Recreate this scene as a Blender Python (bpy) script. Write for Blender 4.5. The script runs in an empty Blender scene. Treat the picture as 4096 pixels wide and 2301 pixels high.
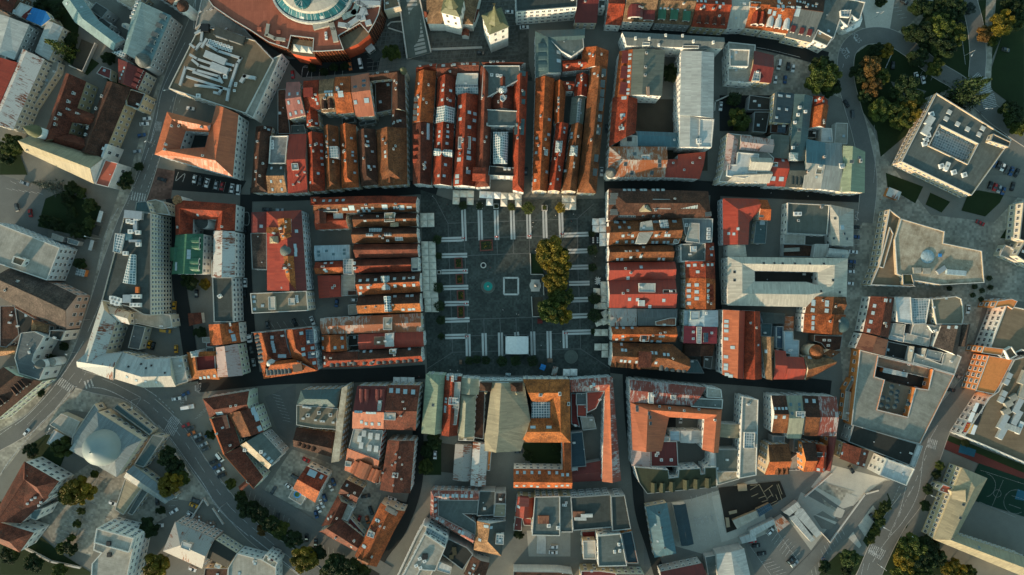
import bpy, bmesh, math, random
from mathutils import Vector, Matrix
from mathutils.bvhtree import BVHTree
from mathutils.geometry import intersect_ray_tri
random.seed(7)
rad = math.radians
SC = bpy.context.scene
COL = SC.collection
# ------------------------------------------------------------------ camera, sky, sun, exposure
CAM_H = 345.0                      # drone height above the square, metres
MPP = 0.126                        # ground metres per photo pixel
CX, CY = 2048.0, 1150.5
cd = bpy.data.cameras.new('camera'); cam = bpy.data.objects.new('camera', cd); COL.objects.link(cam)
cam.location = (0, 0, CAM_H); cam.rotation_euler = (0, 0, 0)
cd.sensor_width = 36.0; cd.lens = 36.0*CAM_H/(4096*MPP)
cd.clip_start = 1.0; cd.clip_end = 3000.0
SC.camera = cam
SUN_EL, SUN_AZ = rad(10.5), math.atan2(-0.62, -0.78)     # azimuth clockwise from +Y of the place the sun stands in
sd = Vector((math.sin(SUN_AZ)*math.cos(SUN_EL), math.cos(SUN_AZ)*math.cos(SUN_EL), math.sin(SUN_EL)))
w = bpy.data.worlds.new('World'); SC.world = w; w.use_nodes = True
nt = w.node_tree; bg = nt.nodes['Background']
sky = nt.nodes.new('ShaderNodeTexSky'); sky.sky_type = 'NISHITA'; sky.sun_disc = False
sky.sun_elevation = SUN_EL; sky.sun_rotation = SUN_AZ; sky.air_density = 1.0; sky.dust_density = 1.0; sky.ozone_density = 1.0
tint = nt.nodes.new('ShaderNodeMix'); tint.data_type = 'RGBA'; tint.blend_type = 'MULTIPLY'; tint.inputs[0].default_value = 1.0
hs = nt.nodes.new('ShaderNodeHueSaturation'); hs.inputs['Saturation'].default_value = 0.7; nt.links.new(sky.outputs[0], hs.inputs['Color'])
nt.links.new(hs.outputs[0], tint.inputs[6]); tint.inputs[7].default_value = (0.73, 1.03, 0.96, 1.0)
nt.links.new(tint.outputs[2], bg.inputs[0]); bg.inputs[1].default_value = 0.145
sl = bpy.data.lights.new('sun', 'SUN'); sl.energy = 3.5; sl.angle = rad(0.9); sl.color = (1.0, 0.72, 0.46)
so = bpy.data.objects.new('sun', sl); COL.objects.link(so); so.location = sd*300
so.rotation_euler = sd.to_track_quat('Z', 'Y').to_euler()
SC.view_settings.view_transform = 'Standard'; SC.view_settings.look = 'None'
SC.view_settings.exposure = 1.05; SC.view_settings.gamma = 1.0
SC.cycles.max_bounces = 4; SC.cycles.diffuse_bounces = 2; SC.cycles.glossy_bounces = 2
SC.cycles.transmission_bounces = 2; SC.cycles.sample_clamp_indirect = 4.0

# ------------------------------------------------------------------ photo pixel -> place
ORG = [0.0, 0.0, 1.0]
def O(ox, oy, s=2.412): ORG[:] = [ox, oy, s]
def OV(): O(0, 0, 0.62891)
def px(p): return (ORG[0]+p[0]/ORG[2], ORG[1]+p[1]/ORG[2])
def at(p, z=0.0):
    x, y = px(p); k = MPP*(CAM_H-z)/CAM_H
    return Vector(((x-CX)*k, -(y-CY)*k, z))
def pts(s): return [tuple(float(v) for v in t.split(',')) for t in s.split()]

# ------------------------------------------------------------------ materials
MATS = {}
class NB:
    def __init__(s, name):
        s.m = bpy.data.materials.new(name); s.m.use_nodes = True; s.t = s.m.node_tree
        s.b = s.t.nodes['Principled BSDF']
    def n(s, typ, **kw):
        n = s.t.nodes.new('ShaderNode'+typ)
        for k, v in kw.items(): setattr(n, k, v)
        return n
    def set(s, sock, v):
        if isinstance(v, bpy.types.NodeSocket): s.t.links.new(v, sock)
        else: sock.default_value = v
    def math(s, op, a, b=0.0, c=None):
        n = s.n('Math', operation=op); s.set(n.inputs[0], a); s.set(n.inputs[1], b)
        if c is not None: s.set(n.inputs[2], c)
        return n.outputs[0]
    def mix(s, f, a, b, mode='MIX'):
        n = s.n('Mix', data_type='RGBA', blend_type=mode)
        s.set(n.inputs[0], f); s.set(n.inputs[6], a); s.set(n.inputs[7], b); return n.outputs[2]
    def uv(s): return s.n('UVMap').outputs[0]
    def obj(s): return s.n('TexCoord').outputs['Object']
    def geo(s): return s.n('NewGeometry').outputs['Position']
    def sep(s, v):
        n = s.n('SeparateXYZ'); s.set(n.inputs[0], v); return n.outputs
    def comb(s, x, y, z=0.0):
        n = s.n('CombineXYZ'); s.set(n.inputs[0], x); s.set(n.inputs[1], y); s.set(n.inputs[2], z); return n.outputs[0]
    def vmul(s, v, k):
        n = s.n('VectorMath', operation='MULTIPLY'); s.set(n.inputs[0], v); n.inputs[1].default_value = k; return n.outputs[0]
    def noise(s, v, scale, detail=3.0, rough=0.6):
        n = s.n('TexNoise'); s.set(n.inputs['Vector'], v); n.inputs['Scale'].default_value = scale
        n.inputs['Detail'].default_value = detail; n.inputs['Roughness'].default_value = rough; return n.outputs['Fac']
    def white(s, v):
        n = s.n('TexWhiteNoise', noise_dimensions='3D'); s.set(n.inputs['Vector'], v); return n.outputs['Value']
    def ramp(s, f, lo, hi):
        n = s.n('MapRange'); n.clamp = True; s.set(n.inputs[0], f)
        n.inputs[1].default_value = lo; n.inputs[2].default_value = hi; return n.outputs[0]
    def rnd(s): return s.n('ObjectInfo').outputs['Random']
    def done(s, col, rough=0.8, spec=0.3, metal=0.0, bump=None):
        s.set(s.b.inputs['Base Color'], col); s.set(s.b.inputs['Roughness'], rough)
        s.b.inputs['Specular IOR Level'].default_value = spec; s.b.inputs['Metallic'].default_value = metal
        if bump is not None:
            n = s.n('Bump'); n.inputs['Strength'].default_value = 0.6; n.inputs['Distance'].default_value = 0.06
            s.set(n.inputs['Height'], bump); s.set(s.b.inputs['Normal'], n.outputs[0])
        return s.m
def c4(c, k=1.0): return (c[0]*k, c[1]*k, c[2]*k, 1.0)

def mk_tile(name, c):
    b = NB(name); uv = b.uv(); u = b.sep(uv)
    big = b.noise(uv, 0.16, 4.0, 0.65); fine = b.noise(uv, 1.7, 3.0, 0.7)
    cell = b.white(b.comb(b.math('FLOOR', b.math('MULTIPLY', u[0], 2.2)), b.math('FLOOR', b.math('MULTIPLY', u[1], 1.6))))
    row = b.math('FRACT', b.math('MULTIPLY', u[1], 1.25))
    col = b.mix(b.ramp(big, 0.36, 0.64), c4(c, 0.5), c4(c, 1.2))
    dk = b.math('MULTIPLY_ADD', fine, 1.1, 0.42); dk = b.math('MULTIPLY', dk, b.math('MULTIPLY_ADD', cell, 0.62, 0.67))
    dk = b.math('MULTIPLY', dk, b.math('MULTIPLY_ADD', row, 0.25, 0.86))
    dk = b.math('MULTIPLY', dk, b.math('MULTIPLY_ADD', b.rnd(), 0.3, 0.85))
    lich = b.ramp(b.noise(b.vmul(uv, (0.9, 0.25, 1.0)), 0.9, 4.0, 0.75), 0.54, 0.72)
    col = b.mix(b.math('MULTIPLY', lich, 0.55), col, c4((0.055, 0.05, 0.042)))
    col = b.mix(1.0, col, b.comb(dk, dk, dk), 'MULTIPLY')
    return b.done(col, 0.75, 0.25, 0.0, b.math('ADD', row, b.math('MULTIPLY', cell, 0.4)))
def mk_metal(name, c, stain=0.35, period=0.62):
    b = NB(name); uv = b.uv(); u = b.sep(uv)
    a = b.math('MULTIPLY', u[0], 1.0/period); fl = b.math('FLOOR', a); fr = b.math('FRACT', a)
    pan = b.white(b.comb(fl, b.math('FLOOR', b.math('MULTIPLY', u[1], 0.35)), b.rnd()))
    strip = b.white(b.comb(fl, 3.3, 1.0))
    seam = b.math('LESS_THAN', fr, 0.16)
    big = b.noise(uv, 0.12, 4.0, 0.6); streak = b.noise(b.vmul(uv, (1.6, 0.16, 1.0)), 1.0, 3.0, 0.7)
    v = b.math('MULTIPLY_ADD', pan, 0.22, 0.82); v = b.math('MULTIPLY', v, b.math('MULTIPLY_ADD', strip, 0.14, 0.92))
    v = b.math('MULTIPLY', v, b.math('MULTIPLY_ADD', seam, -0.34, 1.0))
    v = b.math('MULTIPLY', v, b.math('MULTIPLY_ADD', big, 0.6, 0.7))
    col = b.mix(b.math('MULTIPLY', b.ramp(streak, 0.5, 0.75), stain), c4(c), c4((c[0]*0.5+0.03, c[1]*0.42+0.015, c[2]*0.4+0.01)))
    col = b.mix(1.0, col, b.comb(v, v, v), 'MULTIPLY')
    return b.done(col, b.math('MULTIPLY_ADD', pan, 0.2, 0.42), 0.4, 0.0, seam)
def mk_rust(name, c, amt=0.5, rust=(0.17, 0.05, 0.02)):
    b = NB(name); uv = b.uv(); u = b.sep(uv)
    a = b.math('MULTIPLY', u[0], 1.5); fl = b.math('FLOOR', a); fr = b.math('FRACT', a)
    pan = b.white(b.comb(fl, b.math('FLOOR', b.math('MULTIPLY', u[1], 0.33)), 2.0))
    n1 = b.noise(b.vmul(uv, (2.2, 0.45, 1.0)), 0.7, 5.0, 0.75); n2 = b.noise(uv, 0.11, 2.0, 0.5)
    f = b.math('ADD', n1, b.math('MULTIPLY', b.math('SUBTRACT', pan, 0.5), 0.16))
    f = b.math('ADD', f, b.math('MULTIPLY', b.math('SUBTRACT', n2, 0.5), 0.8))
    m = b.ramp(f, 0.66-0.3*amt, 0.78-0.3*amt)
    fine = b.noise(uv, 2.5, 3.0, 0.7); v = b.math('MULTIPLY_ADD', fine, 0.6, 0.68)
    v = b.math('MULTIPLY', v, b.math('MULTIPLY_ADD', b.math('LESS_THAN', fr, 0.15), -0.25, 1.0))
    col = b.mix(m, c4(c), b.mix(fine, c4(rust, 0.6), c4(rust, 1.3)))
    col = b.mix(1.0, col, b.comb(v, v, v), 'MULTIPLY')
    return b.done(col, 0.65, 0.3)
def mk_flat(name, c, con=0.5, c2=None):
    b = NB(name); uv = b.uv(); u = b.sep(uv); c2 = c2 or (c[0]*0.45, c[1]*0.45, c[2]*0.42)
    n1 = b.noise(uv, 0.13, 6.0, 0.68); n2 = b.noise(uv, 0.55, 4.0, 0.7); n3 = b.noise(uv, 3.5, 2.0, 0.6)
    f = b.math('MULTIPLY', b.ramp(b.math('ADD', b.math('MULTIPLY', n1, 0.6), b.math('MULTIPLY', n2, 0.4)), 0.36, 0.66), 1.0)
    col = b.mix(b.math('MULTIPLY', b.math('SUBTRACT', 1.0, f), con), c4(c), c4(c2))
    strip = b.white(b.comb(b.math('FLOOR', b.math('MULTIPLY', u[0], 0.9)), b.math('FLOOR', b.math('MULTIPLY', u[1], 0.15)), 1.0))
    v = b.math('MULTIPLY', b.math('MULTIPLY_ADD', n3, 0.5, 0.75), b.math('MULTIPLY_ADD', strip, 0.16, 0.92))
    seam = b.math('LESS_THAN', b.math('FRACT', b.math('MULTIPLY', u[0], 0.9)), 0.08)
    v = b.math('MULTIPLY', v, b.math('MULTIPLY_ADD', seam, -0.15, 1.0))
    v = b.math('MULTIPLY', v, b.math('MULTIPLY_ADD', b.rnd(), 0.24, 0.88))
    return b.done(b.mix(1.0, col, b.comb(v, v, v), 'MULTIPLY'), 0.85, 0.25)
def mk_wall(name, c):
    b = NB(name); g = b.geo(); z = b.sep(g)[2]
    n1 = b.noise(g, 0.35, 4.0, 0.65); st = b.noise(b.vmul(g, (1.2, 1.2, 0.12)), 1.0, 3.0, 0.7)
    v = b.math('MULTIPLY', b.math('MULTIPLY_ADD', n1, 0.35, 0.82), b.math('MULTIPLY_ADD', b.ramp(st, 0.45, 0.8), -0.22, 1.0))
    band = b.math('LESS_THAN', b.math('FRACT', b.math('MULTIPLY', z, 1/3.3)), 0.07)
    v = b.math('MULTIPLY', v, b.math('MULTIPLY_ADD', band, -0.16, 1.0))
    return b.done(b.mix(1.0, c4(c), b.comb(v, v, v), 'MULTIPLY'), 0.85, 0.2)
def mk_plain(name, c, rough=0.6, spec=0.4, metal=0.0, var=0.25, sc=0.8):
    b = NB(name); n1 = b.noise(b.geo(), sc, 4.0, 0.65); v = b.math('MULTIPLY_ADD', n1, var*2, 1.0-var)
    return b.done(b.mix(1.0, c4(c), b.comb(v, v, v), 'MULTIPLY'), rough, spec, metal)
def mk_ground(name, c, con=0.5, grid=0.0, c2=None):
    b = NB(name); g = b.geo(); c2 = c2 or (c[0]*0.6, c[1]*0.6, c[2]*0.6)
    n1 = b.noise(g, 0.035, 6.0, 0.62); n2 = b.noise(g, 0.25, 5.0, 0.7); n3 = b.noise(g, 2.6, 3.0, 0.7)
    f = b.ramp(b.math('ADD', b.math('MULTIPLY', n1, 0.5), b.math('MULTIPLY', n2, 0.5)), 0.35, 0.65)
    col = b.mix(b.math('MULTIPLY', f, con), c4(c), c4(c2)); v = b.math('MULTIPLY_ADD', n3, 0.6, 0.7)
    if grid:
        s = b.sep(g)
        cell = b.white(b.comb(b.math('FLOOR', b.math('MULTIPLY', s[0], 1/grid)), b.math('FLOOR', b.math('MULTIPLY', s[1], 1/grid)), 0.0))
        v = b.math('MULTIPLY', v, b.math('MULTIPLY_ADD', cell, 0.5, 0.75))
        v = b.math('MULTIPLY', v, b.math('MULTIPLY_ADD', b.ramp(b.noise(g, 0.22, 6.0, 0.8), 0.60, 0.76), 0.9, 1.0))
        v = b.math('MULTIPLY', v, b.math('MULTIPLY_ADD', b.ramp(b.noise(g, 0.09, 3.0, 0.6), 0.42, 0.6), 0.35, 0.8))
    return b.done(b.mix(1.0, col, b.comb(v, v, v), 'MULTIPLY'), 0.9, 0.2)
def mk_lattice(name, bar, glass, p=1.25, q=1.25, wdt=0.2):
    b = NB(name); u = b.sep(b.uv())
    fx = b.math('LESS_THAN', b.math('FRACT', b.math('MULTIPLY', u[0], 1/p)), wdt); fy = b.math('LESS_THAN', b.math('FRACT', b.math('MULTIPLY', u[1], 1/q)), wdt)
    m = b.math('MAXIMUM', fx, fy)
    cell = b.white(b.comb(b.math('FLOOR', b.math('MULTIPLY', u[0], 1/p)), b.math('FLOOR', b.math('MULTIPLY', u[1], 1/q)), 5.0))
    gl = b.mix(cell, c4(glass, 0.7), c4(glass, 1.35))
    return b.done(b.mix(m, gl, c4(bar)), b.math('MULTIPLY_ADD', m, 0.5, 0.12), 0.6)
def mk_leaf(name, c, c2):
    b = NB(name); o = b.obj(); n1 = b.noise(o, 0.45, 3.0, 0.6); n2 = b.noise(o, 2.2, 2.0, 0.6)
    col = b.mix(b.ramp(n1, 0.34, 0.66), c4(c), c4(c2)); v = b.math('MULTIPLY', b.math('MULTIPLY_ADD', n2, 1.1, 0.45), b.math('MULTIPLY_ADD', b.rnd(), 0.4, 0.8))
    b.done(b.mix(1.0, col, b.comb(v, v, v), 'MULTIPLY'), 0.6, 0.25)
    b.b.inputs['Subsurface Weight'].default_value = 0.0
    return b.m
def mk_paint(name):
    b = NB(name); n = b.noise(b.geo(), 1.5, 4.0, 0.75); m = b.ramp(n, 0.36, 0.62)
    return b.done(b.mix(m, c4((0.16, 0.165, 0.165)), c4((0.52, 0.53, 0.52))), 0.8, 0.2)

SPEC = {
 # roof tiles
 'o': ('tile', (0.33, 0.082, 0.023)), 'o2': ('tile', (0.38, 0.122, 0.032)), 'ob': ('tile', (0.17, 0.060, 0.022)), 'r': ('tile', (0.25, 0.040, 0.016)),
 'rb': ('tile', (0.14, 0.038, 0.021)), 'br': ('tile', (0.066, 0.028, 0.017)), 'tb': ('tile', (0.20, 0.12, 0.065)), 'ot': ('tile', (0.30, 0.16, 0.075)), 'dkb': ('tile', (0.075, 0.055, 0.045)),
 # sheet metal
 'mr': ('metal', (0.31, 0.040, 0.020)), 'mrd': ('metal', (0.14, 0.022, 0.018)), 'mo': ('metal', (0.40, 0.112, 0.047)), 'ms': ('metal', (0.42, 0.14, 0.075)), 'mp': ('metal', (0.33, 0.125, 0.10)),
 'mb': ('metal', (0.07, 0.155, 0.185)), 'mb2': ('metal', (0.33, 0.42, 0.46)), 'mb3': ('metal', (0.19, 0.228, 0.235)), 'mg': ('metal', (0.38, 0.365, 0.32)), 'mt': ('metal', (0.055, 0.10, 0.105)), 'mtl': ('metal', (0.17, 0.26, 0.27)),
 'mgr': ('metal', (0.035, 0.13, 0.075)), 'mc': ('metal', (0.21, 0.26, 0.18)), 'mw': ('metal', (0.40, 0.42, 0.405)), 'mgd': ('metal', (0.10, 0.115, 0.115)), 'mtan': ('metal', (0.31, 0.265, 0.175)), 'mgn': ('metal', (0.26, 0.27, 0.20)),
 'gg': ('metal', (0.125, 0.14, 0.115)), 'mcr': ('metal', (0.30, 0.03, 0.04)),
 # worn sheet metal
 'ru': ('rust', (0.45, 0.45, 0.43), 0.38), 'ruw': ('rust', (0.38, 0.40, 0.385), 0.3), 'rur': ('rust', (0.20, 0.05, 0.035), 0.5, (0.36, 0.33, 0.32)), 'rup': ('rust', (0.38, 0.29, 0.27), 0.45, (0.22, 0.09, 0.06)),
 'ruo': ('rust', (0.27, 0.09, 0.04), 0.4, (0.40, 0.34, 0.30)), 'rub': ('rust', (0.24, 0.10, 0.055), 0.6, (0.14, 0.05, 0.03)), 'mcm': ('metal', (0.50, 0.46, 0.38)), 'rug': ('rust', (0.30, 0.29, 0.27), 0.3), 'rus': ('rust', (0.36, 0.31, 0.27), 0.9, (0.27, 0.085, 0.03)),
 # flat roofs
 'fd': ('flat', (0.066, 0.076, 0.072), 0.8), 'fdk': ('flat', (0.034, 0.034, 0.03), 0.6), 'fg': ('flat', (0.125, 0.148, 0.142), 0.75), 'fl': ('flat', (0.38, 0.36, 0.315), 0.75), 'fb': ('flat', (0.20, 0.148, 0.098), 0.5),
 'ft': ('flat', (0.52, 0.46, 0.36), 0.9, (0.18, 0.13, 0.08)), 'fw': ('flat', (0.52, 0.53, 0.52), 0.6), 'fc': ('flat', (0.25, 0.25, 0.22), 0.8), 'fbt': ('flat', (0.20, 0.175, 0.13), 0.45), 'fol': ('flat', (0.06, 0.062, 0.035), 0.45),
 'fgg': ('flat', (0.115, 0.13, 0.115), 0.45), 'frd': ('flat', (0.13, 0.022, 0.02), 0.3), 'frb': ('flat', (0.34, 0.105, 0.065), 0.45), 'fdb': ('flat', (0.03, 0.055, 0.07), 0.4), 'fwd': ('flat', (0.27, 0.27, 0.26), 0.8, (0.06, 0.06, 0.06)), 'fgn': ('flat', (0.03, 0.09, 0.03), 0.4),
 'blue_tarp': ('flat', (0.03, 0.20, 0.50), 0.35), 'pale_roof': ('flat', (0.50, 0.46, 0.40), 0.3),
 # glass
 'gw': ('lat', (0.62, 0.62, 0.60), (0.10, 0.16, 0.18)), 'gs': ('lat', (0.38, 0.39, 0.39), (0.16, 0.21, 0.22)), 'gt': ('lat', (0.30, 0.34, 0.34), (0.015, 0.09, 0.10), 2.4, 30.0, 0.07), 'solar': ('lat', (0.10, 0.13, 0.16), (0.02, 0.045, 0.07), 1.0, 1.6, 0.06),
 # walls
 'white': ('wall', (0.66, 0.65, 0.61)), 'cream': ('wall', (0.55, 0.49, 0.38)), 'yellow': ('wall', (0.50, 0.41, 0.26)), 'grey': ('wall', (0.36, 0.36, 0.35)), 'pink': ('wall', (0.50, 0.36, 0.30)), 'orange': ('wall', (0.60, 0.22, 0.07)),
 'greenw': ('wall', (0.46, 0.52, 0.42)), 'dark': ('wall', (0.10, 0.10, 0.10)), 'bluew': ('wall', (0.50, 0.57, 0.60)), 'tanw': ('wall', (0.48, 0.38, 0.26)), 'brownw': ('wall', (0.16, 0.10, 0.07)), 'redw': ('wall', (0.50, 0.09, 0.04)),
 # details
 'frame': ('plain', (0.66, 0.66, 0.64), 0.5), 'glass': ('plain', (0.025, 0.035, 0.04), 0.08, 0.7), 'skyglass': ('plain', (0.30, 0.38, 0.42), 0.08, 0.8), 'chim': ('plain', (0.30, 0.20, 0.15), 0.85), 'chimw': ('plain', (0.55, 0.53, 0.49), 0.8), 'lead': ('plain', (0.20, 0.22, 0.22), 0.6),
 'zinc': ('plain', (0.42, 0.44, 0.44), 0.4, 0.5, 0.3), 'acw': ('plain', (0.60, 0.60, 0.58), 0.5), 'steel': ('plain', (0.40, 0.42, 0.43), 0.35, 0.5, 0.6), 'black': ('plain', (0.012, 0.013, 0.014), 0.4), 'coping': ('plain', (0.46, 0.45, 0.42), 0.8),
 'copper': ('plain', (0.10, 0.105, 0.058), 0.6, 0.4, 0.0, 0.4, 0.7),'dome_metal': ('plain', (0.22, 0.26, 0.26), 0.6, 0.4, 0.0, 0.12, 0.3), 'gold': ('plain', (0.55, 0.35, 0.08), 0.3, 0.5, 1.0), 'stone': ('plain', (0.36, 0.34, 0.31), 0.85), 'stonel': ('plain', (0.50, 0.47, 0.43), 0.85), 'timber': ('plain', (0.27, 0.21, 0.14), 0.8), 'rubber': ('plain', (0.015, 0.015, 0.016), 0.8),
 'canvas': ('plain', (0.60, 0.56, 0.48), 0.85, 0.2), 'canvasw': ('plain', (0.70, 0.69, 0.67), 0.85, 0.2), 'water': ('plain', (0.01, 0.24, 0.20), 0.05, 0.6), 'bark': ('plain', (0.07, 0.05, 0.035), 0.9), 'planter': ('plain', (0.15, 0.045, 0.035), 0.8), 'soil': ('plain', (0.035, 0.035, 0.02), 0.95), 'flower': ('plain', (0.55, 0.28, 0.02), 0.7), 'skin': ('plain', (0.45, 0.27, 0.19), 0.6),
 'tile_hex': ('lat', (0.26, 0.07, 0.02), (0.02, 0.01, 0.009), 1.5, 1.5, 0.13), 'redpl': ('plain', (0.42, 0.10, 0.06), 0.7), 'stripe': ('flat', (0.52, 0.52, 0.50), 0.25),
 # car paint
 'c_white': ('plain', (0.68, 0.69, 0.69), 0.25, 0.5, 0.0, 0.03), 'c_silver': ('plain', (0.34, 0.36, 0.37), 0.3, 0.5, 0.5, 0.03), 'c_black': ('plain', (0.012, 0.013, 0.015), 0.2, 0.5, 0.0, 0.03), 'c_grey': ('plain', (0.07, 0.08, 0.085), 0.25, 0.5, 0.2, 0.03), 'c_blue': ('plain', (0.02, 0.065, 0.17), 0.25, 0.5, 0.0, 0.03), 'c_red': ('plain', (0.32, 0.02, 0.02), 0.25, 0.5, 0.0, 0.03), 'c_yellow': ('plain', (0.62, 0.30, 0.02), 0.3, 0.5, 0.0, 0.03), 'c_orange': ('plain', (0.55, 0.14, 0.03), 0.3, 0.5, 0.0, 0.03),
 # leaves
 'leaf_green': ('leaf', (0.035, 0.06, 0.016), (0.065, 0.085, 0.02)), 'leaf_dark': ('leaf', (0.013, 0.027, 0.009), (0.03, 0.05, 0.012)), 'leaf_yellow': ('leaf', (0.08, 0.072, 0.009), (0.22, 0.152, 0.012)), 'leaf_orange': ('leaf', (0.10, 0.06, 0.018), (0.19, 0.105, 0.024)), 'leaf_olive': ('leaf', (0.032, 0.052, 0.010), (0.085, 0.098, 0.015)), 'leaf_blue': ('leaf', (0.04, 0.06, 0.055), (0.09, 0.11, 0.09)),
 # ground
 'g_base': ('ground', (0.18, 0.178, 0.158), 0.5), 'g_asph': ('ground', (0.15, 0.152, 0.143), 0.5), 'g_dark': ('ground', (0.024, 0.027, 0.027), 0.5), 'g_pave': ('ground', (0.31, 0.295, 0.25), 0.45, 1.2), 'g_lite': ('ground', (0.36, 0.35, 0.31), 0.5), 'g_square': ('ground', (0.060, 0.071, 0.066), 0.55, 0.9),  # near-black ground: shade of the narrow central streets painted into its colour
 'g_grass': ('ground', (0.018, 0.034, 0.011), 0.7), 'g_earth': ('ground', (0.075, 0.065, 0.05), 0.6), 'g_pink': ('ground', (0.14, 0.085, 0.07), 0.45, 1.0), 'g_tile': ('ground', (0.10, 0.10, 0.088), 0.4, 1.0), 'g_joint': ('ground', (0.13, 0.135, 0.13), 0.3), 'g_pit': ('ground', (0.03, 0.026, 0.022), 0.8), 'g_court': ('ground', (0.007, 0.032, 0.021), 0.4), 'g_track': ('ground', (0.13, 0.035, 0.03), 0.4), 'g_conc': ('ground', (0.46, 0.44, 0.39), 0.55), 'g_pool': ('ground', (0.02, 0.10, 0.16), 0.4),
 'g_line': ('paint',),
}
def M(n):
    if n in MATS: return MATS[n]
    s = SPEC[n]; f = {'tile': mk_tile, 'metal': mk_metal, 'rust': mk_rust, 'flat': mk_flat, 'lat': mk_lattice, 'wall': mk_wall, 'plain': mk_plain, 'leaf': mk_leaf, 'ground': mk_ground, 'paint': mk_paint}[s[0]]
    a = s[1:]
    if s[0] == 'ground' and len(a) == 3: a = (a[0], a[1], a[2])
    m = f(n, *a); MATS[n] = m; return m

# ------------------------------------------------------------------ mesh helpers
class MB:
    def __init__(s): s.f = []; s.mats = []
    def mi(s, m):
        if m not in s.mats: s.mats.append(m)
        return s.mats.index(m)
    def face(s, p, m, uvd=None): s.f.append(([Vector(q) for q in p], s.mi(m), uvd))
    def prism(s, poly, z0, z1, m, mtop=None, bottom=False):
        p = [Vector(q) for q in poly]; n = len(p)
        if area(p) < 0: p.reverse()
        s.face([Vector((q.x, q.y, z1)) for q in p], mtop or m)
        for i in range(n):
            a, b = p[i], p[(i+1) % n]
            s.face([(a.x, a.y, z0), (b.x, b.y, z0), (b.x, b.y, z1), (a.x, a.y, z1)], m)
        if bottom: s.face([Vector((q.x, q.y, z0)) for q in reversed(p)], m)
    def box(s, mat4, sx, sy, z0, z1, m, mtop=None, taper=1.0):
        b = [mat4 @ Vector((x*sx/2, y*sy/2, z0)) for x, y in ((-1, -1), (1, -1), (1, 1), (-1, 1))]
        t = [mat4 @ Vector((x*sx/2*taper, y*sy/2*taper, z1)) for x, y in ((-1, -1), (1, -1), (1, 1), (-1, 1))]
        s.face(t, mtop or m); s.face(b[::-1], m)
        for i in range(4): j = (i+1) % 4; s.face([b[i], b[j], t[j], t[i]], m)
    def tube(s, a, b, r0, r1, m, n=6):
        a, b = Vector(a), Vector(b); d = (b-a).normalized(); q = d.to_track_quat('Z', 'Y')
        ra = [a+q @ Vector((r0*math.cos(6.2832*i/n), r0*math.sin(6.2832*i/n), 0)) for i in range(n)]
        rb = [b+q @ Vector((r1*math.cos(6.2832*i/n), r1*math.sin(6.2832*i/n), 0)) for i in range(n)]
        for i in range(n): j = (i+1) % n; s.face([ra[i], ra[j], rb[j], rb[i]], m)
        s.face(rb, m); s.face(ra[::-1], m)
    def lathe(s, prof, m, n=24, sx=1.0, sy=1.0, c=(0, 0, 0), rot=0.0):
        c = Vector(c); R = Matrix.Rotation(rot, 3, 'Z'); rings = []
        for r, z in prof: rings.append([c+R @ Vector((r*sx*math.cos(6.28318*i/n), r*sy*math.sin(6.28318*i/n), z)) for i in range(n)])
        for a, b in zip(rings, rings[1:]):
            for i in range(n):
                j = (i+1) % n; q = [a[i], a[j], b[j], b[i]]
                if (a[i]-a[j]).length < 1e-5: q = [a[i], b[j], b[i]]
                elif (b[i]-b[j]).length < 1e-5: q = [a[i], a[j], b[i]]
                s.face(q, m)
        if prof[-1][0] > 1e-4: s.face(rings[-1], m)
    def build(s, name, parent=None, base=None, origin=None, smooth=False, me_only=False):
        bm = bmesh.new(); uvl = bm.loops.layers.uv.new('UVMap'); org = Vector(origin) if origin is not None else Vector((0, 0, 0)); cache = {}
        for p, mi, uvd in s.f:
            vs = []
            for q in p:
                k = (round(q.x, 3), round(q.y, 3), round(q.z, 3))
                if k not in cache: cache[k] = bm.verts.new(q-org)
                v = cache[k]
                if v not in vs: vs.append(v)
            if len(vs) < 3: continue
            try: f = bm.faces.new(vs)
            except ValueError: continue
            f.material_index = mi; f.smooth = smooth; f.normal_update(); n = f.normal
            if uvd is not None: u = Vector(uvd).normalized(); v = n.cross(u)
            elif abs(n.z) > 0.999: u = Vector((1, 0, 0)); v = Vector((0, 1, 0))
            else: u = Vector((0, 0, 1)).cross(n).normalized(); v = n.cross(u)
            for l in f.loops: q = l.vert.co+org; l[uvl].uv = (q.dot(u), q.dot(v))
        me = bpy.data.meshes.new(name); bm.to_mesh(me); bm.free()
        for m in s.mats: me.materials.append(M(m))
        if me_only: return me
        return link(name, me, parent, org)
def link(name, me, parent=None, loc=None, mat=None):
    o = bpy.data.objects.new(name, me); COL.objects.link(o)
    if parent is not None: o.parent = parent
    if mat is not None: o.matrix_local = mat
    elif loc is not None: o.location = Vector(loc)-(WORLD[parent.name] if parent is not None else Vector((0, 0, 0)))
    WORLD[o.name] = Vector(loc) if loc is not None else Vector((0, 0, 0))
    return o
WORLD = {}
def area(p): return 0.5*sum(p[i].x*p[(i+1) % len(p)].y-p[(i+1) % len(p)].x*p[i].y for i in range(len(p)))
def inset(p, d):
    n = len(p); out = []
    s = 1 if area(p) > 0 else -1
    for i in range(n):
        a, b, c = p[i-1], p[i], p[(i+1) % n]
        d1 = Vector((b.x-a.x, b.y-a.y)); d2 = Vector((c.x-b.x, c.y-b.y))
        if d1.length < 1e-6 or d2.length < 1e-6: out.append(b.copy()); continue
        d1.normalize(); d2.normalize(); n1 = Vector((-d1.y, d1.x))*s; n2 = Vector((-d2.y, d2.x))*s
        m = n1+n2
        if m.length < 0.3: m = n1.copy()
        m.normalize(); k = d/max(0.4, m.dot(n1)); out.append(Vector((b.x+m.x*k, b.y+m.y*k, b.z)))
    return out
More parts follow.
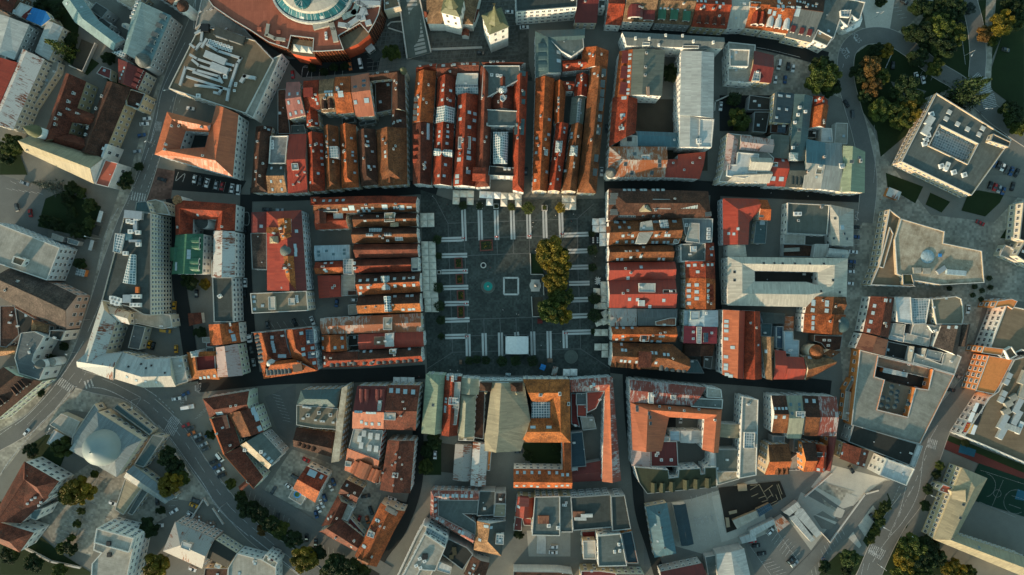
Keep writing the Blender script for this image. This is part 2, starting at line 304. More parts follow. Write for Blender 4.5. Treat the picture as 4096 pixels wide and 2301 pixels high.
def empty(name, loc, label, cat, group=None):
    o = bpy.data.objects.new(name, None); COL.objects.link(o); o.location = loc; o.empty_display_size = 0.5
    WORLD[o.name] = Vector(loc); tag(o, label, cat, group); return o
def tag(o, label, cat, group=None):
    o['label'] = label; o['category'] = cat
    if group: o['group'] = group
    return o
def struct(o): o['kind'] = 'structure'; return o

# ------------------------------------------------------------------ buildings
BLD = []
class Building: pass
def N(name, label, cat='house', wall='cream', win=(1.05, 1.55, 2.7, 3.3), chim=3, sky=3, vents=3):
    b = Building(); b.name, b.label, b.cat, b.wall, b.win = name, label, cat, wall, win
    b.wings = []; b.tris = []; b.feat = []; b.chim, b.sky, b.vents = chim, sky, vents; BLD.append(b); return b
def cur(): return BLD[-1]
def R(A, B, h, rise=3.0, mat='r', f=0.5, e='gg', mB=None, closed=False, z0=0.0, wall=None):
    """pitched wing: two eave lines A and B (photo pixels at eave height h), ridge between them"""
    b = cur(); A, B = pts(A), pts(B); n = len(A)
    hA = h+rise if f == 0 else h; hB = h+rise if f == 1 else h
    WA = [at(p, hA) for p in A]; WB = [at(p, hB) for p in B]
    if 0 < f < 1:
        RG = []
        for i in range(n):
            q = WA[i].lerp(WB[i], f); q.z = h+rise; RG.append(q)
        if not closed:
            for k, (i, j) in enumerate(((0, 1), (n-1, n-2))):
                if e[k] == 'h':
                    wd = (WA[i]-WB[i]).length*0.5; L = (RG[j]-RG[i]).length
                    RG[i] = RG[i].lerp(RG[j], min(0.46, wd/max(L, 0.1)))
    else: RG = WA if f == 0 else WB
    b.wings.append(dict(k='R', A=WA, B=WB, RG=RG, f=f, e=e, mat=mat, mB=mB or mat, closed=closed, h=h, rise=rise, z0=z0, wall=wall or b.wall))
def P(poly, h, mat='fg', par=0.5, hole=None, z0=0.0, wall=None, deep=0.0):
    """flat-roofed wing"""
    b = cur(); p = [at(q, h) for q in pts(poly)]
    if area(p) < 0: p.reverse()
    ho = [at(q, h) for q in pts(hole)] if hole else None
    b.wings.append(dict(k='P', p=p, h=h, mat=mat, par=par, hole=ho, z0=z0, wall=wall or b.wall))
def K(s, w=0.85, l=1.25, mat='skyglass'): cur().feat.append(('K', pts(s), w, l, mat, ORG[:]))
def C(s, w=0.9, l=0.6, hh=1.3): cur().feat.append(('C', pts(s), w, l, hh, ORG[:]))
def D(s, typ='g', w=1.7, l=2.2, hh=1.5, mat=None): cur().feat.append(('D', pts(s), typ, w, l, hh, mat, ORG[:]))
def AC(s, w=1.6, l=1.1, hh=0.9, ang=0.0, mat='acw'): cur().feat.append(('A', pts(s), w, l, hh, ang, mat, ORG[:]))
def DU(s, w=0.9, hh=0.9, mat='zinc'): cur().feat.append(('U', pts(s), w, hh, mat, ORG[:]))
def TW(s, r, h0, prof, mat='copper', n=16, name='turret', sx=1.0): cur().feat.append(('T', pts(s), r, h0, prof, mat, n, name, ORG[:]))

def roof_wing(mb, wg, b):
    if wg['k'] == 'R':
        A, Bq, RG, f = wg['A'], wg['B'], wg['RG'], wg['f']; n = len(A); segs = n if wg['closed'] else n-1
        flip = area([A[0], A[1], Bq[1], Bq[0]]) < 0 if n > 1 else False
        def fc(p, m, uvd=None):
            q = list(p)
            nn = (Vector(q[1])-q[0]).cross(Vector(q[2])-q[0])
            if nn.z < 0: q.reverse()
            mb.face(q, m, uvd)
            for i in range(1, len(q)-1): b.tris.append((q[0].copy(), q[i].copy(), q[i+1].copy(), m))
        for i in range(segs):
            j = (i+1) % n
            if f > 0: fc([A[i], A[j], RG[j], RG[i]], wg['mat'])
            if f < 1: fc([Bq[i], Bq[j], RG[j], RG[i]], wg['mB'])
        loop = []
        if not wg['closed']:
            if 0 < f < 1:
                if wg['e'][0] == 'h': fc([A[0], Bq[0], RG[0]], wg['mat'])
                if wg['e'][1] == 'h': fc([A[-1], Bq[-1], RG[-1]], wg['mat'])
            # skirt
            lp = list(A)
            if 0 < f < 1 and wg['e'][1] == 'g': lp.append(RG[-1])
            lp += list(reversed(Bq))
            if 0 < f < 1 and wg['e'][0] == 'g': lp.append(RG[0])
            loops = [lp]
        else: loops = [list(A), list(Bq)]
        for lp in loops:
            for i in range(len(lp)):
                p, q = lp[i], lp[(i+1) % len(lp)]; dz = Vector((0, 0, 0.28))
                mb.face([p, q, q-dz, p-dz], wg['mat'])
        return loops
    p = wg['p']; h = wg['h']; zr = h-wg['par']
    base = inset(p, 0.3) if wg['par'] > 0 else p
    top = [Vector((q.x, q.y, zr)) for q in base]
    d = max(((top[i]-top[i-1]).length, i) for i in range(len(top))); uvd = (top[d[1]]-top[d[1]-1])
    if wg['hole']:
        bm = bmesh.new(); ed = []
        ho = [Vector((q.x, q.y, zr)) for q in wg['hole']]
        for lp in (top, ho):
            vs = [bm.verts.new(q) for q in lp]
            for i in range(len(vs)): ed.append(bm.edges.new((vs[i-1], vs[i])))
        bmesh.ops.triangle_fill(bm, use_beauty=True, use_dissolve=False, edges=ed)
        for fa in bm.faces:
            q = [v.co.copy() for v in fa.verts]
            if (q[1]-q[0]).cross(q[2]-q[0]).z < 0: q.reverse()
            mb.face(q, wg['mat'], uvd); b.tris.append((q[0], q[1], q[2], wg['mat']))
        bm.free()
    else:
        mb.face(top, wg['mat'], uvd)
        for t in tess(top): b.tris.append((*t, wg['mat']))
    return [[Vector((q.x, q.y, h)) for q in p]] + ([[Vector((q.x, q.y, h)) for q in wg['hole']]] if wg['hole'] else [])
def tess(p):
    from mathutils.geometry import tessellate_polygon
    return [(p[a].copy(), p[b_].copy(), p[c].copy()) for a, b_, c in tessellate_polygon([p])]
def hit(b, p, org):
    x = org[0]+p[0]/org[2]; y = org[1]+p[1]/org[2]
    g = Vector(((x-CX)*MPP, -(y-CY)*MPP, 0)); o = Vector((0, 0, CAM_H)); d = (g-o).normalized(); best = None
    for t in b.tris:
        q = intersect_ray_tri(t[0], t[1], t[2], d, o)
        if q is not None and (best is None or q.z > best[0].z):
            n = (t[1]-t[0]).cross(t[2]-t[0]).normalized()
            if n.z < 0: n = -n
            best = (q, n, t[3])
    return best
def slope_mat(q, n):
    if n.z > 0.995: u = Vector((1, 0, 0))
    else: u = Vector((0, 0, 1)).cross(n).normalized()
    v = n.cross(u)
    m = Matrix((u, v, n)).transposed().to_4x4(); m.translation = q; return m
def plan_mat(q, n, ang=0.0):
    """upright frame: +x along the slope, -y pointing down the slope"""
    if n.z > 0.995: R3 = Matrix.Rotation(ang, 4, 'Z')
    else: R3 = Matrix.Rotation(math.atan2(n.y, n.x)+math.pi/2, 4, 'Z')
    R3.translation = q; return R3

MESH = {}
def skylight_mesh(w, l, mat):
    k = ('sk', w, l, mat)
    if k not in MESH:
        mb = MB(); I = Matrix.Identity(4)
        mb.box(I, w+0.2, l+0.2, -0.05, 0.12, 'lead'); mb.box(I, w, l, 0.1, 0.17, 'frame', mat)
        MESH[k] = mb.build('skylight', me_only=True)
    return MESH[k]
def chimney_mesh(w, l, hh, mat):
    k = ('ch', w, l, hh, mat)
    if k not in MESH:
        mb = MB(); I = Matrix.Identity(4)
        mb.box(I, w, l, -1.2, hh, mat); mb.box(I, w+0.22, l+0.22, hh, hh+0.14, 'coping'); mb.box(I, w*0.6, l*0.5, hh+0.14, hh+0.3, 'black')
        MESH[k] = mb.build('chimney', me_only=True)
    return MESH[k]
def dormer_mesh(typ, w, l, hh, mat):
    k = ('dm', typ, w, l, hh, mat)
    if k not in MESH:
        mb = MB(); z0 = -1.0
        prof = {'g': [(-w/2, hh*0.55), (0, hh*1.1), (w/2, hh*0.55)], 's': [(-w/2, hh), (w/2, hh)],
                'b': [(w/2*math.cos(t), hh*0.45+hh*0.6*math.sin(t)) for t in [math.pi*(1-i/6) for i in range(7)]]}[typ]
        fr = [Vector((x, 0, z)) for x, z in prof]; bk = [Vector((x, l*1.5, z+(0.0 if typ != 's' else 0.3))) for x, z in prof]
        ov = [Vector((x*1.12, -0.2, z)) for x, z in prof]; obk = [Vector((x*1.12, q.y, q.z)) for (x, z), q in zip(prof, bk)]
        for i in range(len(fr)-1): mb.face([ov[i], ov[i+1], obk[i+1], obk[i]], mat)
        front = [Vector((-w/2, 0, z0)), Vector((w/2, 0, z0))]+fr[::-1]
        mb.face(front, 'chimw')
        mb.face([fr[0], bk[0], Vector((-w/2, l*1.5, z0)), Vector((-w/2, 0, z0))], mat); mb.face([fr[-1], Vector((w/2, 0, z0)), Vector((w/2, l*1.5, z0)), bk[-1]], mat)
        mb.box(Matrix.Translation((0, -0.03, 0)), w*0.6, 0.06, 0.0, hh*0.5, 'glass')
        MESH[k] = mb.build('dormer', me_only=True)
    return MESH[k]
def ac_mesh(w, l, hh, mat):
    k = ('ac', w, l, hh, mat)
    if k not in MESH:
        mb = MB(); I = Matrix.Identity(4); mb.box(I, w, l, 0.1, hh, mat, None, 0.94); mb.box(I, w*0.9, l*0.9, -0.1, 0.1, 'black')
        nf = max(1, int(round(w/l)))
        for i in range(nf if mat in ('acw', 'fan') and max(w, l) < 7 else 0):
            mb.lathe([(min(l, w/nf)*0.27, hh), (min(l, w/nf)*0.27, hh+0.06), (0.0, hh+0.07)], 'lead', 10, c=((i-(nf-1)/2)*w/nf, 0, 0))
        MESH[k] = mb.build('rooftop_unit', me_only=True)
    return MESH[k]
def vent_mesh():
    if 'vent' not in MESH:
        mb = MB(); mb.lathe([(0.16, -0.4), (0.16, 0.5), (0.3, 0.5), (0.3, 0.62), (0.0, 0.72)], 'zinc', 8); MESH['vent'] = mb.build('vent_pipe', me_only=True)
    return MESH['vent']
def window_mesh(w, h, fm):
    k = ('w', round(w, 2), round(h, 2), fm)
    if k not in MESH:
        mb = MB(); T = Matrix.Identity(4)
        mb.box(T @ Matrix.Translation((0, 0, 0)), w+0.34, 0.1, -h/2-0.17, h/2+0.17, fm); mb.box(Matrix.Translation((0, -0.045, 0)), w, 0.1, -h/2, h/2, 'glass')
        mb.box(Matrix.Translation((0, -0.09, 0)), 0.07, 0.06, -h/2, h/2, fm); mb.box(Matrix.Translation((0, -0.09, 0)), w, 0.06, h*0.18, h*0.18+0.07, fm)
        mb.box(Matrix.Translation((0, -0.14, 0)), w+0.4, 0.3, -h/2-0.24, -h/2-0.16, fm)
        MESH[k] = mb.build('window', me_only=True)
    return MESH[k]

def wall_loops(wg, loops):
    """outline of the walls: roof outline pulled in under the eaves"""
    out = []
    if wg['k'] == 'R':
        for lp in loops:
            q = inset(lp, 0.22) if not (wg['closed'] and lp is loops[1]) else inset(lp, -0.22)
            if any((a-b_).length > 3 for a, b_ in zip(q, lp)): q = [v.copy() for v in lp]
            for v in q: v.z -= 0.22
            out.append(q)
    else:
        out = [[v.copy() for v in lp] for lp in loops]
    return out
def build_all():
    allf = []
    for b in BLD:
        b.loops = []; mbs = []
        for wg in b.wings:
            mb = MB(); lps = roof_wing(mb, wg, b); wl = wall_loops(wg, lps); mbs.append((wg, mb, lps, wl))
        allp = [v for _, _, _, wl in mbs for lp in wl for v in lp]
        c = sum(allp, Vector())/len(allp); c.z = min(w_['z0'] for w_ in b.wings); b.c = c
        b.root = empty(b.name, c, b.label, b.cat)
        for wg, mb, lps, wl in mbs:
            wm = MB()
            for li, lp in enumerate(wl):
                if (area(lp) < 0) != (li == 1): lp.reverse()
                n = len(lp)
                for i in range(n):
                    p, q = lp[i], lp[(i+1) % n]
                    wm.face([(p.x, p.y, wg['z0']), (q.x, q.y, wg['z0']), q, p], wg['wall'])
                    if (q-p).length > 2.0: b.loops.append((p.copy(), q.copy(), wg))
                if li == 0: b.foot = getattr(b, 'foot', []) + [([v.copy() for v in lp], wg['h'])]
            wg['wobj'] = wm.build('wall', b.root, origin=c)
            wg['robj'] = mb.build('roof', b.root, origin=c)
            if wg['k'] == 'P' and wg['par'] > 0:
                pm = MB(); cop = 'lead' if wg['mat'] in ('fdk', 'br', 'fd', 'frd', 'rb', 'dkb', 'fdb', 'fol', 'fgg', 'mt') else 'coping'; pw = 0.34 if wg['par'] > 0.35 else 0.22
                for li, lp in enumerate(lps):
                    q = lp if area(lp) > 0 else lp[::-1]
                    o_ = inset(q, -0.04 if li == 0 else 0.04); i_ = inset(q, pw if li == 0 else -pw); zt = wg['h']+0.03; zb = wg['h']-wg['par']-0.02
                    for k in range(len(q)):
                        j = (k+1) % len(q); V = lambda v, z: Vector((v.x, v.y, z))
                        pm.face([V(o_[k], zt), V(o_[j], zt), V(i_[j], zt), V(i_[k], zt)] if li == 0 else [V(i_[k], zt), V(i_[j], zt), V(o_[j], zt), V(o_[k], zt)], cop)
                        pm.face([V(i_[j], zb), V(i_[k], zb), V(i_[k], zt), V(i_[j], zt)], wg['wall']); pm.face([V(o_[k], zt-0.3), V(o_[j], zt-0.3), V(o_[j], zt), V(o_[k], zt)], cop)
                pm.build('parapet', wg['robj'], origin=c)
            if wg['k'] == 'R' and 0 < wg['f'] < 1 and wg['rise'] > 1.8 and wg['mat'] in ('o', 'o2', 'ob', 'r', 'rb', 'br', 'tb', 'ot', 'dkb'):
                rm = MB(); RG = wg['RG']; m = len(RG)
                for i in range(m if wg['closed'] else m-1):
                    a, q = RG[i], RG[(i+1) % m]
                    if (a-q).length > 0.5: rm.tube(a+Vector((0, 0, 0.02)), q+Vector((0, 0, 0.02)), 0.2, 0.2, wg['mat'], 6)
                if rm.f: rm.build('ridge', wg['robj'], origin=c)
        for t in b.tris: allf.append(t[:3])
        for p, q, wg in b.loops:
            allf.append((Vector((p.x, p.y, 0)), Vector((q.x, q.y, 0)), q)); allf.append((Vector((p.x, p.y, 0)), q, p))
        feats(b)
    vs = []; fs = []
    for t in allf: k = len(vs); vs += [v for v in t]; fs.append((k, k+1, k+2))
    bvh = BVHTree.FromPolygons(vs, fs); camp = Vector((0, 0, CAM_H)); nwin = 0
    for b in BLD:
        if not b.win: continue
        ww, wh, sp, fh = b.win; cand = []
        for p, q, wg in b.loops:
            d = q-p; d.z = 0; L = d.length; d.normalize(); nrm = Vector((d.y, -d.x, 0)); h = min(p.z, q.z)
            if max(p.z, q.z)-h > 0.6 and L < 1.5: continue
            mid = (p+q)/2
            if nrm.dot(-mid) < 0.02*mid.length: continue
            nx = max(1, int((L-0.8)/sp)); nf = max(1, int((h-wg['z0']-0.6)/fh))
            for i in range(nx):
                for k in range(nf):
                    s = (i+0.5)/nx*L; z = wg['z0']+(k+0.5)*(h-wg['z0']-0.4)/nf+0.25
                    c = Vector((p.x, p.y, 0))+d*s+Vector((0, 0, z)); t = c+nrm*0.35
                    dr = (camp-t); ln = dr.length; dr.normalize()
                    if abs(c.x) > 262 or abs(c.y) > 149: continue
                    if bvh.ray_cast(t, dr, ln)[0] is not None: continue
                    if bvh.ray_cast(t, nrm, 1.2)[0] is not None: continue
                    cand.append((-(z)*nrm.dot(-c.normalized()), c, nrm, wg))
        cand.sort(key=lambda t: t[0]); rest = MB() if len(cand) > 96 else None
        fm = 'frame' if b.wall not in ('dark', 'brownw') else 'coping'
        for i, (_, c, nrm, wg) in enumerate(cand):
            m = Matrix.Rotation(math.atan2(nrm.y, nrm.x)+math.pi/2, 4, 'Z'); m.translation = c+nrm*0.03
            if i < 96:
                o = bpy.data.objects.new('window', window_mesh(ww, wh, fm)); COL.objects.link(o); o.parent = b.root
                m.translation = m.translation-b.c; o.matrix_local = m; nwin += 1
            else: rest.box(m, ww+0.3, 0.1, -wh/2-0.15, wh/2+0.15, fm); rest.box(m @ Matrix.Translation((0, -0.045, 0)), ww, 0.1, -wh/2, wh/2, 'glass')
        if rest: o = rest.build('window', b.root, origin=b.c); o['kind'] = 'stuff'
    print('buildings', len(BLD), 'windows', nwin)

PITCH = ('o', 'o2', 'ob', 'r', 'rb', 'br', 'tb', 'ot', 'dkb')
def put(b, me, name, m, par):
    o = bpy.data.objects.new(name, me); COL.objects.link(o); o.parent = par
    m = m.copy(); m.translation = m.translation-b.c; o.matrix_local = m; return o
def nearest_roof(b, q):
    best = None
    for wg in b.wings:
        pp = (wg['A']+wg['B']) if wg['k'] == 'R' else wg['p']
        cx = sum(pp, Vector())/len(pp); d = (Vector((cx.x, cx.y, 0))-Vector((q.x, q.y, 0))).length
        if best is None or d < best[0]: best = (d, wg['robj'])
    return best[1]
def feats(b):
    rnd = random.Random(hash(b.label) % 9973 if False else sum(ord(c)*(i+1) for i, c in enumerate(b.label)))
    def par_of(q): return nearest_roof(b, q)
    hasK = False; hasC = False
    for ft in b.feat:
        org = ft[-1]
        if ft[0] == 'U':
            hs = [hit(b, p, org) for p in ft[1]]; hs = [h[0] for h in hs if h]; mb = MB(); w_, hh, mat = ft[2:5]
            for a, q in zip(hs, hs[1:]):
                d = q-a; L = d.length
                if L < .05: continue
                d.normalize(); n = Vector((-d.y, d.x, 0)).normalized()*w_/2; a2, q2 = a-d*w_*.5, q+d*w_*.5; Z = Vector((0, 0, 1)); lo, hi = Z*.35, Z*(.35+hh)
                mb.face([a2-n+hi, q2-n+hi, q2+n+hi, a2+n+hi], mat, d); mb.face([a2-n+lo, q2-n+lo, q2-n+hi, a2-n+hi], mat); mb.face([q2+n+lo, a2+n+lo, a2+n+hi, q2+n+hi], mat); mb.face([q2-n+lo, q2+n+lo, q2+n+hi, q2-n+hi], mat); mb.face([a2+n+lo, a2-n+lo, a2-n+hi, a2+n+hi], mat)
            if mb.f: mb.build('duct', nearest_roof(b, hs[0]), origin=b.c)
            continue
        for p in ft[1]:
            if ft[0] == 'T':
                _, _, r, h0, prof, mat, n, nm, _ = ft
                k = MPP*(CAM_H-h0)/CAM_H; x, y = org[0]+p[0]/org[2], org[1]+p[1]/org[2]
                c = Vector(((x-CX)*k, -(y-CY)*k, 0))
                mb = MB(); mb.lathe([(r*0.96, 0), (r*0.96, h0)], b.wall, n, c=c); mb.lathe([(r*a, h0+z) for a, z in prof], mat, n, c=c)
                mb.build(nm, b.root, origin=b.c, smooth=n > 10); continue
            hb = hit(b, p, org)
            if hb is None: continue
            q, n, rm = hb; par = par_of(q)
            if ft[0] == 'K': put(b, skylight_mesh(*ft[2:5]), 'skylight', slope_mat(q, n), par); hasK = True
            elif ft[0] == 'C': put(b, chimney_mesh(ft[2], ft[3], ft[4], 'chim' if rnd.random() < 0.55 else 'chimw'), 'chimney', plan_mat(q, n), par); hasC = True
            elif ft[0] == 'D': put(b, dormer_mesh(ft[2], ft[3], ft[4], ft[5], ft[6] or rm), 'dormer', plan_mat(q, n), par)
            elif ft[0] == 'A': put(b, ac_mesh(ft[2], ft[3], ft[4], ft[6]), 'rooftop_unit', plan_mat(q, Vector((0, 0, 1)), ft[5]), par)
    for wg in b.wings:
        if wg['k'] == 'R':
            A, B_, RG = wg['A'], wg['B'], wg['RG']; n = len(A); f = wg['f']
            segs = [(i, (i+1) % n) for i in range(n if wg['closed'] else n-1)]; Lt = sum((A[i]-A[j]).length for i, j in segs)
            tile = wg['mat'] in PITCH
            if not hasC and tile:
                for _ in range(min(b.chim+(1 if b.chim else 0), int(Lt/6)+1)):
                    i, j = rnd.choice(segs); t = rnd.uniform(0.15, 0.85); e = rnd.choice((0.25, 0.75)); base = (A if rnd.random() < 0.5 else B_)
                    q = base[i].lerp(base[j], t).lerp(RG[i].lerp(RG[j], t), rnd.uniform(0.5, 0.9)) if 0 < f < 1 else A[i].lerp(A[j], t).lerp(B_[i].lerp(B_[j], t), e)
                    put(b, chimney_mesh(0.9, 0.6, 1.2, 'chim' if rnd.random() < 0.5 else 'chimw'), 'chimney', plan_mat(q, Vector((0, 0, 1)), math.atan2((A[j]-A[i]).y, (A[j]-A[i]).x)), wg['robj'])
            if not hasK and b.sky:
                for _ in range(min(b.sky, int(Lt/4)+1) if tile else b.sky//2):
                    i, j = rnd.choice(segs); t = rnd.uniform(0.12, 0.88); base = rnd.choice((A, B_)); lo = base[i].lerp(base[j], t); hi = RG[i].lerp(RG[j], t)
                    if (hi-lo).length < 1.6: continue
                    q = lo.lerp(hi, rnd.uniform(0.3, 0.65)); u = (base[j]-base[i]).normalized(); v = (hi-lo).normalized(); nn = u.cross(v)
                    if nn.z < 0: nn = -nn
                    if abs(nn.z) < 0.3: continue
                    put(b, skylight_mesh(0.85, 1.25, 'skyglass'), 'skylight', slope_mat(q, nn.normalized()), wg['robj'])
        elif b.vents and not any(ft[0] == 'A' for ft in b.feat):
            p = wg['p']; ar = abs(area(p)); zr = wg['h']-wg['par']
            for _ in range(min(b.vents*2, int(ar/70)+1)):
                w3 = [rnd.random() for _ in range(3)]; t = rnd.choice(tess(p)); sm = sum(w3); q = (t[0]*w3[0]+t[1]*w3[1]+t[2]*w3[2])/sm; q.z = zr
                if wg['hole']: continue
                r_ = rnd.random(); d = (p[1]-p[0]); an = math.atan2(d.y, d.x)
                if r_ < 0.4: put(b, vent_mesh(), 'vent_pipe', plan_mat(q, Vector((0, 0, 1))), wg['robj'])
                elif r_ < 0.75: put(b, ac_mesh(1.5, 0.9, 0.8, 'acw'), 'rooftop_unit', plan_mat(q, Vector((0, 0, 1)), an), wg['robj'])
                else: put(b, skylight_mesh(1.2, 1.2, 'skyglass'), 'skylight', plan_mat(q, Vector((0, 0, 1)), an), wg['robj'])
# ================================================================== buildings, block by block
# ---- top left
O(0,0)
N('bank_building','large teal metal roofed bank with angled wings and a domed street corner','building','grey',sky=4)
R('1310,10 1185,505','1650,150 1440,645',13,2.6,'mtl',.25)
R('600,25 722,215 1095,492','760,-60 935,185 1195,385',11.5,2.6,'mtl',.5)
P('870,95 925,20 1045,95 980,178',9.5,'fd',.2); P('935,195 985,170 1075,240 1035,290',9,'fd',.2)
R('1172,255 1285,320','1215,222 1322,262',8,1.6,'pale_roof',.5)
P('1250,175 1330,0 1400,35 1310,212',12,'pale_roof',.3, wall='white'); AC('1270,165 1285,130 1300,95 1313,60 1327,28',1.2,1.2,.7)
TW('1395,595',3.0,13, [(1.05,0),(1.15,1.2),(1.05,3.0),(.7,4.6),(.28,5.8),(.1,7.2),(0,8)],'mgd',20)
P('1075,505 1180,485 1215,510 1195,555',12,'gw',0); D('1605,180 1570,265 1528,352 1500,415 1470,490','s',2.0,1.8,1.3,'mgd')
O(0,0)
N('town_house','dark red metal roofed house between the teal bank and the brown monastery','house','cream')
R('1140,565 1140,800','1408,690 1325,868',11,3,'mrd',.45); P('980,640 1072,672 1062,765 930,708',6,'mrd',.2); K('1200,655 1190,690 1175,722 1160,758',.9,.9); D('1385,700 1365,740 1348,790 1328,838','s',1.5,1.6,1.2,'mrd')
N('monastery','brown tiled monastery around two courtyards with a cream street wing','monastery','yellow',(1.0,1.5,2.9,3.4),5,0)
R('1030,785 765,1456','1262,858 985,1526',11,5,'br',.5)
R('636,705 395,1390','830,785 640,1345',10.5,5,'rb',.5);
R('585,985 955,1120','690,1180 925,1215',10.5,4,'rb',.5); R('680,1290 830,1345','480,1400 985,1520',10.5,4,'rb',.5)
C('720,905 670,985 790,1040 670,1060 760,1100 585,1105 550,1150 545,1205 995,935 940,1055 860,1240 840,1305',1.3,.7,1.4)
P('1205,870 1275,862 1400,905 1335,1055 1215,1015',11,'br',.8)
O(0,500)
N('church','monastery church with a green and tan copper roof and baroque white front','church','white',(1.4,2.4,4.0,6.0),0,0)
R('300,105 1000,318','240,258 905,568',12.5,7,'mtan',.5); P('1010,335 1140,370 1045,602 915,570',12,'redpl',.5, wall='white'); C('270,245',.6,.6,.8)
TW('345,62',2.7,20, [(1.15,0),(1.05,1),(1.0,3),(.55,5),(.5,6),(.15,8),(0,10)],'copper',12,'bell_tower')
P('985,325 1045,185 1015,185 975,300',13.5,'fw',0, wall='white')
O(0,0)
N('warehouse','long pale warehouse with a streaky rusty zinc roof beside the monastery garden','warehouse','cream',chim=0, sky=0)
R('215,470 -95,1195','428,572 128,1248',11,2.2,'ru',.35)
P('430,580 565,600 545,690 300,1060 250,1110 215,1100',5,'fl',.3)
N('warehouse','red metal roofed hall on the left edge beside the rusty pale roof','warehouse','grey',chim=0)
R('-150,520 -300,960','172,605 -5,1005',12,2.2,'mr',.5); P('20,515 55,545 30,640 -30,700 -60,560',13,'fl',.4)
N('warehouse','broad pale grey metal roof at the top left edge below the blue tarpaulin','warehouse','grey',chim=0, sky=0)
R('-120,100 -160,470','282,238 135,578',12,2,'mw',.6); P('285,240 365,270 200,500 140,570',6,'fdk',.2)
N('shed','narrow white metal roofed shed beside the yellow green spruce','shed','cream',chim=0, sky=0)
R('458,198 335,500','612,262 470,585',9,1.6,'mw',.5)
N('house','house with a bright blue tarpaulin over half of its white roof','house','cream',chim=0, sky=0)
P('195,25 315,70 255,190 118,128',9,'fw',.2); P('315,70 340,82 270,200 205,165 225,140',9.3,'frd',0); P('315,72 440,108 488,182 398,252 250,188',9.6,'blue_tarp',0)
N('house','red brown roofed house in the top left corner of the town','house','brownw',chim=1)
R('-80,-40 -60,75','190,-60 105,120',9,2,'rb',.5)
N('villa','ornate white corner villa with a small dark hipped roof at the top edge','villa','white')
R('1400,-110 1660,55','1600,-120 1765,0',12,3,'br',.5); TW('1765,60',2.8,12, [(1.1,0),(1.0,.6),(.8,1.4),(0,2.2)],'br',12); P('1640,50 1770,100 1790,60 1740,-10',11,'br',.4)
N('outbuilding','beige flat roofed outbuilding behind the bank at the top edge','outbuilding','tanw')
P('1080,-25 1130,-40 1400,-30 1265,82',8,'ft',.3)
N('supermarket','brown gravel roofed supermarket covered with silver ventilation ducts','shop','cream',(1.3,1.5,3.4,3.6),vents=0)
P('1930,240 2460,390 2640,580 2370,1095 1625,852',12,'fb',.6)
P('2640,560 2720,520 2500,1010 2440,1140 2370,1095',11.6,'fl',.5, wall='white')
AC('2030,400 2065,410 2100,420 2135,432 2170,445 2205,455 2235,468',1.6,1.5,1.0); AC('2020,425 2055,437 2090,447 2125,460 2160,472 2195,482 2225,495',1.6,1.5,1.0); AC('1990,280',4,4,2,0,'black'); AC('2160,340 2290,380',6,4.5,2,-.3,'steel')
AC('2280,810 2275,828 2265,878',1.2,1.2,.8)
for q in ('1860,310 1900,330 1960,300 1945,240 1970,200 2240,285 2400,340','1850,440 1900,480 1950,420 1960,320','1850,540 1920,580 2100,640 2150,690','1870,590 1930,640 2140,710','1750,820 1800,660 1900,685 2120,745 2150,800','1880,705 2130,790','1820,750 2200,870','1900,830 2150,860 2120,910 2080,900','2200,970 2220,860 2300,620 2330,570 2110,500 2010,440','2050,560 2180,620 2260,640','2180,700 2230,680','2000,390 1960,460'): DU(q, 1.15,1.1)
for q in ('2020,540 2160,600','2080,650 2180,690'): DU(q, 3.4,1.6,'zinc')
DU('2120,320 2200,350',4,1.8,'fd'); DU('2220,355 2330,395',4,1.8,'fd'); DU('2340,790 2370,745 2460,760',1.6,1.3); AC('1955,955 1920,930 2180,745',2,2,1.2)
N('annex','pale grey flat roof with dark cracks between supermarket and round shopping centre','annex','grey')
P('1950,-40 2270,-40 2335,255 2450,380 1935,230 1880,280',8.5,'fl',.4)
N('apartment_house','red and orange roofed corner palace around a small dark courtyard','apartment house','white',(1.1,1.9,2.9,3.9),4,0)
O(0,500)
R('2300,-105 2245,500 1490,285 1612,-128 2045,-12','2085,-190 1978,215 1735,232 1790,58 2020,72',14,4.2,'mo',.5,'gg'); C('1605,190 1595,240 1735,15 1665,15 1950,25 1965,300',1.0,.8,1.2)
P('1730,60 2010,75 1985,215 1740,235',4,'fd',.2)
# ---- round shopping centre
O(1000,0)
N('shopping_centre','round red roofed shopping centre with a glass oval and honeycomb facade','shopping centre','dark',None, vents=0)
P('-450,-70 -360,60 -170,190 0,290 90,350 180,408 365,468 395,345 612,372 602,497 690,497 780,490 905,482 855,345 1060,225 1142,318 1200,225 1240,140 1258,60 1268,-70',16,'frb',.6, wall='tile_hex')
P('365,475 400,372 610,398 628,552 520,545 410,520',12.5,'fb',0, wall='redw'); P('890,490 868,372 1070,255 1152,335 1040,425',12.5,'fb',0, wall='redw')
AC('690,255 730,245 765,235',2.6,2.4,1.4,.2); AC('1060,165 1090,185 1120,60 1160,55 1200,50 1100,110 1110,130 1145,230',3,2.6,1.6,.3,'zinc'); AC('95,285 280,315 275,410',2,2,.8,0,'frb'); AC('735,330 738,370',1.2,1.8,.8); DU('180,255 165,340 250,380 330,390',1.6,.8,'fl'); DU('640,270 790,230 810,300 830,390',2.4,1.2,'fl'); DU('880,250 950,260 1060,180 1110,80 1060,40 1240,45',2.2,1.4); DU('1000,20 1240,30',1.2,1.2); DU('920,170 1010,130 1040,60',2.6,1.2,'mtl')
N('entrance_house','cream walled house with an orange scribble beside the church staircase','house','cream',None)
P('1290,-40 1410,-60 1447,62 1295,100',11,'fb',.4)
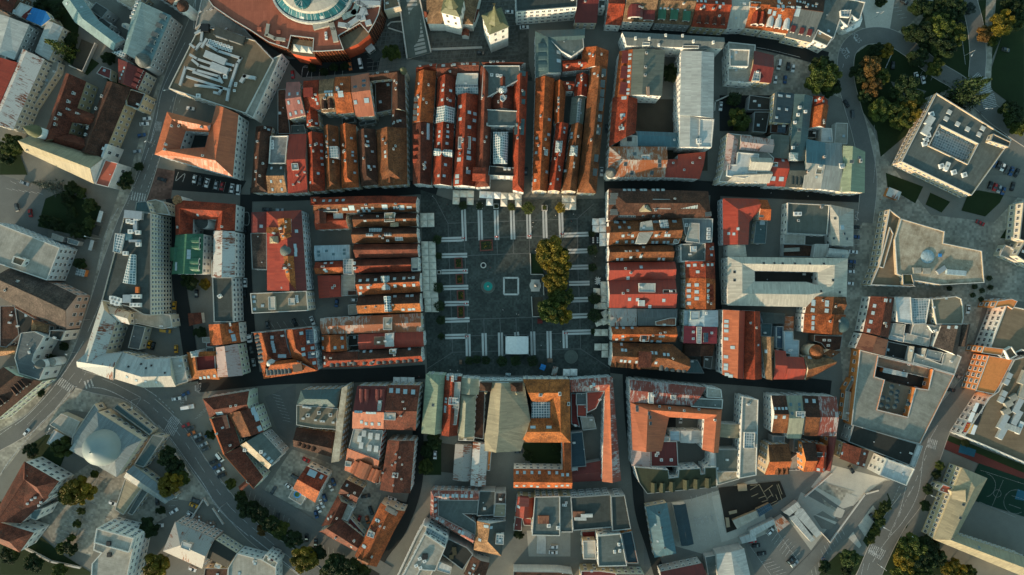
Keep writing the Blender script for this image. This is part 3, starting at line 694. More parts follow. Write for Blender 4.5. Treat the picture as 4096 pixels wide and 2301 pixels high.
# ---- old town, north west block
N('town_house','pink metal roofed house at the bend below the car park','house','cream')
R('350,795 482,790','368,1150 532,1112',12,3,'mp',.5); P('268,868 345,858 388,1290 268,1292',6,'br',.2, wall='brownw'); K('380,910 460,905 372,992 470,985 390,1105 442,1088 500,1078',.9,1.6)
N('town_house','red tiled house with a red metal dormer left of the tan twin dormers','house','cream')
R('515,782 665,770','535,1060 680,1058',11,3,'r',.5); R('537,1055 545,1232','648,1062 668,1222',9,2.6,'r',.5); D('570,860','s',4,3,1.8,'mr')
N('town_house','brown roofed house with two barrel dormers and a round roof eye','house','cream',sky=0)
R('672,772 815,756','690,1085 832,1078',12,3.5,'tb',.5); D('725,1060 785,1052','b',2.6,3,2.2,'br'); K('725,888 745,887 765,886 787,885 735,917 765,915 790,914',.8,1.2)
N('town_house','bright orange tiled house with one big square roof light','house','cream',chim=1, sky=0)
R('818,746 970,735','835,1100 1002,1086',12.5,3.5,'o',.5); K('875,908',2.4,2.8); K('845,865',1.6,1.6)
N('town_house','salmon metal roofed house with a square roof light near the brown corner house','house','cream',sky=0)
R('972,737 1150,703','1020,1130 1202,1118',12.5,3.5,'ms',.45); K('1125,970',2.2,2.2); K('1018,988',1.4,1.8); K('1098,780 1098,826 1015,838',1.6,1.2,'solar')
N('corner_house','dark brown corner house with L shaped roof and copper corner gable','house','cream',chim=4)
R('1155,715 1490,672 1502,1070','1160,782 1376,760 1370,1062',12,3.4,'br',.5,'gg'); R('1368,1062 1362,1238','1505,1070 1512,1242',10,3,'br',.3); P('1205,790 1372,765 1368,1060 1215,1090',8,'br',.2); TW('1475,690',1.9,12, [(1.1,0),(1,1),(.5,3),(0,5)],'copper',8)
N('garden_house','low grey roofed garden house inside the dark north west courtyard','house','grey',chim=0)
P('395,1210 520,1205 540,1285 395,1290',4,'fg',.2); P('885,1140 1010,1135 1010,1180 890,1200',5,'fdk',.2); P('1050,1180 1210,1150 1215,1185 1060,1215',5,'fd',.2)
O(1000,500)
N('town_house','dark brown gabled house on the left end of the north west street front','house','cream')
R('52,80 8,655','205,78 172,652',9.5,4,'br',.5,'gh'); R('60,15 52,80','215,18 205,78',8,2.5,'br',.5); D('30,230 25,325 18,450 12,525','g',2,2,1.6,'br')
N('town_house','house with a weathered grey timber roof terrace and tan tiled front slope','house','white',sky=0)
P('195,108 366,102 340,372 180,372',12,'fwd',.9, wall='white'); R('178,372 340,370','172,660 355,655',10,3,'fd',.45,'gg','ot'); K('208,418 300,415 205,545 297,543 218,624 308,622',.85,1.3); AC('215,160 217,190 215,222',1.6,1.4,.3)
N('town_house','dusky red metal roofed house with a hatch beside the timber terrace','house','cream',sky=0)
R('375,90 546,86','366,662 556,650',10.5,3,'mr',.45); P('398,372 460,370 468,432 405,436',13.5,'fl',.2); C('460,490 532,460 425,580 480,555',.7,.6,1.6)
N('town_house','deep red tiled gabled house right of the dusky red metal roof','house','cream',sky=0)
R('556,78 572,645','706,82 728,635',10,4.2,'r',.42,'gh'); K('688,193 690,253 692,322 698,382 657,468 585,556',1.0,1.3)
N('town_house','brown gabled house with a large white framed glass roof box','house','cream')
R('712,12 740,628','852,15 876,620',10,4,'ob',.42,'gh'); P('755,205 842,205 850,318 762,315',14,'gs',0, wall='frame')
N('town_house','bright orange tiled gabled house with pale gutters on the street front','house','cream',sky=0)
R('868,0 885,612','1022,0 1052,600',10,4,'o',.45,'gh'); K('978,128 990,262 990,295 1015,350 1010,462',.9,1.2)
N('town_house','dark brown gabled house with small white roof windows beside the widest brown roof','house','cream',sky=0)
R('1036,58 1072,592','1212,42 1238,576',10,4,'br',.45,'gh'); K('1135,160 1138,200 1145,398 1147,412 1198,402 1180,258 1115,110',.9,1.3)
N('corner_house','widest brown tiled corner house at the right end of the north west front','house','cream',sky=0)
R('1220,50 1240,592','1512,30 1518,572',10,5.5,'ob',.42,'gh'); K('1305,262 1308,304',1.2,1.4); D('1360,560','g',4,3,2,'ob')
# ---- north centre block
O(1000,0)
N('town_house','red tiled house with four side gables on the left of the north square front','house','white',sky=0)
R('1618,640 1800,612','1600,708 1796,695',10.5,2.5,'r',.5); R('1602,700 1565,1190','1798,690 1765,1188',11,4,'o',.42); R('1565,1195 1572,1778','1767,1192 1748,1788',10,4,'rb',.45)
D('1590,965 1588,1030 1582,1090 1580,1150','s',2,2,1.5,'mgd'); D('1590,1310 1585,1410 1583,1470 1580,1545','g',3,3,2.2,'r'); K('1718,1218 1718,1270 1718,1322',2.6,1.4); K('1628,808 1627,938 1622,1034 1622,1104 1690,1568 1690,1618',.9,1.0)
N('town_house','long red roofed house with a white glass lattice lantern across its ridge','house','white',sky=0)
R('1808,618 2010,600','1800,748 2002,735',11,3,'rb',.5); R('1812,745 1760,1782','1988,735 1944,1795',11,4,'r',.45); R('1802,1035 1785,1190','1975,1042 1968,1192',11.6,4.2,'gw',.5,'gg',wall='frame'); R('1778,1432 1952,1448','1772,1500 1952,1516',14,1.4,'gw',.5, wall='frame')
K('1830,1272 1827,1315 1822,1385 1908,1272 1905,1320 1900,1385 1870,822 1860,872 1935,876 1855,965 1930,972 1820,1697 1872,1697 1885,1590',1.1,1.5); K('1865,635 1968,628',1.6,2.2)
N('town_house','red roofed house with a white roof terrace and glazed veranda near the churchyard','house','white',sky=0)
R('2010,602 2212,598','2002,705 2208,705',11.5,2.6,'rb',.45); P('2002,708 2202,706 2196,820 1984,815',12.5,'pale_roof',.4, wall='white'); R('1985,818 2202,815','1985,905 2200,905',12,1.2,'gs',.4, wall='frame')
R('2005,918 1960,1795','2200,918 2170,1802',11.5,4,'r',.45); P('2010,1322 2130,1318 2128,1440 2006,1435',14.5,'pale_roof',.3); K('2060,622 2162,622',1.6,2.0); K('2030,1030 2028,1150',1.4,2.2); K('2115,1085 2170,1100 2165,1165 2115,1228 2162,1345 2110,1470',1.4,1.8); K('2018,1540 2000,1702 1998,1755 2110,1525 2105,1660',1.8,2.4)
N('palace','largest north front house with a white glass vault and grey flat roofs','house','white',sky=0)
R('2215,622 2172,1808','2335,760 2312,1800',11.5,4,'rb',.5,'gh'); R('2545,760 2532,1832','2680,690 2642,1858',11.5,4,'r',.45,'gh')
R('2222,600 2670,606','2255,640 2610,640',11.5,2.5,'rb',.5); P('2252,632 2602,632 2606,766 2250,962 2230,960',14,'fg',.4); P('2270,1055 2582,1070 2580,1220 2280,1215',14,'fg',.4)
R('2335,760 2335,1060','2545,760 2545,1060',10.5,4,'rb',.5); P('2415,925 2445,912 2472,948 2440,985 2412,960',15,'gs',.2, wall='frame'); TW('2440,870',2.2,13.5, [(1,0),(.9,.8),(.5,1.6),(0,2)],'gw',12,'glass_dome')
R('2345,1272 2345,1580','2492,1272 2480,1580',13,3,'gw',.5,'hh',wall='frame'); P('2310,1600 2560,1620 2550,1700 2300,1690',12.5,'fdk',.3);
AC('2460,1632 2500,1632',1.4,1.2,.9); AC('2332,725 2385,730 2420,735',1.5,1.5,.5); D('2270,1690 2470,1720','g',6,4,3,'r'); K('2345,1242 2362,1242 2435,1240 2500,1240',1.0,1.2)
D('2655,720 2652,910 2650,990 2645,1180','s',2.2,2,1.5,'mt'); D('2640,1255','s',5,3,1.8,'mt')
# ---- north east of centre
O(2000,0)
N('corner_house','dark teal metal corner house with three oval dormers by the bell tower','house','white',(1.0,1.4,3.4,3.6),sky=2)
R('338,300 345,748','592,485 596,700',12,3.5,'mt',.48); R('340,295 822,280','590,490 800,470',12,3.2,'mt',.45); P('470,372 802,362 810,458 690,545 592,492',14.5,'fg',.2)
D('372,480 372,560 372,640','b',5,3,2.4,'mt'); P('592,500 690,498 695,570 598,580',9,'mt',.2); K('565,505 565,588',1.6,2.2)
N('town_house','orange tiled T shaped house above the narrow ridge roofs','house','white',(.9,1.2,3.4,3.2),sky=1)
R('800,458 780,668','1050,490 1036,655',10.5,4,'o',.48); R('602,586 790,572','600,692 865,668',10,3,'r',.5)
N('town_house','long brown roofed house with a row of green metal dormers above the lane','house','cream',sky=1)
R('868,660 850,870','1037,660 1022,875',10.5,4,'ob',.5); R('848,872 748,1860','1022,875 928,1866',10,4.4,'ob',.5,'gh')
D('1015,712 1005,820 998,910 995,990 985,1045 975,1150 962,1275 942,1535 930,1670','s',3.2,2.4,1.7,'mgd'); P('803,1330 830,1500 790,1640 758,1762 775,1600',9.5,'mw',0)
N('garden_house','small dark red gabled house between teal corner house and long brown roof','house','white')
R('737,718 712,930','856,722 842,935',9.5,3,'r',.5)
N('glass_hall','narrow hall with a green metal roof and long glazed ridge','hall','grey',None)
R('692,938 668,1200','826,938 802,1202',8.5,1.8,'gg',.5); R('745,955 725,1190','790,955 765,1195',9.8,.9,'gs',.5)
N('town_house','red tiled house with a white hip line in the north east yard','house','white',sky=1)
R('526,788 524,1200','640,800 612,1190',9.5,4,'o',.42); R('575,782 718,785','640,880 710,880',9.5,3,'r',.5)
N('town_house','orange brown gabled house at the left of the north east square front','house','cream',sky=0)
R('342,758 310,1842','527,760 456,1848',10,4.4,'o',.48); K('474,1155 468,1300 355,1335 350,1475 450,1660 340,1742',1.2,1.6); P('430,1442 462,1442 460,1500 425,1496',13,'fw',.2); D('360,895 350,1275 345,1385 345,1560 330,1680','g',3,2.4,2,'o')
N('town_house','narrow red house with a white framed glass lantern on its roof','house','cream',sky=0)
R('540,1195 462,1840','662,1195 582,1848',10,3.6,'r',.45); R('540,1358 530,1472','606,1360 596,1476',13.3,1.6,'gs',.5,'hh',wall='frame'); K('622,1237 618,1277',1,1.3); K('570,1610 555,1730 490,1775',.9,1.2)
N('town_house','narrow brown house with a pyramid glass lantern facing the square','house','cream',sky=0)
R('690,1200 600,1842','802,1202 738,1852',10,4,'ob',.5); R('685,1405 668,1500','752,1405 745,1512',13.5,2,'gs',.5,'hh',wall='frame'); K('692,1290 690,1325 632,1605 630,1650',1.2,1.6)
# ---- north east block
O(2000,0)
N('apartment_building','long dark metal roofed apartment block with a bright white south wall','building','white',(1.1,1.3,5.0,3.4),sky=0)
R('1175,305 2165,362','1222,440 2152,470',15,1.4,'mgd',.5); D('1280,305 1325,307 1578,312 1815,325 1920,338 2085,350','s',4,2,1.2,'mgd'); AC('1305,375 1437,380 1595,348 1757,352 1862,405 2052,415 1530,440',1,1.4,1.4,0,'chimw'); P('1765,438 1920,440 1918,466 1765,466',16,'fb',.2); P('1380,405 1448,408 1445,438 1375,438',16,'mg',.2)
N('apartment_house','grey green metal roofed wing with three red dormers and orange mansard slope','house','white',sky=0)
R('1278,475 1256,917','1592,486 1562,928',14,1.2,'gg',.36); R('1152,495 1103,940','1280,476 1256,918',10.5,3.6,'o',1); D('1175,560 1163,705 1155,860','s',5.5,4,1.6,'mrd'); K('1255,530 1253,567 1249,642 1246,680 1243,735 1240,792 1236,866 1234,903',1.0,1.4); AC('1427,885',1.4,4.5,.9,.05,'chim'); C('1412,515 1402,650 1398,728',.9,1.1,.6)
N('town_house','dark red tiled house beside the bare earth courtyard','house','cream',sky=0)
R('1087,942 1050,1420','1327,952 1310,1282',10,3.4,'r',.58); K('1197,945 1183,1112 1175,1240',1.4,2.4); P('1172,1262 1322,1268 1326,1312 1170,1302',10,'fd',.2)
N('department_store','long pale blue grey metal roofed wing with stepped white walls','building','white',sky=0)
R('1748,490 1735,1112','2066,510 2058,1142',15,1.2,'mw',.6); R('1737,1110 1733,1420','1926,1140 1918,1422',14,1,'mw',.5); P('1927,1145 2067,1152 2042,1422 1920,1418',14.5,'fw',.4, wall='white'); AC('1915,1355 1918,1378',2.4,1.4,1)
N('annex','blue metal roofed annex with a pale flat end above the rusty roof','annex','white',None, sky=0)
R('1325,1266 1725,1280','1325,1408 1742,1420',9.5,.8,'mb',.3); P('1170,1300 1326,1312 1326,1412 1165,1410',10.5,'mg',.2); AC('1248,1345',2.4,2,.6,0,'black'); AC('1680,1352',1,1,.7)
O(2000,500)
N('corner_house','large corner house with a patchy orange and white rusted metal roof','house','white',sky=0)
R('1052,208 1612,210','1042,502 1590,506',11.5,3.6,'rus',.48,'hg'); TW('1070,462',2.4,11.5, [(1.1,0),(1.05,.8),(.75,2.4),(.3,3.6),(.3,4.4),(0,5.4)],'mgd',16); K('1210,378 1272,462 1538,350 1540,392 1465,462 1300,280',1.6,1.8,'glass'); P('1368,290 1442,288 1440,348 1366,346',14.8,'gs',.2)
N('town_house','crimson metal roofed house right of the patchy rusted roof','house','white',sky=0)
R('1605,332 1712,330 1716,285 1985,258','1590,505 1650,507 1700,508 1925,522',10.5,2.2,'mr',.5); C('1925,320 1855,368 1773,436 1668,370',.8,.8,.8)
# ---- top row right of the churches
O(2000,0)
N('office_building','white modern office block with a grid of square windows and dark flat roof','office','white',(1.5,1.5,2.6,3.6),vents=1)
P('150,-70 748,-70 742,65 160,112',17,'fd',.5)
N('town_house','plain dark red metal roof right of the white office block','house','cream',sky=1)
R('748,-90 955,-90','720,218 935,222',9,2.5,'mrd',.35); C('820,18',.8,.8,.8)
N('town_house','dark house with an orange stained front slope beside the dark gap','house','white',chim=0, sky=0)
R('1052,-70 1212,-70','1016,236 1168,246',9,4,'r',.45,'gg','r'); P('952,0 1020,0 1012,80 950,78',9,'fd',.4, wall='white')
N('town_house','tan roofed house with a red round dormer at the upper street corner','house','white')
R('1228,-110 1525,-110','1182,208 1488,218',11,4.5,'tb',.45); D('1300,185','b',7,4,3.4,'mrd'); D('1430,205','s',5,3,2,'mrd')
N('town_house','brown roofed house with three green box dormers','house','grey',sky=0)
R('1530,-110 1898,-110','1492,222 1842,245',9.5,4.5,'tb',.45); D('1552,195 1668,200 1788,212','s',3.4,3,2,'mgr'); K('1550,85 1588,88 1660,97 1715,100 1785,107',.9,1.2)
N('town_house','red brown roofed house with four little eyebrow dormers','house','yellow',sky=0)
R('1900,-110 2232,-110','1845,256 2186,280',9.5,4.5,'r',.5); D('1915,225 1990,230 2065,238 2145,243','b',1.8,2.4,1.6,'rb'); K('1900,10 1942,12 1982,15 2155,38 2122,68 1968,65 2090,25',1,1.4)
N('town_house','pale zinc roofed house between two orange roofs on the upper street','house','white',sky=0)
R('2232,-90 2425,-90','2190,268 2372,266',9.5,3.5,'mg',.5); K('2278,175',.8,.8); P('2315,25 2400,25 2395,95 2310,90',12.4,'mw',.2)
O(3000,0)
N('town_house','orange roofed house with two steep triangular red dormers','house','cream',sky=0)
R('5,-80 200,-80','-48,270 118,292',9.5,4.5,'o',.45); D('35,250 92,252','g',3.6,4,3.4,'r'); P('0,15 105,22 100,75 -2,68',13.6,'gs',.2)
N('town_house','orange roofed house with three white oval dormers','house','cream',sky=0)
R('200,-80 450,-70','120,290 360,326',10,4.5,'o',.5); D('180,265 255,278 335,292','b',3,4,2.2,'fw'); K('235,130 190,112 283,163 280,20 318,65 275,65',1.4,2); P('355,60 430,62 425,95 352,90',14.3,'gs',.2)
N('town_house','house with a black upper slope and dark red lower slope by the white corner block','house','cream',sky=0)
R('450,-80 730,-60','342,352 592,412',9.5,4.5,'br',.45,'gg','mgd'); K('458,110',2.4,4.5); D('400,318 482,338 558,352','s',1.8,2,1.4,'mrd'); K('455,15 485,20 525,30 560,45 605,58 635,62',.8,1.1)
N('corner_block','white corner block of several grey flat roofs and a pale awning at the road bend','building','white')
P('712,-60 1115,20 1062,182 1040,190 985,150 945,255 872,195 810,370 740,445 600,392 690,130',10,'fg',.5); P('655,285 800,360 745,445 610,385',10.8,'fb',.4, wall='white'); R('880,295 1078,140','935,312 1060,255',5,1.6,'canvasw',.5); P('875,100 980,95 960,165 880,160',11,'gs',.3)
O(2000,0)
N('villa','white cubic villa with a raised concrete roof box by the lane','villa','white',chim=0)
P('2205,405 2466,432 2445,795 2362,800 2200,782',9,'fl',.6); P('2215,472 2412,478 2396,642 2218,640',12.5,'fl',.6, wall='white')
O(3000,0)
N('house','red metal roofed house with a grey glazed strip beside the small car park','house','yellow',sky=0)
R('42,490 228,535','-12,782 202,802',9,2.4,'mrd',.5); P('55,640 110,645 95,782 20,780',10.5,'gs',.2)
N('office_building','large dark flat roofed office block with a sunken glass atrium','office','tanw',(1.4,1.5,2.4,3.0),vents=0)
P('1800,898 2525,1348 2140,1885 1462,1560',9.5,'fg',.8, hole='1832,1205 2202,1388 2100,1582 1728,1405'); P('1812,1230 2180,1392 2080,1560 1750,1402',6,'gs',0, wall='white')
AC('1918,1085 1888,1148 1998,1200 2095,1248 2240,1242 2205,1300',2.2,2.2,.7,-.5,'fw'); AC('1725,1170 1690,1260',5,3.5,1.4,1.0,'fw'); AC('1745,1105 1712,1310 1692,1355 1678,1390 1795,1293 1840,1605 1960,1665 2060,1690',2.4,2.4,1.0,.3); AC('1890,1610',2,4.5,1.4,-.4); P('2350,1290 2520,1370 2500,1420 2320,1360',12.5,'fd',.4)
# ================================================================== east side
O(3000,0)
N('house','yellow walled house with a dark blue grey roof and four roof windows','house','yellow',chim=0, sky=0)
R('240,890 212,1185','432,905 392,1192',11,1,'fdb',.08); K('285,922 300,925 362,928 378,930 280,1050 352,1058 256,1135',1,1.3)
N('outbuilding','low dark roofed outbuilding left of the yellow walled house','outbuilding','grey',None, vents=1)
P('0,918 200,945 190,1062 -20,1058',6,'fdk',.2); P('45,1080 192,1080 155,1280 28,1270',7,'fdk',.3)
N('outbuilding','brown outbuilding with a solar panel behind the yellow walled house','outbuilding','brownw',None, chim=0, sky=0)
P('202,1188 378,1190 352,1292 198,1282',7,'br',.2); P('270,1205 350,1208 340,1285 262,1278',7.8,'solar',0)
N('house','orange tiled house with crossing gables and white walls at the park road','house','white',chim=1, sky=0)
R('612,925 602,1040','752,972 745,1060',9,3,'r',.5); R('600,1035 575,1235','760,1015 725,1232',9.5,4,'o',.45); K('635,970 708,978',1,1.2)
N('terrace_house','low house with white flat terrace and steel pergola frame by the park road','house','white',None, vents=1)
P('692,1235 790,1238 800,1372 688,1368',8,'fw',.4); P('830,1185 945,1190 938,1390 815,1380',5,'fl',.3); P('560,1255 640,1258 635,1330 540,1328',6,'fdk',.2)
N('town_house','long dark teal roofed row house with a glass pyramid lantern','house','cream',chim=0, sky=0)
R('428,905 385,1556','604,930 532,1556',11,1.4,'mt',.5); R('378,1556 545,1556','335,1806 508,1812',10,3,'fd',.4); AC('475,1040 460,1110 530,1080 430,1185 412,1427',1.4,1.4,1); R('385,1470 380,1550','468,1475 464,1555',12.8,1.4,'gs',.5,'hh',wall='frame'); K('475,1255 458,1398',1.2,1.2,'glass')
D('395,1780 430,1785 470,1788','b',2,3,1.6,'fd')
O(3000,500)
N('town_house','green grey roofed house with a red metal street front and two roof windows','house','white',sky=0)
R('205,88 190,312','382,105 372,330',11,.9,'fgg',.5); R('212,312 372,322','160,590 336,596',10,3,'mr',.4); K('222,518 302,522',2.2,2.0); K('318,343',1.2,1.2); P('215,360 270,362 268,402 212,400',12.6,'fb',.2)
N('town_house','blue metal roofed house with a pale street slope and tan hatch','house','cream',sky=0)
R('542,135 728,170','505,612 682,618',11,2.4,'mb',.5,'gg','mg'); C('708,312 552,455',.9,.9,1.5); P('655,368 715,370 690,475 632,472',13,'fbt',.1); K('640,505',1,1)  # street slope takes a paler metal to paint sunlight on it
N('town_house','slate blue metal roofed house with one pale square hatch','house','white',sky=0)
R('706,170 885,178','682,618 868,642',11,2,'mb3',.5); P('865,370 912,372 915,415 868,415',13.5,'fw',.1)
N('corner_house','corner house with a yellow green copper roof and cream front','house','cream',sky=0)
R('900,200 870,650','1112,258 1106,655',12,3,'mc',.3); K('982,355 1055,318',1.4,1.8,'glass'); C('1058,350',1.6,1,1.2); P('885,600 975,605 972,640 880,640',12.4,'ft',.2)
O(2000,500)
N('corner_house','cream corner block with white roof terraces and a pink metal side slope','house','cream',vents=2, sky=0)
P('2150,440 2200,80 2330,95 2420,100 2645,320 2600,560 2110,548',11.5,'fl',.4); R('2202,78 2152,445','2300,150 2258,425',12.2,1.4,'rup',.5); P('2295,262 2500,280 2480,470 2360,515 2188,490 2195,385 2280,380',13.5,'fw',.5, wall='white'); R('2262,470 2625,440','2200,540 2600,556',11.8,2.2,'mg',.35); R('2320,95 2640,140','2310,240 2630,270',12.4,1.6,'rup',.5); R('2415,310 2622,320','2390,450 2600,460',13,3,'mg',.4)
O(3000,500)
N('office_building','flat grey green roofed office with a pale metal hipped end','office','white',(1.2,1.6,3,3.6),sky=0)
P('368,750 772,770 748,1065 355,1045',8,'fgg',.7); R('770,768 788,1165','1000,815 998,1172',8,2.6,'mg',.25,'hg'); AC('455,860',4,2,1); C('683,795 460,925',1,1,1); P('330,1055 535,1065 530,1152 328,1148',5,'fl',.3); K('888,990',2.2,2.2); K('822,902 935,1098 810,1095 910,1050',1.1,1.1,'glass')
N('outbuilding','low brown courtyard roofs between grey office and pale quadrangle','outbuilding','grey',None, vents=1)
P('322,1152 540,1155 610,1160 600,1272 318,1270',4.5,'br',.3); P('630,1150 760,1152 742,1280 610,1275',8,'mg',.2); R('762,1188 945,1208','728,1275 942,1290',8.5,1.6,'mw',.5); AC('398,1205',8,2,1,.05,'fl')
N('town_hall','pale grey metal roofed quadrangle around a dark courtyard','public building','white',(1.2,1.9,3.1,4.0),sky=0, chim=0)
R('-215,1272 945,1287 932,1662 560,1758 -215,1742','45,1408 662,1420 655,1545 540,1515 45,1512',11.5,1.6,'mcm',.5, closed=True); R('-217,1160 -215,1272','-45,1158 -30,1272',8,2.2,'mcm',.5)
K('132,1335 235,1335 315,1337 433,1338 577,1340 712,1340 685,1605 800,1500 865,1615 -150,1420 -150,1500',1.0,1.0,'black'); P('45,1410 660,1425 655,1545 540,1515 45,1512',5,'fdk',.2)
N('town_house','salmon red metal roofed L shaped corner house with pale blue walls','house','bluew',(1.1,1.8,3,3.9),sky=0)
R('78,714 -264,705 -257,1160','92,828 -5,935 -16,1155',9.5,3.2,'mr',.5); K('-115,1003 -205,1048 -155,1052',1.2,1.2)
N('house','small house with a dark red upper slope and orange front beside the salmon L roof','house','cream',chim=0, sky=0)
R('80,720 168,724','85,915 198,922',9,3,'o',.5); P('60,928 168,925 152,1145 35,1142',5,'mt',.2); K('110,880',2,1,'glass'); K('118,945',2.4,1.8)
# ---- east side of the square
O(2000,500)
N('palace','large brown hipped palace with a row of roof windows and a green roof terrace','house','white',(1.2,2,3.1,4.0),chim=3, sky=0)
R('1048,612 2008,640','1042,922 2036,892',12.5,5,'br',.5,'hh')
K('1202,628 1247,628 1290,628 1366,628 1402,628 1480,628 1522,628 1572,628 1615,628 1662,628 1740,632 1775,632 1852,632 1895,632 1938,634',1.5,1.2,'gs'); R('1342,742 1345,840','1458,742 1460,838',15.6,2,'mtan',.5,'hh'); P('1475,715 1640,718 1645,812 1478,808',16,'fgn',.6, wall='cream'); R('1645,722 1902,722','1650,808 1905,808',15.8,1.4,'gs',.5, wall='frame')
D('1062,690 1048,745 1062,845','s',2.6,2.4,1.8,'mgd'); D('2022,700 2025,775 2028,862','s',2,2,1.5,'mgd'); K('1155,881 1175,881 1195,881 1215,882 1237,881 1255,881 1278,882 1298,882 1380,878 1482,880 1535,878',.9,.9,'glass')
N('town_house','house with black north slope, orange south slope and a pale metal roof band','house','white',chim=2, sky=0)
R('1046,932 1752,900','1046,1160 1738,1142',11,4.5,'ob',.5); P('1362,938 1466,920 1482,1030 1415,1146 1310,1146 1345,1028',15.2,'mg',0); P('1540,918 1618,915 1632,995 1555,995',15.2,'gs',0)
K('1112,938 1132,940 1200,938 1155,988 1246,990 1490,936 1510,936 1675,932 1690,932 1187,1070 1278,1070 1505,1068 1600,1066 1630,1066 1130,1130 1218,1128 1280,1128 1475,1132 1512,1132 1583,1132 1620,1132',1.2,1.4); D('1058,985 1052,1080','g',3,2,2,'ob'); P('1672,1140 1690,1062 1755,1060 1720,1145',12.5,'fl',.3)
N('town_house','brown ridge roofed house with black north slope above the big crimson roofs','house','white',chim=2, sky=0)
R('1046,1165 1662,1160','1046,1316 1672,1310',10.5,3.8,'ob',.45); K('1325,1217 1262,1280 1135,1296 1175,1296 1358,1272 1535,1292 1577,1294 1384,1180',1.2,1.4)
N('annex','slate blue flat roofed annex with a pinkish metal deck behind the brown palace','annex','grey',vents=0, sky=0)
P('1760,902 2055,905 2045,1132 1800,1140',10.5,'mb3',.4); P('1832,945 1925,950 1925,1140 1790,1122',12,'mg',.3); AC('1795,968 2008,1010 2008,1050 2008,1090',1.8,1.8,1); TW('1770,1080',2,9, [(1,0),(.6,1.4),(0,2)],'fb',14)
N('town_house','grey flat roofed house with a white hatch and a red tiled right slope','house','white',sky=0)
P('1742,1150 1985,1142 1982,1312 1745,1318',11,'fg',.4); R('1985,1140 1982,1312','2062,1135 2078,1316',8.5,3,'r',0); P('1840,1170 1898,1170 1898,1226 1840,1226',12,'fw',.1); K('2032,1197 2040,1255',1,1.3)
O(2000,1100)
N('town_house','orange tiled house with paired roof windows on the rear lane','house','cream',chim=2, sky=0)
R('1790,30 1790,328','2078,38 2078,332',10.5,4.2,'o',.6); K('1822,97 1822,152 1822,207 1822,275 1898,97 1898,163 1898,228 2008,100 2008,155 2008,220',1.5,1.9); D('2045,120 2050,165 2052,220','g',2.6,2.4,1.8,'r')
N('town_house','orange tiled house with crossing ridges behind the grey hatch roof','house','cream',chim=1, sky=0)
R('1785,-130 1790,30','2072,-125 2078,36',10.5,4,'r',.6); K('1820,-90 1880,-95 2005,-98 2045,-98 1908,-30',1.2,1.6)
N('town_house','big bright red metal roofed house with skylights on the east square front','house','white',(1.2,2,3.1,4),chim=0, sky=0)
R('1046,-122 1688,-128','1046,55 1692,42',10.5,2.8,'mr',.45); R('1048,56 1692,44','1050,318 1700,320',10.5,3,'mr',.5); P('1342,80 1500,82 1498,168 1340,165',13.8,'mw',.2); P('1336,245 1398,245 1398,302 1338,300',13,'fw',0); P('1575,142 1700,142 1700,182 1572,182',13.4,'fdk',.2)
C('1230,150 1185,178 1208,-62 1260,-20',.9,.9,1.2); K('1250,235 1327,238 1580,245 1445,305 1362,-75 1235,30',1.4,1.6)
N('town_house','house with weathered grey lichen spotted flat metal roofs beside the bright red roof','house','cream',chim=0, sky=1)
R('1062,322 1320,326','1062,496 1318,492',10.5,.8,'rug',.5); R('1322,326 1712,330','1328,490 1698,488',10.8,1,'mgd',.5); P('1500,450 1640,415 1698,415 1696,488 1505,486',12.3,'rub',.2)
N('town_house','orange tiled ridge house with small dark dormers above the brown corner roof','house','white',chim=2, sky=0)
R('1072,502 1702,500','1078,640 1692,648',10.5,3.6,'o',.48); P('1355,582 1440,582 1436,642 1352,640',13.6,'o',.1); K('1382,600 1382,612 1400,600 1400,612',1.2,1.2,'glass'); K('1128,512 1190,512 1275,512 1185,592 1265,620 1545,592 1575,592 1465,638 1520,640 1545,642 1125,622 1185,622',1.2,1.3)
N('corner_house','dark brown corner house with a sunlit orange south slope full of small dormers','house','white',chim=1, sky=0)
R('1082,652 1665,668 1832,812','1066,888 1525,915 1802,938',10.5,4.4,'ob',.52); D('1112,880 1215,890 1280,898 1345,903 1398,908 1455,912 1500,916','g',2,2.4,1.7,'ob'); D('1550,915 1602,920 1660,926 1718,930 1768,934','b',2,2.4,1.6,'mgd'); K('1170,828 1207,832 1252,835 1318,840 1382,842 1445,844 1505,848 1172,670 1180,725 1213,728 1467,752 1505,755 1585,768 1622,770',1.1,1.5)
D('1392,740','s',5.6,5,2.4,'rb')
N('town_house','pale blue zinc roofed house on the rear lane east of the square','house','greenw',chim=0, sky=0)
R('1825,336 1820,492','2105,342 2106,502',11,1.6,'mb2',.5); P('1775,338 1825,338 1820,490 1770,488',10,'mb2',.2); AC('1990,370',1,1.5,.6); P('1842,352 1925,350 1922,432 1840,435',12.8,'mb2',.1)
N('town_house','crimson roofed house with a glazed strip and dark panels on the rear lane','house','cream',chim=0, sky=0)
R('1775,492 1770,658','2096,502 2092,664',10.5,1.8,'mcr',.45); P('1900,502 1945,502 1942,662 1900,660',12.8,'gs',.1); P('1965,560 2010,560 2008,650 1965,650',12.6,'solar',0); AC('1862,550 1862,615 2040,560',1.2,1.2,.8)
N('outbuilding','dark brown roofed rear building with low teal yard roofs beside the lane','outbuilding','brownw',None, chim=0, sky=0)
R('1795,668 1785,782','2072,672 2052,785',7,1.6,'br',.5); P('1822,815 1905,820 1970,950 1802,946',4,'mt',.2); P('1970,786 2052,786 2036,910 1966,892',5,'fd',.3); R('1700,495 1690,600','1758,480 1752,590',6,.8,'mgd',.5)
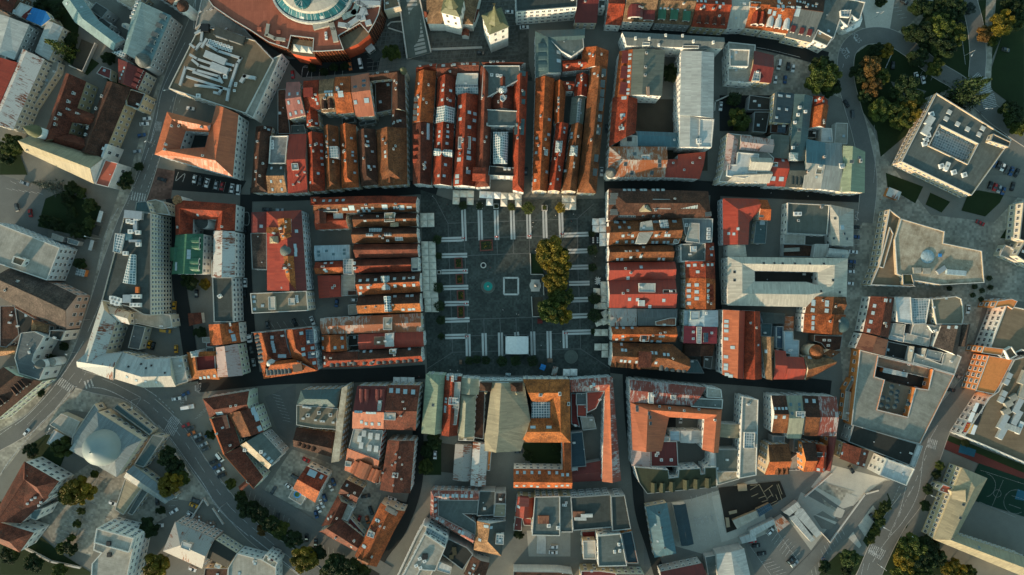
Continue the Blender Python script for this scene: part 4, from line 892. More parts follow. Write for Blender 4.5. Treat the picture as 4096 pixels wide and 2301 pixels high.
# ---- south east block
N('town_house','long red roofed lane house with white framed dark windows on its left wall','house','white',(1.6,2.4,3.4,4.2),chim=1, sky=0)
R('2152,336 2146,962','2366,346 2346,1006',12,3.6,'mo',.62,'gg','mr'); K('2185,448 2183,493 2183,540 2182,617 2245,700 2180,790 2180,870 2178,905 2190,960 2225,975',1.4,2)
O(3000,1100)
N('town_house','dark red roofed house with a bright blue gable edge','house','bluew',chim=1, sky=1)
R('-45,345 -62,1004','97,352 115,1004',10,3,'r',.5)
N('outbuilding','dark green roofed rear house with a blue edged white wall','outbuilding','bluew',None, chim=0, sky=1)
R('100,358 130,468','338,368 330,470',8,1,'fd',.5); P('105,470 215,472 205,590 110,590',6,'mt',.2)
N('town_house','narrow house with a dusty brown sunlit roof next to the blue gable edge','house','white',chim=0, sky=0)
R('105,592 150,1005','234,595 222,1008',9.5,3,'tb',.55); K('155,738',1.6,1.2); K('213,808',1.2,1.6,'glass')
N('outbuilding','pale blue roofed rear building beside the dark teal glass roof','outbuilding','bluew',None, chim=0, sky=0)
P('330,545 416,545 418,628 475,630 470,802 388,795 385,760 335,758',8,'mb2',.2); P('255,498 322,498 318,712 255,708',6,'solar',.2)
N('town_house','red metal roofed house left of the dark red ridge house','house','cream',chim=1, sky=0)
R('238,722 345,735','222,1008 336,1008',10,2.6,'mr',.5)
N('town_house','dark red ridge house with a bright red street slope','house','cream',chim=1, sky=0)
R('348,788 518,795','336,1008 522,1010',10,2.6,'mr',.5)
N('corner_house','brown corner house with a round copper turret and star shaped gables','house','cream',chim=0, sky=0)
R('522,785 775,800','538,1020 828,860',10,4,'tb',.5,'gg','ob'); TW('640,745',3.7,10, [(1,0),(.98,.3),(.5,2.6),(0,4.2)],'ob',16); K('575,797',1.6,1.4); P('700,760 770,720 880,740 790,800',10.5,'ob',0); D('690,945','g',3,3,2.6,'ob')
N('town_house','orange brown tiled house with two pairs of tall roof windows','house','white',chim=1, sky=0)
R('560,206 532,374','925,214 905,382',11.5,4,'ob',.58); K('612,258 612,280 743,265 743,287 605,340 740,345',1.8,1.6); D('900,285','g',5,4,3,'ob')
N('town_house','orange tiled house with a green oval end roof','house','white',chim=1, sky=0)
R('526,372 514,555','925,384 890,578',11.5,4,'o',.62); K('610,413 608,466 606,514',1.8,1.2); TW('880,478',4,12, [(1,0),(.9,.8),(.4,1.4),(0,1.6)],'mt',20); P('740,452 778,452 776,492 738,490',14.6,'gs',.1)
N('shed','small shed with a patchy rusty white roof in the east yard','shed','grey',None, chim=0, sky=0)
R('342,398 326,536','422,400 420,540',6,.8,'rus',.5)
N('outbuilding','cluttered low brown roof with satellite dishes below the orange oval house','outbuilding','brownw',None, chim=0)
P('622,578 892,590 872,720 760,745 690,660 620,640',7,'br',.3); AC('710,628 760,630 750,680 690,660',1.4,1.2,1)
# ---- stained tan building
O(3000,500)
N('savings_house','angular tan building with a stained flat roof and a pale round skylight','building','tanw',(1.4,1.8,2.8,3.6),vents=0)
P('1460,905 1880,1028 1866,1140 2238,1216 2262,1522 1850,1545 1580,1500 1420,1440 1398,1105',11,'ft',.5); P('1348,815 1462,905 1396,1105 1420,1440 1600,1560 1165,1545 1240,1372',9.5,'fb',.8); P('1350,985 1385,1050 1290,1380 1245,1370',10.2,'fb',.5); P('1475,1440 1560,1442 1585,1540 1480,1540',11.5,'fol',.3)
TW('1712,1270',3.4,10.6, [(1,.1),(.9,.3),(.5,.5),(0,.6)],'mb2',20,'skylight_dome'); AC('1830,1258',1.6,1.6,.5,0,'blue_tarp'); AC('1600,1405 1690,1410',4,3,1.4,0,'fl'); AC('1835,1400',5,2.4,1.2,.6,'steel'); AC('1980,1425',10,2.6,1.2,-.08,'mb2')
# ---- east street
O(3000,1100)
N('corner_house','white corner house with a red roof and a curved white gable','house','white',(1.4,1.8,3.2,3.8),chim=3, sky=0)
R('1165,206 1092,552','1392,216 1335,606',9,3.6,'rb',.5); K('1202,298 1187,367 1166,452 1145,538 1310,245 1352,248',1.6,1.3)
N('town_house','house with a rust striped metal roof below the white corner house','house','white',(1.4,1.8,3.2,3.8),chim=0, sky=0)
R('1085,560 1020,712','1335,628 1300,778',9,1.4,'rub',.5)
N('town_house','white flat roofed house with a glazed roof frame and steel vents','house','white',vents=1)
P('1400,212 1552,214 1568,475 1428,455',10,'fw',.3); P('1558,225 1742,230 1700,470 1572,476',9.4,'gs',.4); AC('1740,330 1770,400',1.6,5,1.2)
N('town_house','house with a plain tan gravel roof and stepped right edge','house','cream')
P('1755,232 1990,206 2040,228 2055,300 2062,412 2048,476 1800,478',9.5,'fbt',.5)
N('outbuilding','group of pale low metal roofs in the yard below the white flat roof','outbuilding','grey',None, chim=0, sky=0)
P('1385,465 1502,480 1482,608 1355,578',8,'mg',.2); P('1342,578 1482,610 1478,652 1338,620',7,'mb2',.2); P('1582,478 1768,478 1735,618 1550,575',8,'mg',.2); P('1500,560 1735,620 1725,692 1480,648',7.5,'mg',.2)
N('town_house','dark brown hipped house by the tan gravel roof with two small roof lights','house','white',chim=0, sky=0)
R('1850,486 1772,692','2045,482 1995,782',10,3.4,'dkb',.6); R('2048,478 2010,690','2128,470 2082,690',9,2,'dkb',.4); K('1918,505 1990,505',1.4,1.2); P('1720,490 1840,490 1830,540 1770,560',9,'fl',.3)
N('outbuilding','service roofs with barrel vaults and a blue grey deck beside the shopping hall','outbuilding','grey',None, vents=2)
P('1330,640 1535,682 1508,822 1305,782',6,'fdk',.4); P('1715,720 1865,748 1832,836 1692,800',9,'mb3',.2); R('1542,686 1508,830','1590,690 1565,845',8,1.6,'fl',.5); R('1660,705 1640,790','1710,708 1685,800',8,1.6,'fl',.5)
P('1592,755 1850,860 1870,760 1945,740 2042,790 1975,962 1570,845',8.5,'fl',.5)
N('shopping_hall','huge mottled grey flat roofed shopping hall with a T shaped courtyard','shopping hall','orange',(1.6,1.6,4,4),vents=2)
P('1062,725 1570,850 1975,965 1640,1632 1440,1580 978,1450',8.5,'fc',.4, hole='1238,788 1768,912 1722,1108 1600,1092 1522,1372 1230,1300 1302,1012 1202,982'); P('1290,1020 1600,1092 1522,1372 1230,1300',4,'fbt',0); P('1240,792 1762,915 1740,1000 1225,880',6,'fbt',.2); P('1222,880 1690,972 1680,1090 1205,975',3,'fdk',0)
R('1290,895 1280,940','1525,945 1515,990',6.5,.8,'mw',.5)
P('985,1000 1010,1005 950,1130 918,1120',6,'fgg',.2, wall='orange'); P('925,1125 975,1130 945,1400 890,1392',5,'fl',.3, wall='orange')
O(3000,1700)
N('shopping_hall_annex','black wet looking flat roof with a pale right edge below the shopping hall','annex','grey',vents=2)
P('1002,0 1622,185 1546,392 950,165',9,'fdk',.4); P('1622,185 1668,205 1590,412 1546,392',8,'fw',.2)
N('office_building','white block with a bright white roof deck and a window grid on its left wall','office','white',(1.1,1.5,3,3.4),vents=1)
P('1320,328 1592,425 1510,588 1250,485',12,'fw',.8)
N('town_house','red brown roofed house with a curved copper front beside the black flat roof','house','yellow',(1,1.4,3,3.2),chim=0, sky=0)
R('900,170 865,325','1150,250 1100,412',9.5,2.4,'rb',.6); K('1103,278 1040,370 1098,385',1,1.3); P('905,180 935,230 925,280 880,305',9.6,'copper',0)
# ---- right edge shopping building
OV()
N('shopping_hall','right edge shopping hall with orange corner blocks and a glazed white front','shopping hall','white',(1.6,1.6,2.6,3.4),vents=0)
P('2532,768 2640,790 2640,905 2572,880 2545,893 2520,900 2490,878',12,'fb',.7, wall='white'); P('2510,758 2545,752 2560,758 2548,778 2535,770 2502,775',12.5,'orange',.2, wall='orange'); P('2488,895 2548,905 2512,975 2500,992 2455,983',11.5,'orange',.3, wall='orange'); P('2476,872 2525,878 2520,895 2470,888',12.3,'orange',.2, wall='orange'); P('2528,882 2545,872 2560,895 2540,905',13.5,'fb',.8, wall='white')
N('shopping_hall','lower right shopping hall with rows of silver roof ducts and coloured sign boards','shopping hall','white',(1.6,1.6,3.2,3.6),vents=0)
P('2552,905 2640,880 2640,1190 2425,1098 2490,1000 2512,985',11.5,'fb',.6)
AC('2533,1015 2528,1035 2545,1000',4,3,1.6,.5,'fl'); AC('2556,1020 2553,1050 2520,1060 2518,1085',3,8,1.6,-.5,'zinc'); AC('2570,985 2572,950',4,7,2,-.4,'fl'); AC('2535,945 2528,960 2522,990 2515,1005',2.4,3,1.5,-.5,'zinc'); AC('2562,1075',2.2,6.6,1.2,-.4); AC('2540,1075',9,3,1.6,-.35,'mw')
O(3796,600)
N('bank_building','cream edged bank building at the right edge above the pedestrian street','building','cream',(1.4,1.8,2.8,3.6),vents=1)
P('720,510 800,480 800,1120 655,1020 735,880 680,860',10,'fdk',.6); P('540,915 660,960 650,1015 800,1090 800,1140 490,1015',5,'fl',.4)
# ---- school
O(3000,1700)
N('school','school with a greenish tan L shaped roof and a yellow striped street wall','school','yellow',(1.3,1.9,2.4,3.6),chim=0, sky=0)
R('2050,412 1772,1105 2700,1490','2292,515 2000,1060 2700,1290',10.5,4,'mtan',.5,'hg'); R('1945,640 1950,715','2125,580 2125,740',11,3.4,'mtan',.5); P('1862,575 1955,605 1925,672 1815,635',8,'redpl',.4); K('2060,770 2030,900 2150,1085 1955,1100 2210,1180',1.1,1.1,'glass')
# ================================================================== south side
O(1000,1100)
N('corner_house','pale green metal hipped corner house left of the theatre','house','greenw',(1.1,1.8,3,3.8),chim=0, sky=0)
R('1698,955 1652,1528','1880,966 1842,1532',12,3,'mc',.72,'hg'); K('1765,1258',1.2,1.2,'glass')
N('town_house','house with red and grey roof strips between two pale green roofs','house','white',chim=0, sky=0)
R('1882,972 1848,1550','2042,978 2000,1550',11.5,2.4,'r',.5); P('1948,1032 2032,1036 2015,1290 1930,1280',13.5,'fl',.2); P('1935,1290 2012,1295 1990,1448 1925,1445',13,'fl',.2); P('1920,1182 2012,1188 2008,1256 1914,1252',14.2,'gs',.2); K('1955,1000 1910,985 1985,985',3,1.4,'gs'); K('1893,1195 1890,1225 1885,1272 1883,1295 1882,1318',1,1.2)
N('town_house','grey green seamed metal roofed house with a tan hip beside the theatre','house','white',chim=1, sky=0)
R('2042,992 2032,1150','2216,1002 2205,1155',11.5,1.4,'mgn',.5); R('2030,1152 2010,1555','2180,1155 2165,1560',11,3,'mgn',.4,'hg'); P('2015,1550 2165,1560 2158,1602 2010,1598',8,'mtan',.2)
OV()
N('theatre','theatre with a large tan ribbed hall roof, twin turrets and white ornate front','theatre','bluew',(1.6,2.6,3.2,5.0),chim=0, sky=0)
R('1237,962 1219,1105 1222,1135','1318,962 1335,1060 1310,1135',15,3,'mtan',.3,'gg'); P('1205,958 1320,958 1320,972 1205,972',14,'fl',.3)
R('1207,962 1207,982','1238,962 1235,985',16,4,'br',.5,'hh'); R('1280,962 1282,985','1315,962 1315,985',16,4,'br',.5,'hh'); P('1187,985 1220,985 1216,1105 1185,1100',8,'br',.3)
R('1219,1090 1219,1135','1315,1088 1310,1130',13,2.5,'mtan',.4) ; TW('1222,988 1300,990',.7,19, [(1,0),(.6,1),(0,2.2)],'mtan',8,'turret')
O(2000,1100)
N('convent','orange tiled convent wings around a glass courtyard roof and a dark garden','monastery','white',(1.2,2,3.2,4.2),chim=0, sky=0)
R('218,1006 672,1006 682,1618 205,1616','310,1225 485,1226 486,1382 300,1384',14,5,'o2',.53,'gg','o2'); P('312,1226 484,1227 485,1382 302,1383',13.4,'gw',0); C('390,1155 575,1145 660,1240',1.6,1.2,1.5); K('318,1470 472,1470',2.4,1.4)
O(2000,1700)
R('600,165 605,440','686,165 690,440',12,2,'o',.15); R('130,425 605,432 692,435','130,608 605,612 692,615',12,4.2,'o',.55); K('167,460 236,460 308,460 380,460 475,462 548,462 604,482 652,482 162,586 232,586 303,588 362,594 470,590 545,590 600,584 653,582',1.2,1.5)
O(2000,1100)
N('corner_house','rusty red and white streaked corner house right of the convent','house','bluew',(1.1,1.8,3,3.9),chim=2, sky=0)
R('675,1012 1086,984','682,1132 1012,1116',12,2.6,'rur',.5); R('1086,984 1168,1985','1012,1116 985,1995',12,3,'rur',.5,'gg','mo')
P('836,1130 1010,1120 925,1290 840,1332',11,'mr',.2); P('735,1145 832,1140 836,1250 735,1256',9.5,'mgd',.3); P('685,1145 740,1145 748,1362 770,1470 690,1440',8,'frd',.3); P('745,1252 835,1255 836,1370 745,1365',9,'mr',.3); P('775,1375 905,1372 930,1485 800,1500',7,'fl',.3); K('878,1078 905,1060',1.3,1.8)
O(2000,1700)
N('outbuilding','dark flat roofed yard wing and low red roof behind the convent','outbuilding','grey',None, chim=0, sky=0)
P('685,80 795,66 832,400 690,412',9,'fdb',.2); R('692,400 975,345','692,552 980,540',6.5,1.6,'mrd',.5); P('690,412 750,404 750,472 690,478',7.5,'fw',.1)
O(1000,1100)
N('hotel','tan flat roofed hotel with a teal mansard front and a tall bare side wall','hotel','tanw',(1.1,1.8,3,3.6),vents=1, sky=0)
R('492,1110 878,1098','448,1258 842,1288',12,3.4,'mt',.5,'hh'); P('450,1255 845,1288 832,1492 620,1478 448,1448',12.5,'fbt',.3); P('885,1092 940,1066 858,1800 782,1812',13.5,'ft',0); C('566,1350 675,1325 785,1345',1.4,1.4,1.8); AC('520,1272 550,1276 580,1280 515,1385 635,1400 690,1410 710,1412 805,1422',1.4,.9,.7)
R('448,1470 832,1520','418,1655 782,1758',9,2.5,'br',.6); D('475,1640 520,1660 560,1672 610,1690','b',1.8,2,1.4,'br')
N('town_house','red metal roofed house with four tube dormers and a blue solar panel','house','cream',chim=0, sky=0)
R('1035,1070 1322,1073','985,1482 1290,1490',13,3.4,'mrd',.58,'gg','ms'); D('1085,1100 1132,1102 1240,1103 1280,1104','b',2.4,5,2,'mrd'); P('1235,1212 1272,1212 1262,1312 1225,1315',16.3,'mb',0); K('1020,1320 1045,1322 1072,1322 1130,1330 1155,1332 1180,1332 1205,1332',1.1,1.0); K('1120,1435 1178,1437 1245,1438 1075,1418',1.2,1.6)
O(1000,1700)
N('apartment_house','grey roof with seven square light domes and an orange vaulted street slope','house','tanw',chim=0, sky=0, vents=0)
P('998,38 1282,55 1242,342 952,220',13,'fl',.3, wall='redpl'); AC('1102,80 1165,103 1233,110 1060,132 1075,195 1155,220 1220,228',2.2,3.2,.9,-.1,'fw'); R('940,226 1246,345','912,438 1205,562',10,3.4,'mo',0); D('1005,455 1160,520 1200,530','b',3,4,2.6,'mo'); D('1075,490','b',6.5,5,3.6,'mo'); P('922,348 980,358 968,405 915,398',12.5,'fl',.2)
O(1000,1100)
N('town_house','brown roofed house with four pale blue roof windows on the south street','house','cream',(1.1,1.8,2.7,3.6),chim=2, sky=0)
R('1330,1062 1642,1065','1288,1490 1598,1502',13,3.2,'rb',.55,'gg','rb'); K('1362,1115 1427,1119 1498,1126 1574,1130',1.8,2.2); P('1295,1330 1405,1332 1400,1402 1292,1398',16,'pale_roof',.3)
O(1000,1700)
N('corner_house','large plain red brown roof with many small vents by the south lane','house','pink',(1.1,1.6,2.7,3.6),chim=0, sky=0)
R('1330,145 1252,628','1590,152 1545,660',13,2,'rb',.45); C('1408,280 1405,360 1400,465 1385,580 1372,385 1283,460 1470,380 1463,520 1445,310',.6,.6,.7); P('1375,462 1430,465 1425,512 1372,508',15,'gs',.2); P('1210,400 1255,420 1250,560 1215,575',10,'rb',.2)
O(780,1530,1.817)
N('corner_house','red brown roofed corner house at the road fork with a green side wall','house','greenw',chim=2, sky=0)
R('56,118 392,62','106,256 400,212',12,3.4,'rb',.6,'hg','rb'); R('236,226 335,402','436,178 500,358',12,3.2,'ob',.55,'gg','rb'); P('135,256 226,234 250,330 160,370',12.5,'ms',0); R('104,262 206,526','258,240 328,452',11,3.4,'o',.24,'gg','rb'); R('206,522 432,772','330,468 496,690',11,3.4,'o',.2,'gg','rb')  # east wing's inner slope has lighter tile, sunlight painted into its colour
D('297,626 322,655 345,682 385,722 411,757','g',2.2,3,2,'rb'); D('235,575','g',6,4,3.4,'rb'); K('425,200 425,214 443,238 450,262 470,335 408,153 400,122',2.6,1.8); K('178,224',3,2); C('265,172 302,165 260,455 160,372',.8,.8,1); P('248,345 300,318 320,372 268,400',9,'fdk',.2)
N('apartment_house','dark grey and tan roofed apartment house below the red brown corner house','house','grey',chim=0, sky=0)
R('486,365 630,522','326,458 532,632',12.5,3.2,'fg',.6,'gg','ft'); K('505,525 535,553 555,574',1.2,1.6); AC('483,503 365,490 402,533',1.6,1.6,1); D('455,625','g',7,6,4,'ft'); AC('380,545',1.4,6,1.2,.7,'fl')
O(1000,1700)
N('house','small modern house with a bright orange roof, white walls and roof terrace','house','white',(1.6,1.8,2.6,3.2),chim=0, sky=0)
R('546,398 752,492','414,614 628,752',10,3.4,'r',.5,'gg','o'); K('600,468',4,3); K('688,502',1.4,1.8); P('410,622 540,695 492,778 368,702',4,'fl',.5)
N('farm_house','dark brown roofed angled house around the gravel yard','house','cream',chim=1, sky=1)
R('926,526 1100,612','852,662 1020,758',8.5,3,'br',.5,'gg','rb'); R('846,680 688,978','942,766 882,908',8.5,3,'rb',.5); R('872,905 1112,1096','668,1030 1018,1218',8.5,3.6,'rb',.55); P('932,765 1000,800 940,928 872,900',7.5,'fl',.4, wall='white'); P('962,892 1112,1060 1075,1100 912,1018',6,'mrd',.3)
N('corner_house','long orange red roofed corner house with a concave street front','house','cream',(1.1,1.7,2.7,3.4),chim=1, sky=0)
R('1262,752 1112,1065 1010,1262','1498,835 1395,1015 1222,1370',11,3.8,'o',.45); D('1318,795 1345,812 1385,832 1420,850','s',2,2,1.4,'mgd'); K('1222,920 1240,925 1095,1170 1108,1175',1.2,1.6); R('1205,945 1160,975','1330,930 1225,1085',11.5,2.5,'rb',.5); P('1140,1020 1205,1040 1190,1095 1125,1070',14.2,'gs',.2); D('1048,1275 1095,1295 1140,1322','g',2,2,1.5,'ob')
N('office_building','modern white building with stepped glass terraces and a pale gravel roof','office','white',(1.8,1.8,2.8,3.4),vents=0)
P('1672,965 1912,1098 1872,1200 1690,1560 1380,1560 1600,1090',12,'fl',.6); P('1685,1050 1885,1185 1785,1412 1640,1400 1560,1560 1420,1560',16,'fl',.5); AC('1605,1355 1645,1375 1685,1310 1640,1285',1.8,1.4,1,.4); AC('1690,1265',2.6,2.6,1,0,'black'); P('1700,975 1905,1092 1885,1150 1690,1040',13.4,'gs',.4, wall='frame')
N('terrace_house','black tiled roof terrace with round planters beside the white modern building','house','grey',None, vents=0)
P('1912,1098 2092,1182 2152,1250 2050,1402 1852,1250',9,'fdk',.4); P('1830,1320 1948,1372 1930,1442 1800,1402',7,'fw',.2); R('2140,1262 2060,1440','2312,1332 2260,1500',7.5,2,'br',.5); AC('1970,1195 1975,1232 1945,1270',2.2,2.2,.9,0,'soil')
N('corner_house','wedge shaped corner house with patchy red and white metal roofs','house','pink',(1.1,1.5,3.2,3.4),chim=0, sky=0, vents=0)
R('2216,640 1745,632 1738,895 2152,1140','2205,726 1806,722 1812,880 2172,1070',9,2,'rur',.5); P('1812,724 2205,727 2192,862 2055,858 2178,942 2172,1066 1816,880',8.5,'fg',.3); K('1868,685 1905,685 1958,685 1995,685 2048,687 2085,688 2137,686 1792,718 1790,775 1790,832 1805,905 1858,935 2022,1030 2052,1045',1.3,1.6)
N('shed','flat dark roofed link building between wedge house and black tan roof','outbuilding','grey',None)
P('2216,640 2368,640 2352,872 2188,880',9,'fd',.4); P('2370,655 2470,655 2465,760 2368,760',10,'dkb',.3); P('2365,762 2470,765 2462,885 2350,885',9,'mtan',.3)
N('town_house','house with a black hipped roof and sunlit tan left slope','house','white',chim=0, sky=0)
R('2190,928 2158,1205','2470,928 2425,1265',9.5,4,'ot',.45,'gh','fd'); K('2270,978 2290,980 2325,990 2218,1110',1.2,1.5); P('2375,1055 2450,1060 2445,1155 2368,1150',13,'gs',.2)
N('shed','rusty corrugated twin sheds with pale brown roofs in the south yard','shed','grey',None, chim=0, sky=0)
R('1980,185 1955,532','2142,190 2130,546',5.5,1,'rug',.5); R('2152,165 2125,586','2296,172 2272,592',7,1.2,'ru',.5); P('2296,245 2330,255 2315,442 2285,440',6,'orange',.2)
O(2000,1700)
N('house','small red roofed house with many gables left of the grey flat roofs','house','yellow',chim=0, sky=0)
R('168,690 148,880','336,700 322,890',9,3.4,'mr',.45); P('148,885 212,900 208,1022 130,1018',5,'mrd',.2); P('212,895 300,905 318,972 230,970',7,'mr',.2); K('202,747 180,790',1.2,1.8); D('275,735','s',4,3,2,'mrd')
N('office_building','grey teal flat roofed block with a yellow north wall and small rusty hatch','office','yellow',(1.6,1.8,2.8,3.6),vents=0)
P('335,695 578,690 578,1072 308,1066',12,'fg',.4); AC('420,910',5.5,4,1,0,'rub'); AC('470,970 560,990',1.8,1.8,.8); P('578,690 686,688 702,1036 580,1036',10,'fg',.4); AC('610,770 632,772 638,748',1.2,1.2,.8)
N('department_store','wide dark grey flat roofed department store with a white bent duct','building','grey',(2.2,1.6,3.2,3.8),vents=1)
P('684,700 1070,672 1082,990 706,1022',12,'fd',.6); AC('775,900 835,870',6,1.6,1.2,0,'fw'); AC('760,860',6,3,.8,0,'rub'); AC('705,940',1.6,3.5,1); P('1072,690 1205,680 1265,1005 1085,1026',12.5,'fd',.5)
N('apartment_house','cream and grey flat roofed house with an orange rimmed blue black wing','house','white',(1.1,1.5,3,3.2),vents=1)
P('940,1070 1165,1050 1226,1362 950,1368',13,'fg',.4); P('800,1120 920,1116 928,1298 805,1296',9.5,'pale_roof',.5, wall='tanw'); P('1170,1046 1272,1026 1336,1336 1226,1336',9,'fdb',.5, wall='orange'); P('788,1030 985,1020 985,1096 792,1106',4,'frd',.3); AC('1145,1150 1105,1220 1155,1210',1.2,1.6,.9); P('985,1022 1080,1012 1090,1060 1000,1062',9,'ft',.3)
N('terrace_house','row house front with cream walls on the bottom edge','house','white',None, chim=0)
P('130,1415 560,1420 700,1440 700,1560 130,1560',9,'br',.3)
N('terrace_house','red roofed row house with yellow window wall on the bottom edge','house','yellow',(1.2,1.8,3,3.6),chim=0)
P('785,1410 965,1410 1120,1432 1120,1560 785,1560',9,'mrd',.3)
N('terrace_house','pale green walled row house on the bottom edge beside the street','house','greenw',(1.2,1.8,3,3.6),chim=0)
P('1122,1436 1390,1440 1400,1560 1122,1560',9,'br',.3)
N('house','red roofed house with pale dormer windows at the bottom edge below the blue roof','house','grey',(1.1,1.6,3,3.4),chim=0)
R('1545,1420 1950,1335','1600,1640 2020,1550',9,3.4,'mrd',.5)
N('hall','pale grey metal roofed hall at the bottom edge beside the red house','hall','grey',None, chim=0)
R('2088,1245 2110,1600','2355,1190 2450,1600',8,1.4,'mw',.5); P('1980,1275 2085,1255 2100,1460 2010,1460',5,'fg',.3)
N('hall','blue metal hipped market hall with a pointed south end','hall','cream',(1.2,1.2,3,3.2),chim=0, sky=0)
R('1408,790 1490,1282','1612,752 1702,1242',6.5,2.6,'mb',.5,'hh'); K('1535,845 1560,990 1590,1185',.9,.9,'black'); K('1497,960 1522,1122',.9,.9)
N('shed','narrow black roofed shed on the concrete deck beside the blue market hall','shed','white',None, chim=0, sky=0)
R('1670,772 1750,1170','1792,760 1870,1150',4.5,.9,'fdb',.5)
O(2000,1100)
N('corner_house','dark red rusty streaked street house with a pale grey corner block','house','white',(1.1,1.8,3,3.8),chim=0, sky=0)
R('1252,1010 1990,1086','1252,1228 1855,1262',12.5,1.8,'rur',.45); P('1998,1085 2135,1106 2145,1190 1995,1182',12.5,'fl',.5); P('1850,1190 2152,1202 2145,1292 1848,1272',13,'fg',.4, wall='white'); P('1434,1136 1482,1136 1482,1240 1432,1238',15,'fw',.1); P('1650,1160 1700,1160 1698,1202 1650,1200',15,'fw',.2)
N('apartment_house','salmon orange metal roofed house wrapped around a small car yard','house','white',(1.1,1.7,3,3.6),chim=1, sky=0)
R('1280,1690 1255,1230 2142,1298 2108,1716','1560,1700 1632,1372 1972,1392 1952,1685',12,3.4,'mo',.42,'gg','mo'); K('1322,1276 1324,1305 1438,1338 1448,1374 1452,1433',1.4,1.2,'glass'); C('1535,1265 1632,1283 1772,1308 1915,1295 2070,1398',.9,.9,.9)
O(2000,1700)
N('apartment_house','pale rusty red roofed house with a dark red side roof and courtyard','house','white',(1.1,1.6,3,3.6),chim=0, sky=0, vents=0)
R('1256,85 1272,395','1442,100 1456,406',10,1.4,'rup',.5); P('1452,160 1708,160 1720,402 1460,402',9,'mrd',.3); AC('1520,270 1505,290 1555,335 1650,335',1.4,1.4,1); P('1440,118 1640,120 1640,160 1440,158',10,'fl',.2); R('1742,55 1740,172','1946,55 1940,176',8.5,1,'mw',.5); P('1640,60 1735,58 1735,158 1638,155',8.5,'mb2',.2); P('2032,115 2070,112 2082,412 1985,405 2030,360',10,'fw',.2)
N('apartment_building','olive brown flat roofed block with a row of small gables and white north wall','building','white',(1.1,1.5,3,3.4),chim=0, vents=0)
P('1300,405 1625,436 1632,515 1722,505 1728,432 1935,420 1940,478 1975,472 1978,412 2090,410 2092,600 1420,665 1345,560',12.5,'fol',.2); D('1480,640 1560,640 1655,630 1790,612 1890,605 2000,595','g',2.6,3,2.2,'fol')
N('outbuilding','tan corrugated roof and grey green flat roof behind the salmon orange house','outbuilding','white',None, chim=0, sky=0)
R('2125,-10 2110,116','2316,-5 2312,130',9,1,'mtan',.5); P('2082,240 2300,240 2312,450 2090,450',9,'fgg',.3); P('2095,455 2310,450 2305,525 2095,582',8,'ft',.2)
OV()
N('town_house','long narrow pale flat roofed house with glazed top between two yards','house','white',(1.1,1.6,3,3.4),vents=2)
P('1868,998 1908,1006 1903,1196 1860,1204',12,'fl',.4); P('1873,1088 1900,1088 1898,1128 1872,1128',12.8,'gs',.2)
O(3000,1100)
N('town_house','brown roofed town house with four small roof windows and sunlit orange rear','house','white',chim=0, sky=0)
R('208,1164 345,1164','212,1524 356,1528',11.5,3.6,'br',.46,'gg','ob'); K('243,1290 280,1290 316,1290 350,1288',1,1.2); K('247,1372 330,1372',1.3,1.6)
N('town_house','moss green metal roofed town house with pale rear slope','house','grey',chim=0, sky=0)
R('348,1164 502,1164','358,1578 492,1580',11.5,3.2,'mgn',.5); K('392,1250 475,1250 478,1298 407,1338',1.2,1.5,'mb'); P('450,1318 535,1320 530,1370 448,1368',15,'gs',.1)
N('town_house','dark brown metal roofed town house with two pale roof windows','house','white',chim=0, sky=0)
R('505,1164 655,1170','520,1552 652,1555',11.5,3.2,'br',.5,'gg','ob'); K('545,1215 617,1217',1.4,1.8)
N('corner_house','town house with a heavily rusted red and white metal roof at the corner','house','white',chim=0, sky=0)
R('656,1170 836,1176','655,1555 832,1556',11.5,2.6,'rur',.5)
O(3000,1700)
N('house','steep dark roofed rear house with a sunlit tan left wall and three dormers','house','tanw',chim=0, sky=0)
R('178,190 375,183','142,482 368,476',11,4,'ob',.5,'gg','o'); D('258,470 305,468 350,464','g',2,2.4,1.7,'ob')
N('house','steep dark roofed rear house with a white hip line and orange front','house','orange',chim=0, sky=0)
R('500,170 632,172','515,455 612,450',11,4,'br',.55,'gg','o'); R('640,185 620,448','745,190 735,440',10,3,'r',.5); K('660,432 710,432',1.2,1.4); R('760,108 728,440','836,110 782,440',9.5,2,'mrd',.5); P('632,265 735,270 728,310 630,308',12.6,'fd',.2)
N('outbuilding','small pale yard roofs between the two steep dark rear houses','outbuilding','grey',None, vents=1)
P('380,340 480,260 480,440 375,440',4,'fl',.2); P('220,105 335,110 330,180 222,178',7,'mb3',.2); P('425,140 480,140 480,260 420,265',6,'fgg',.2)
N('shed','long white corrugated carport sheds bordering the lower car park','shed','grey',None, chim=0, sky=0, vents=0)
P('320,842 458,740 492,790 380,880',3.5,'mw',0); P('470,800 512,808 692,1050 642,1088 430,860',3.5,'mw',0); P('378,895 440,868 625,1108 590,1132',3.5,'mw',0); P('0,1018 232,908 245,955 0,1095',3.5,'mw',0); P('240,930 320,880 388,950 270,1040',3.6,'rus',0)
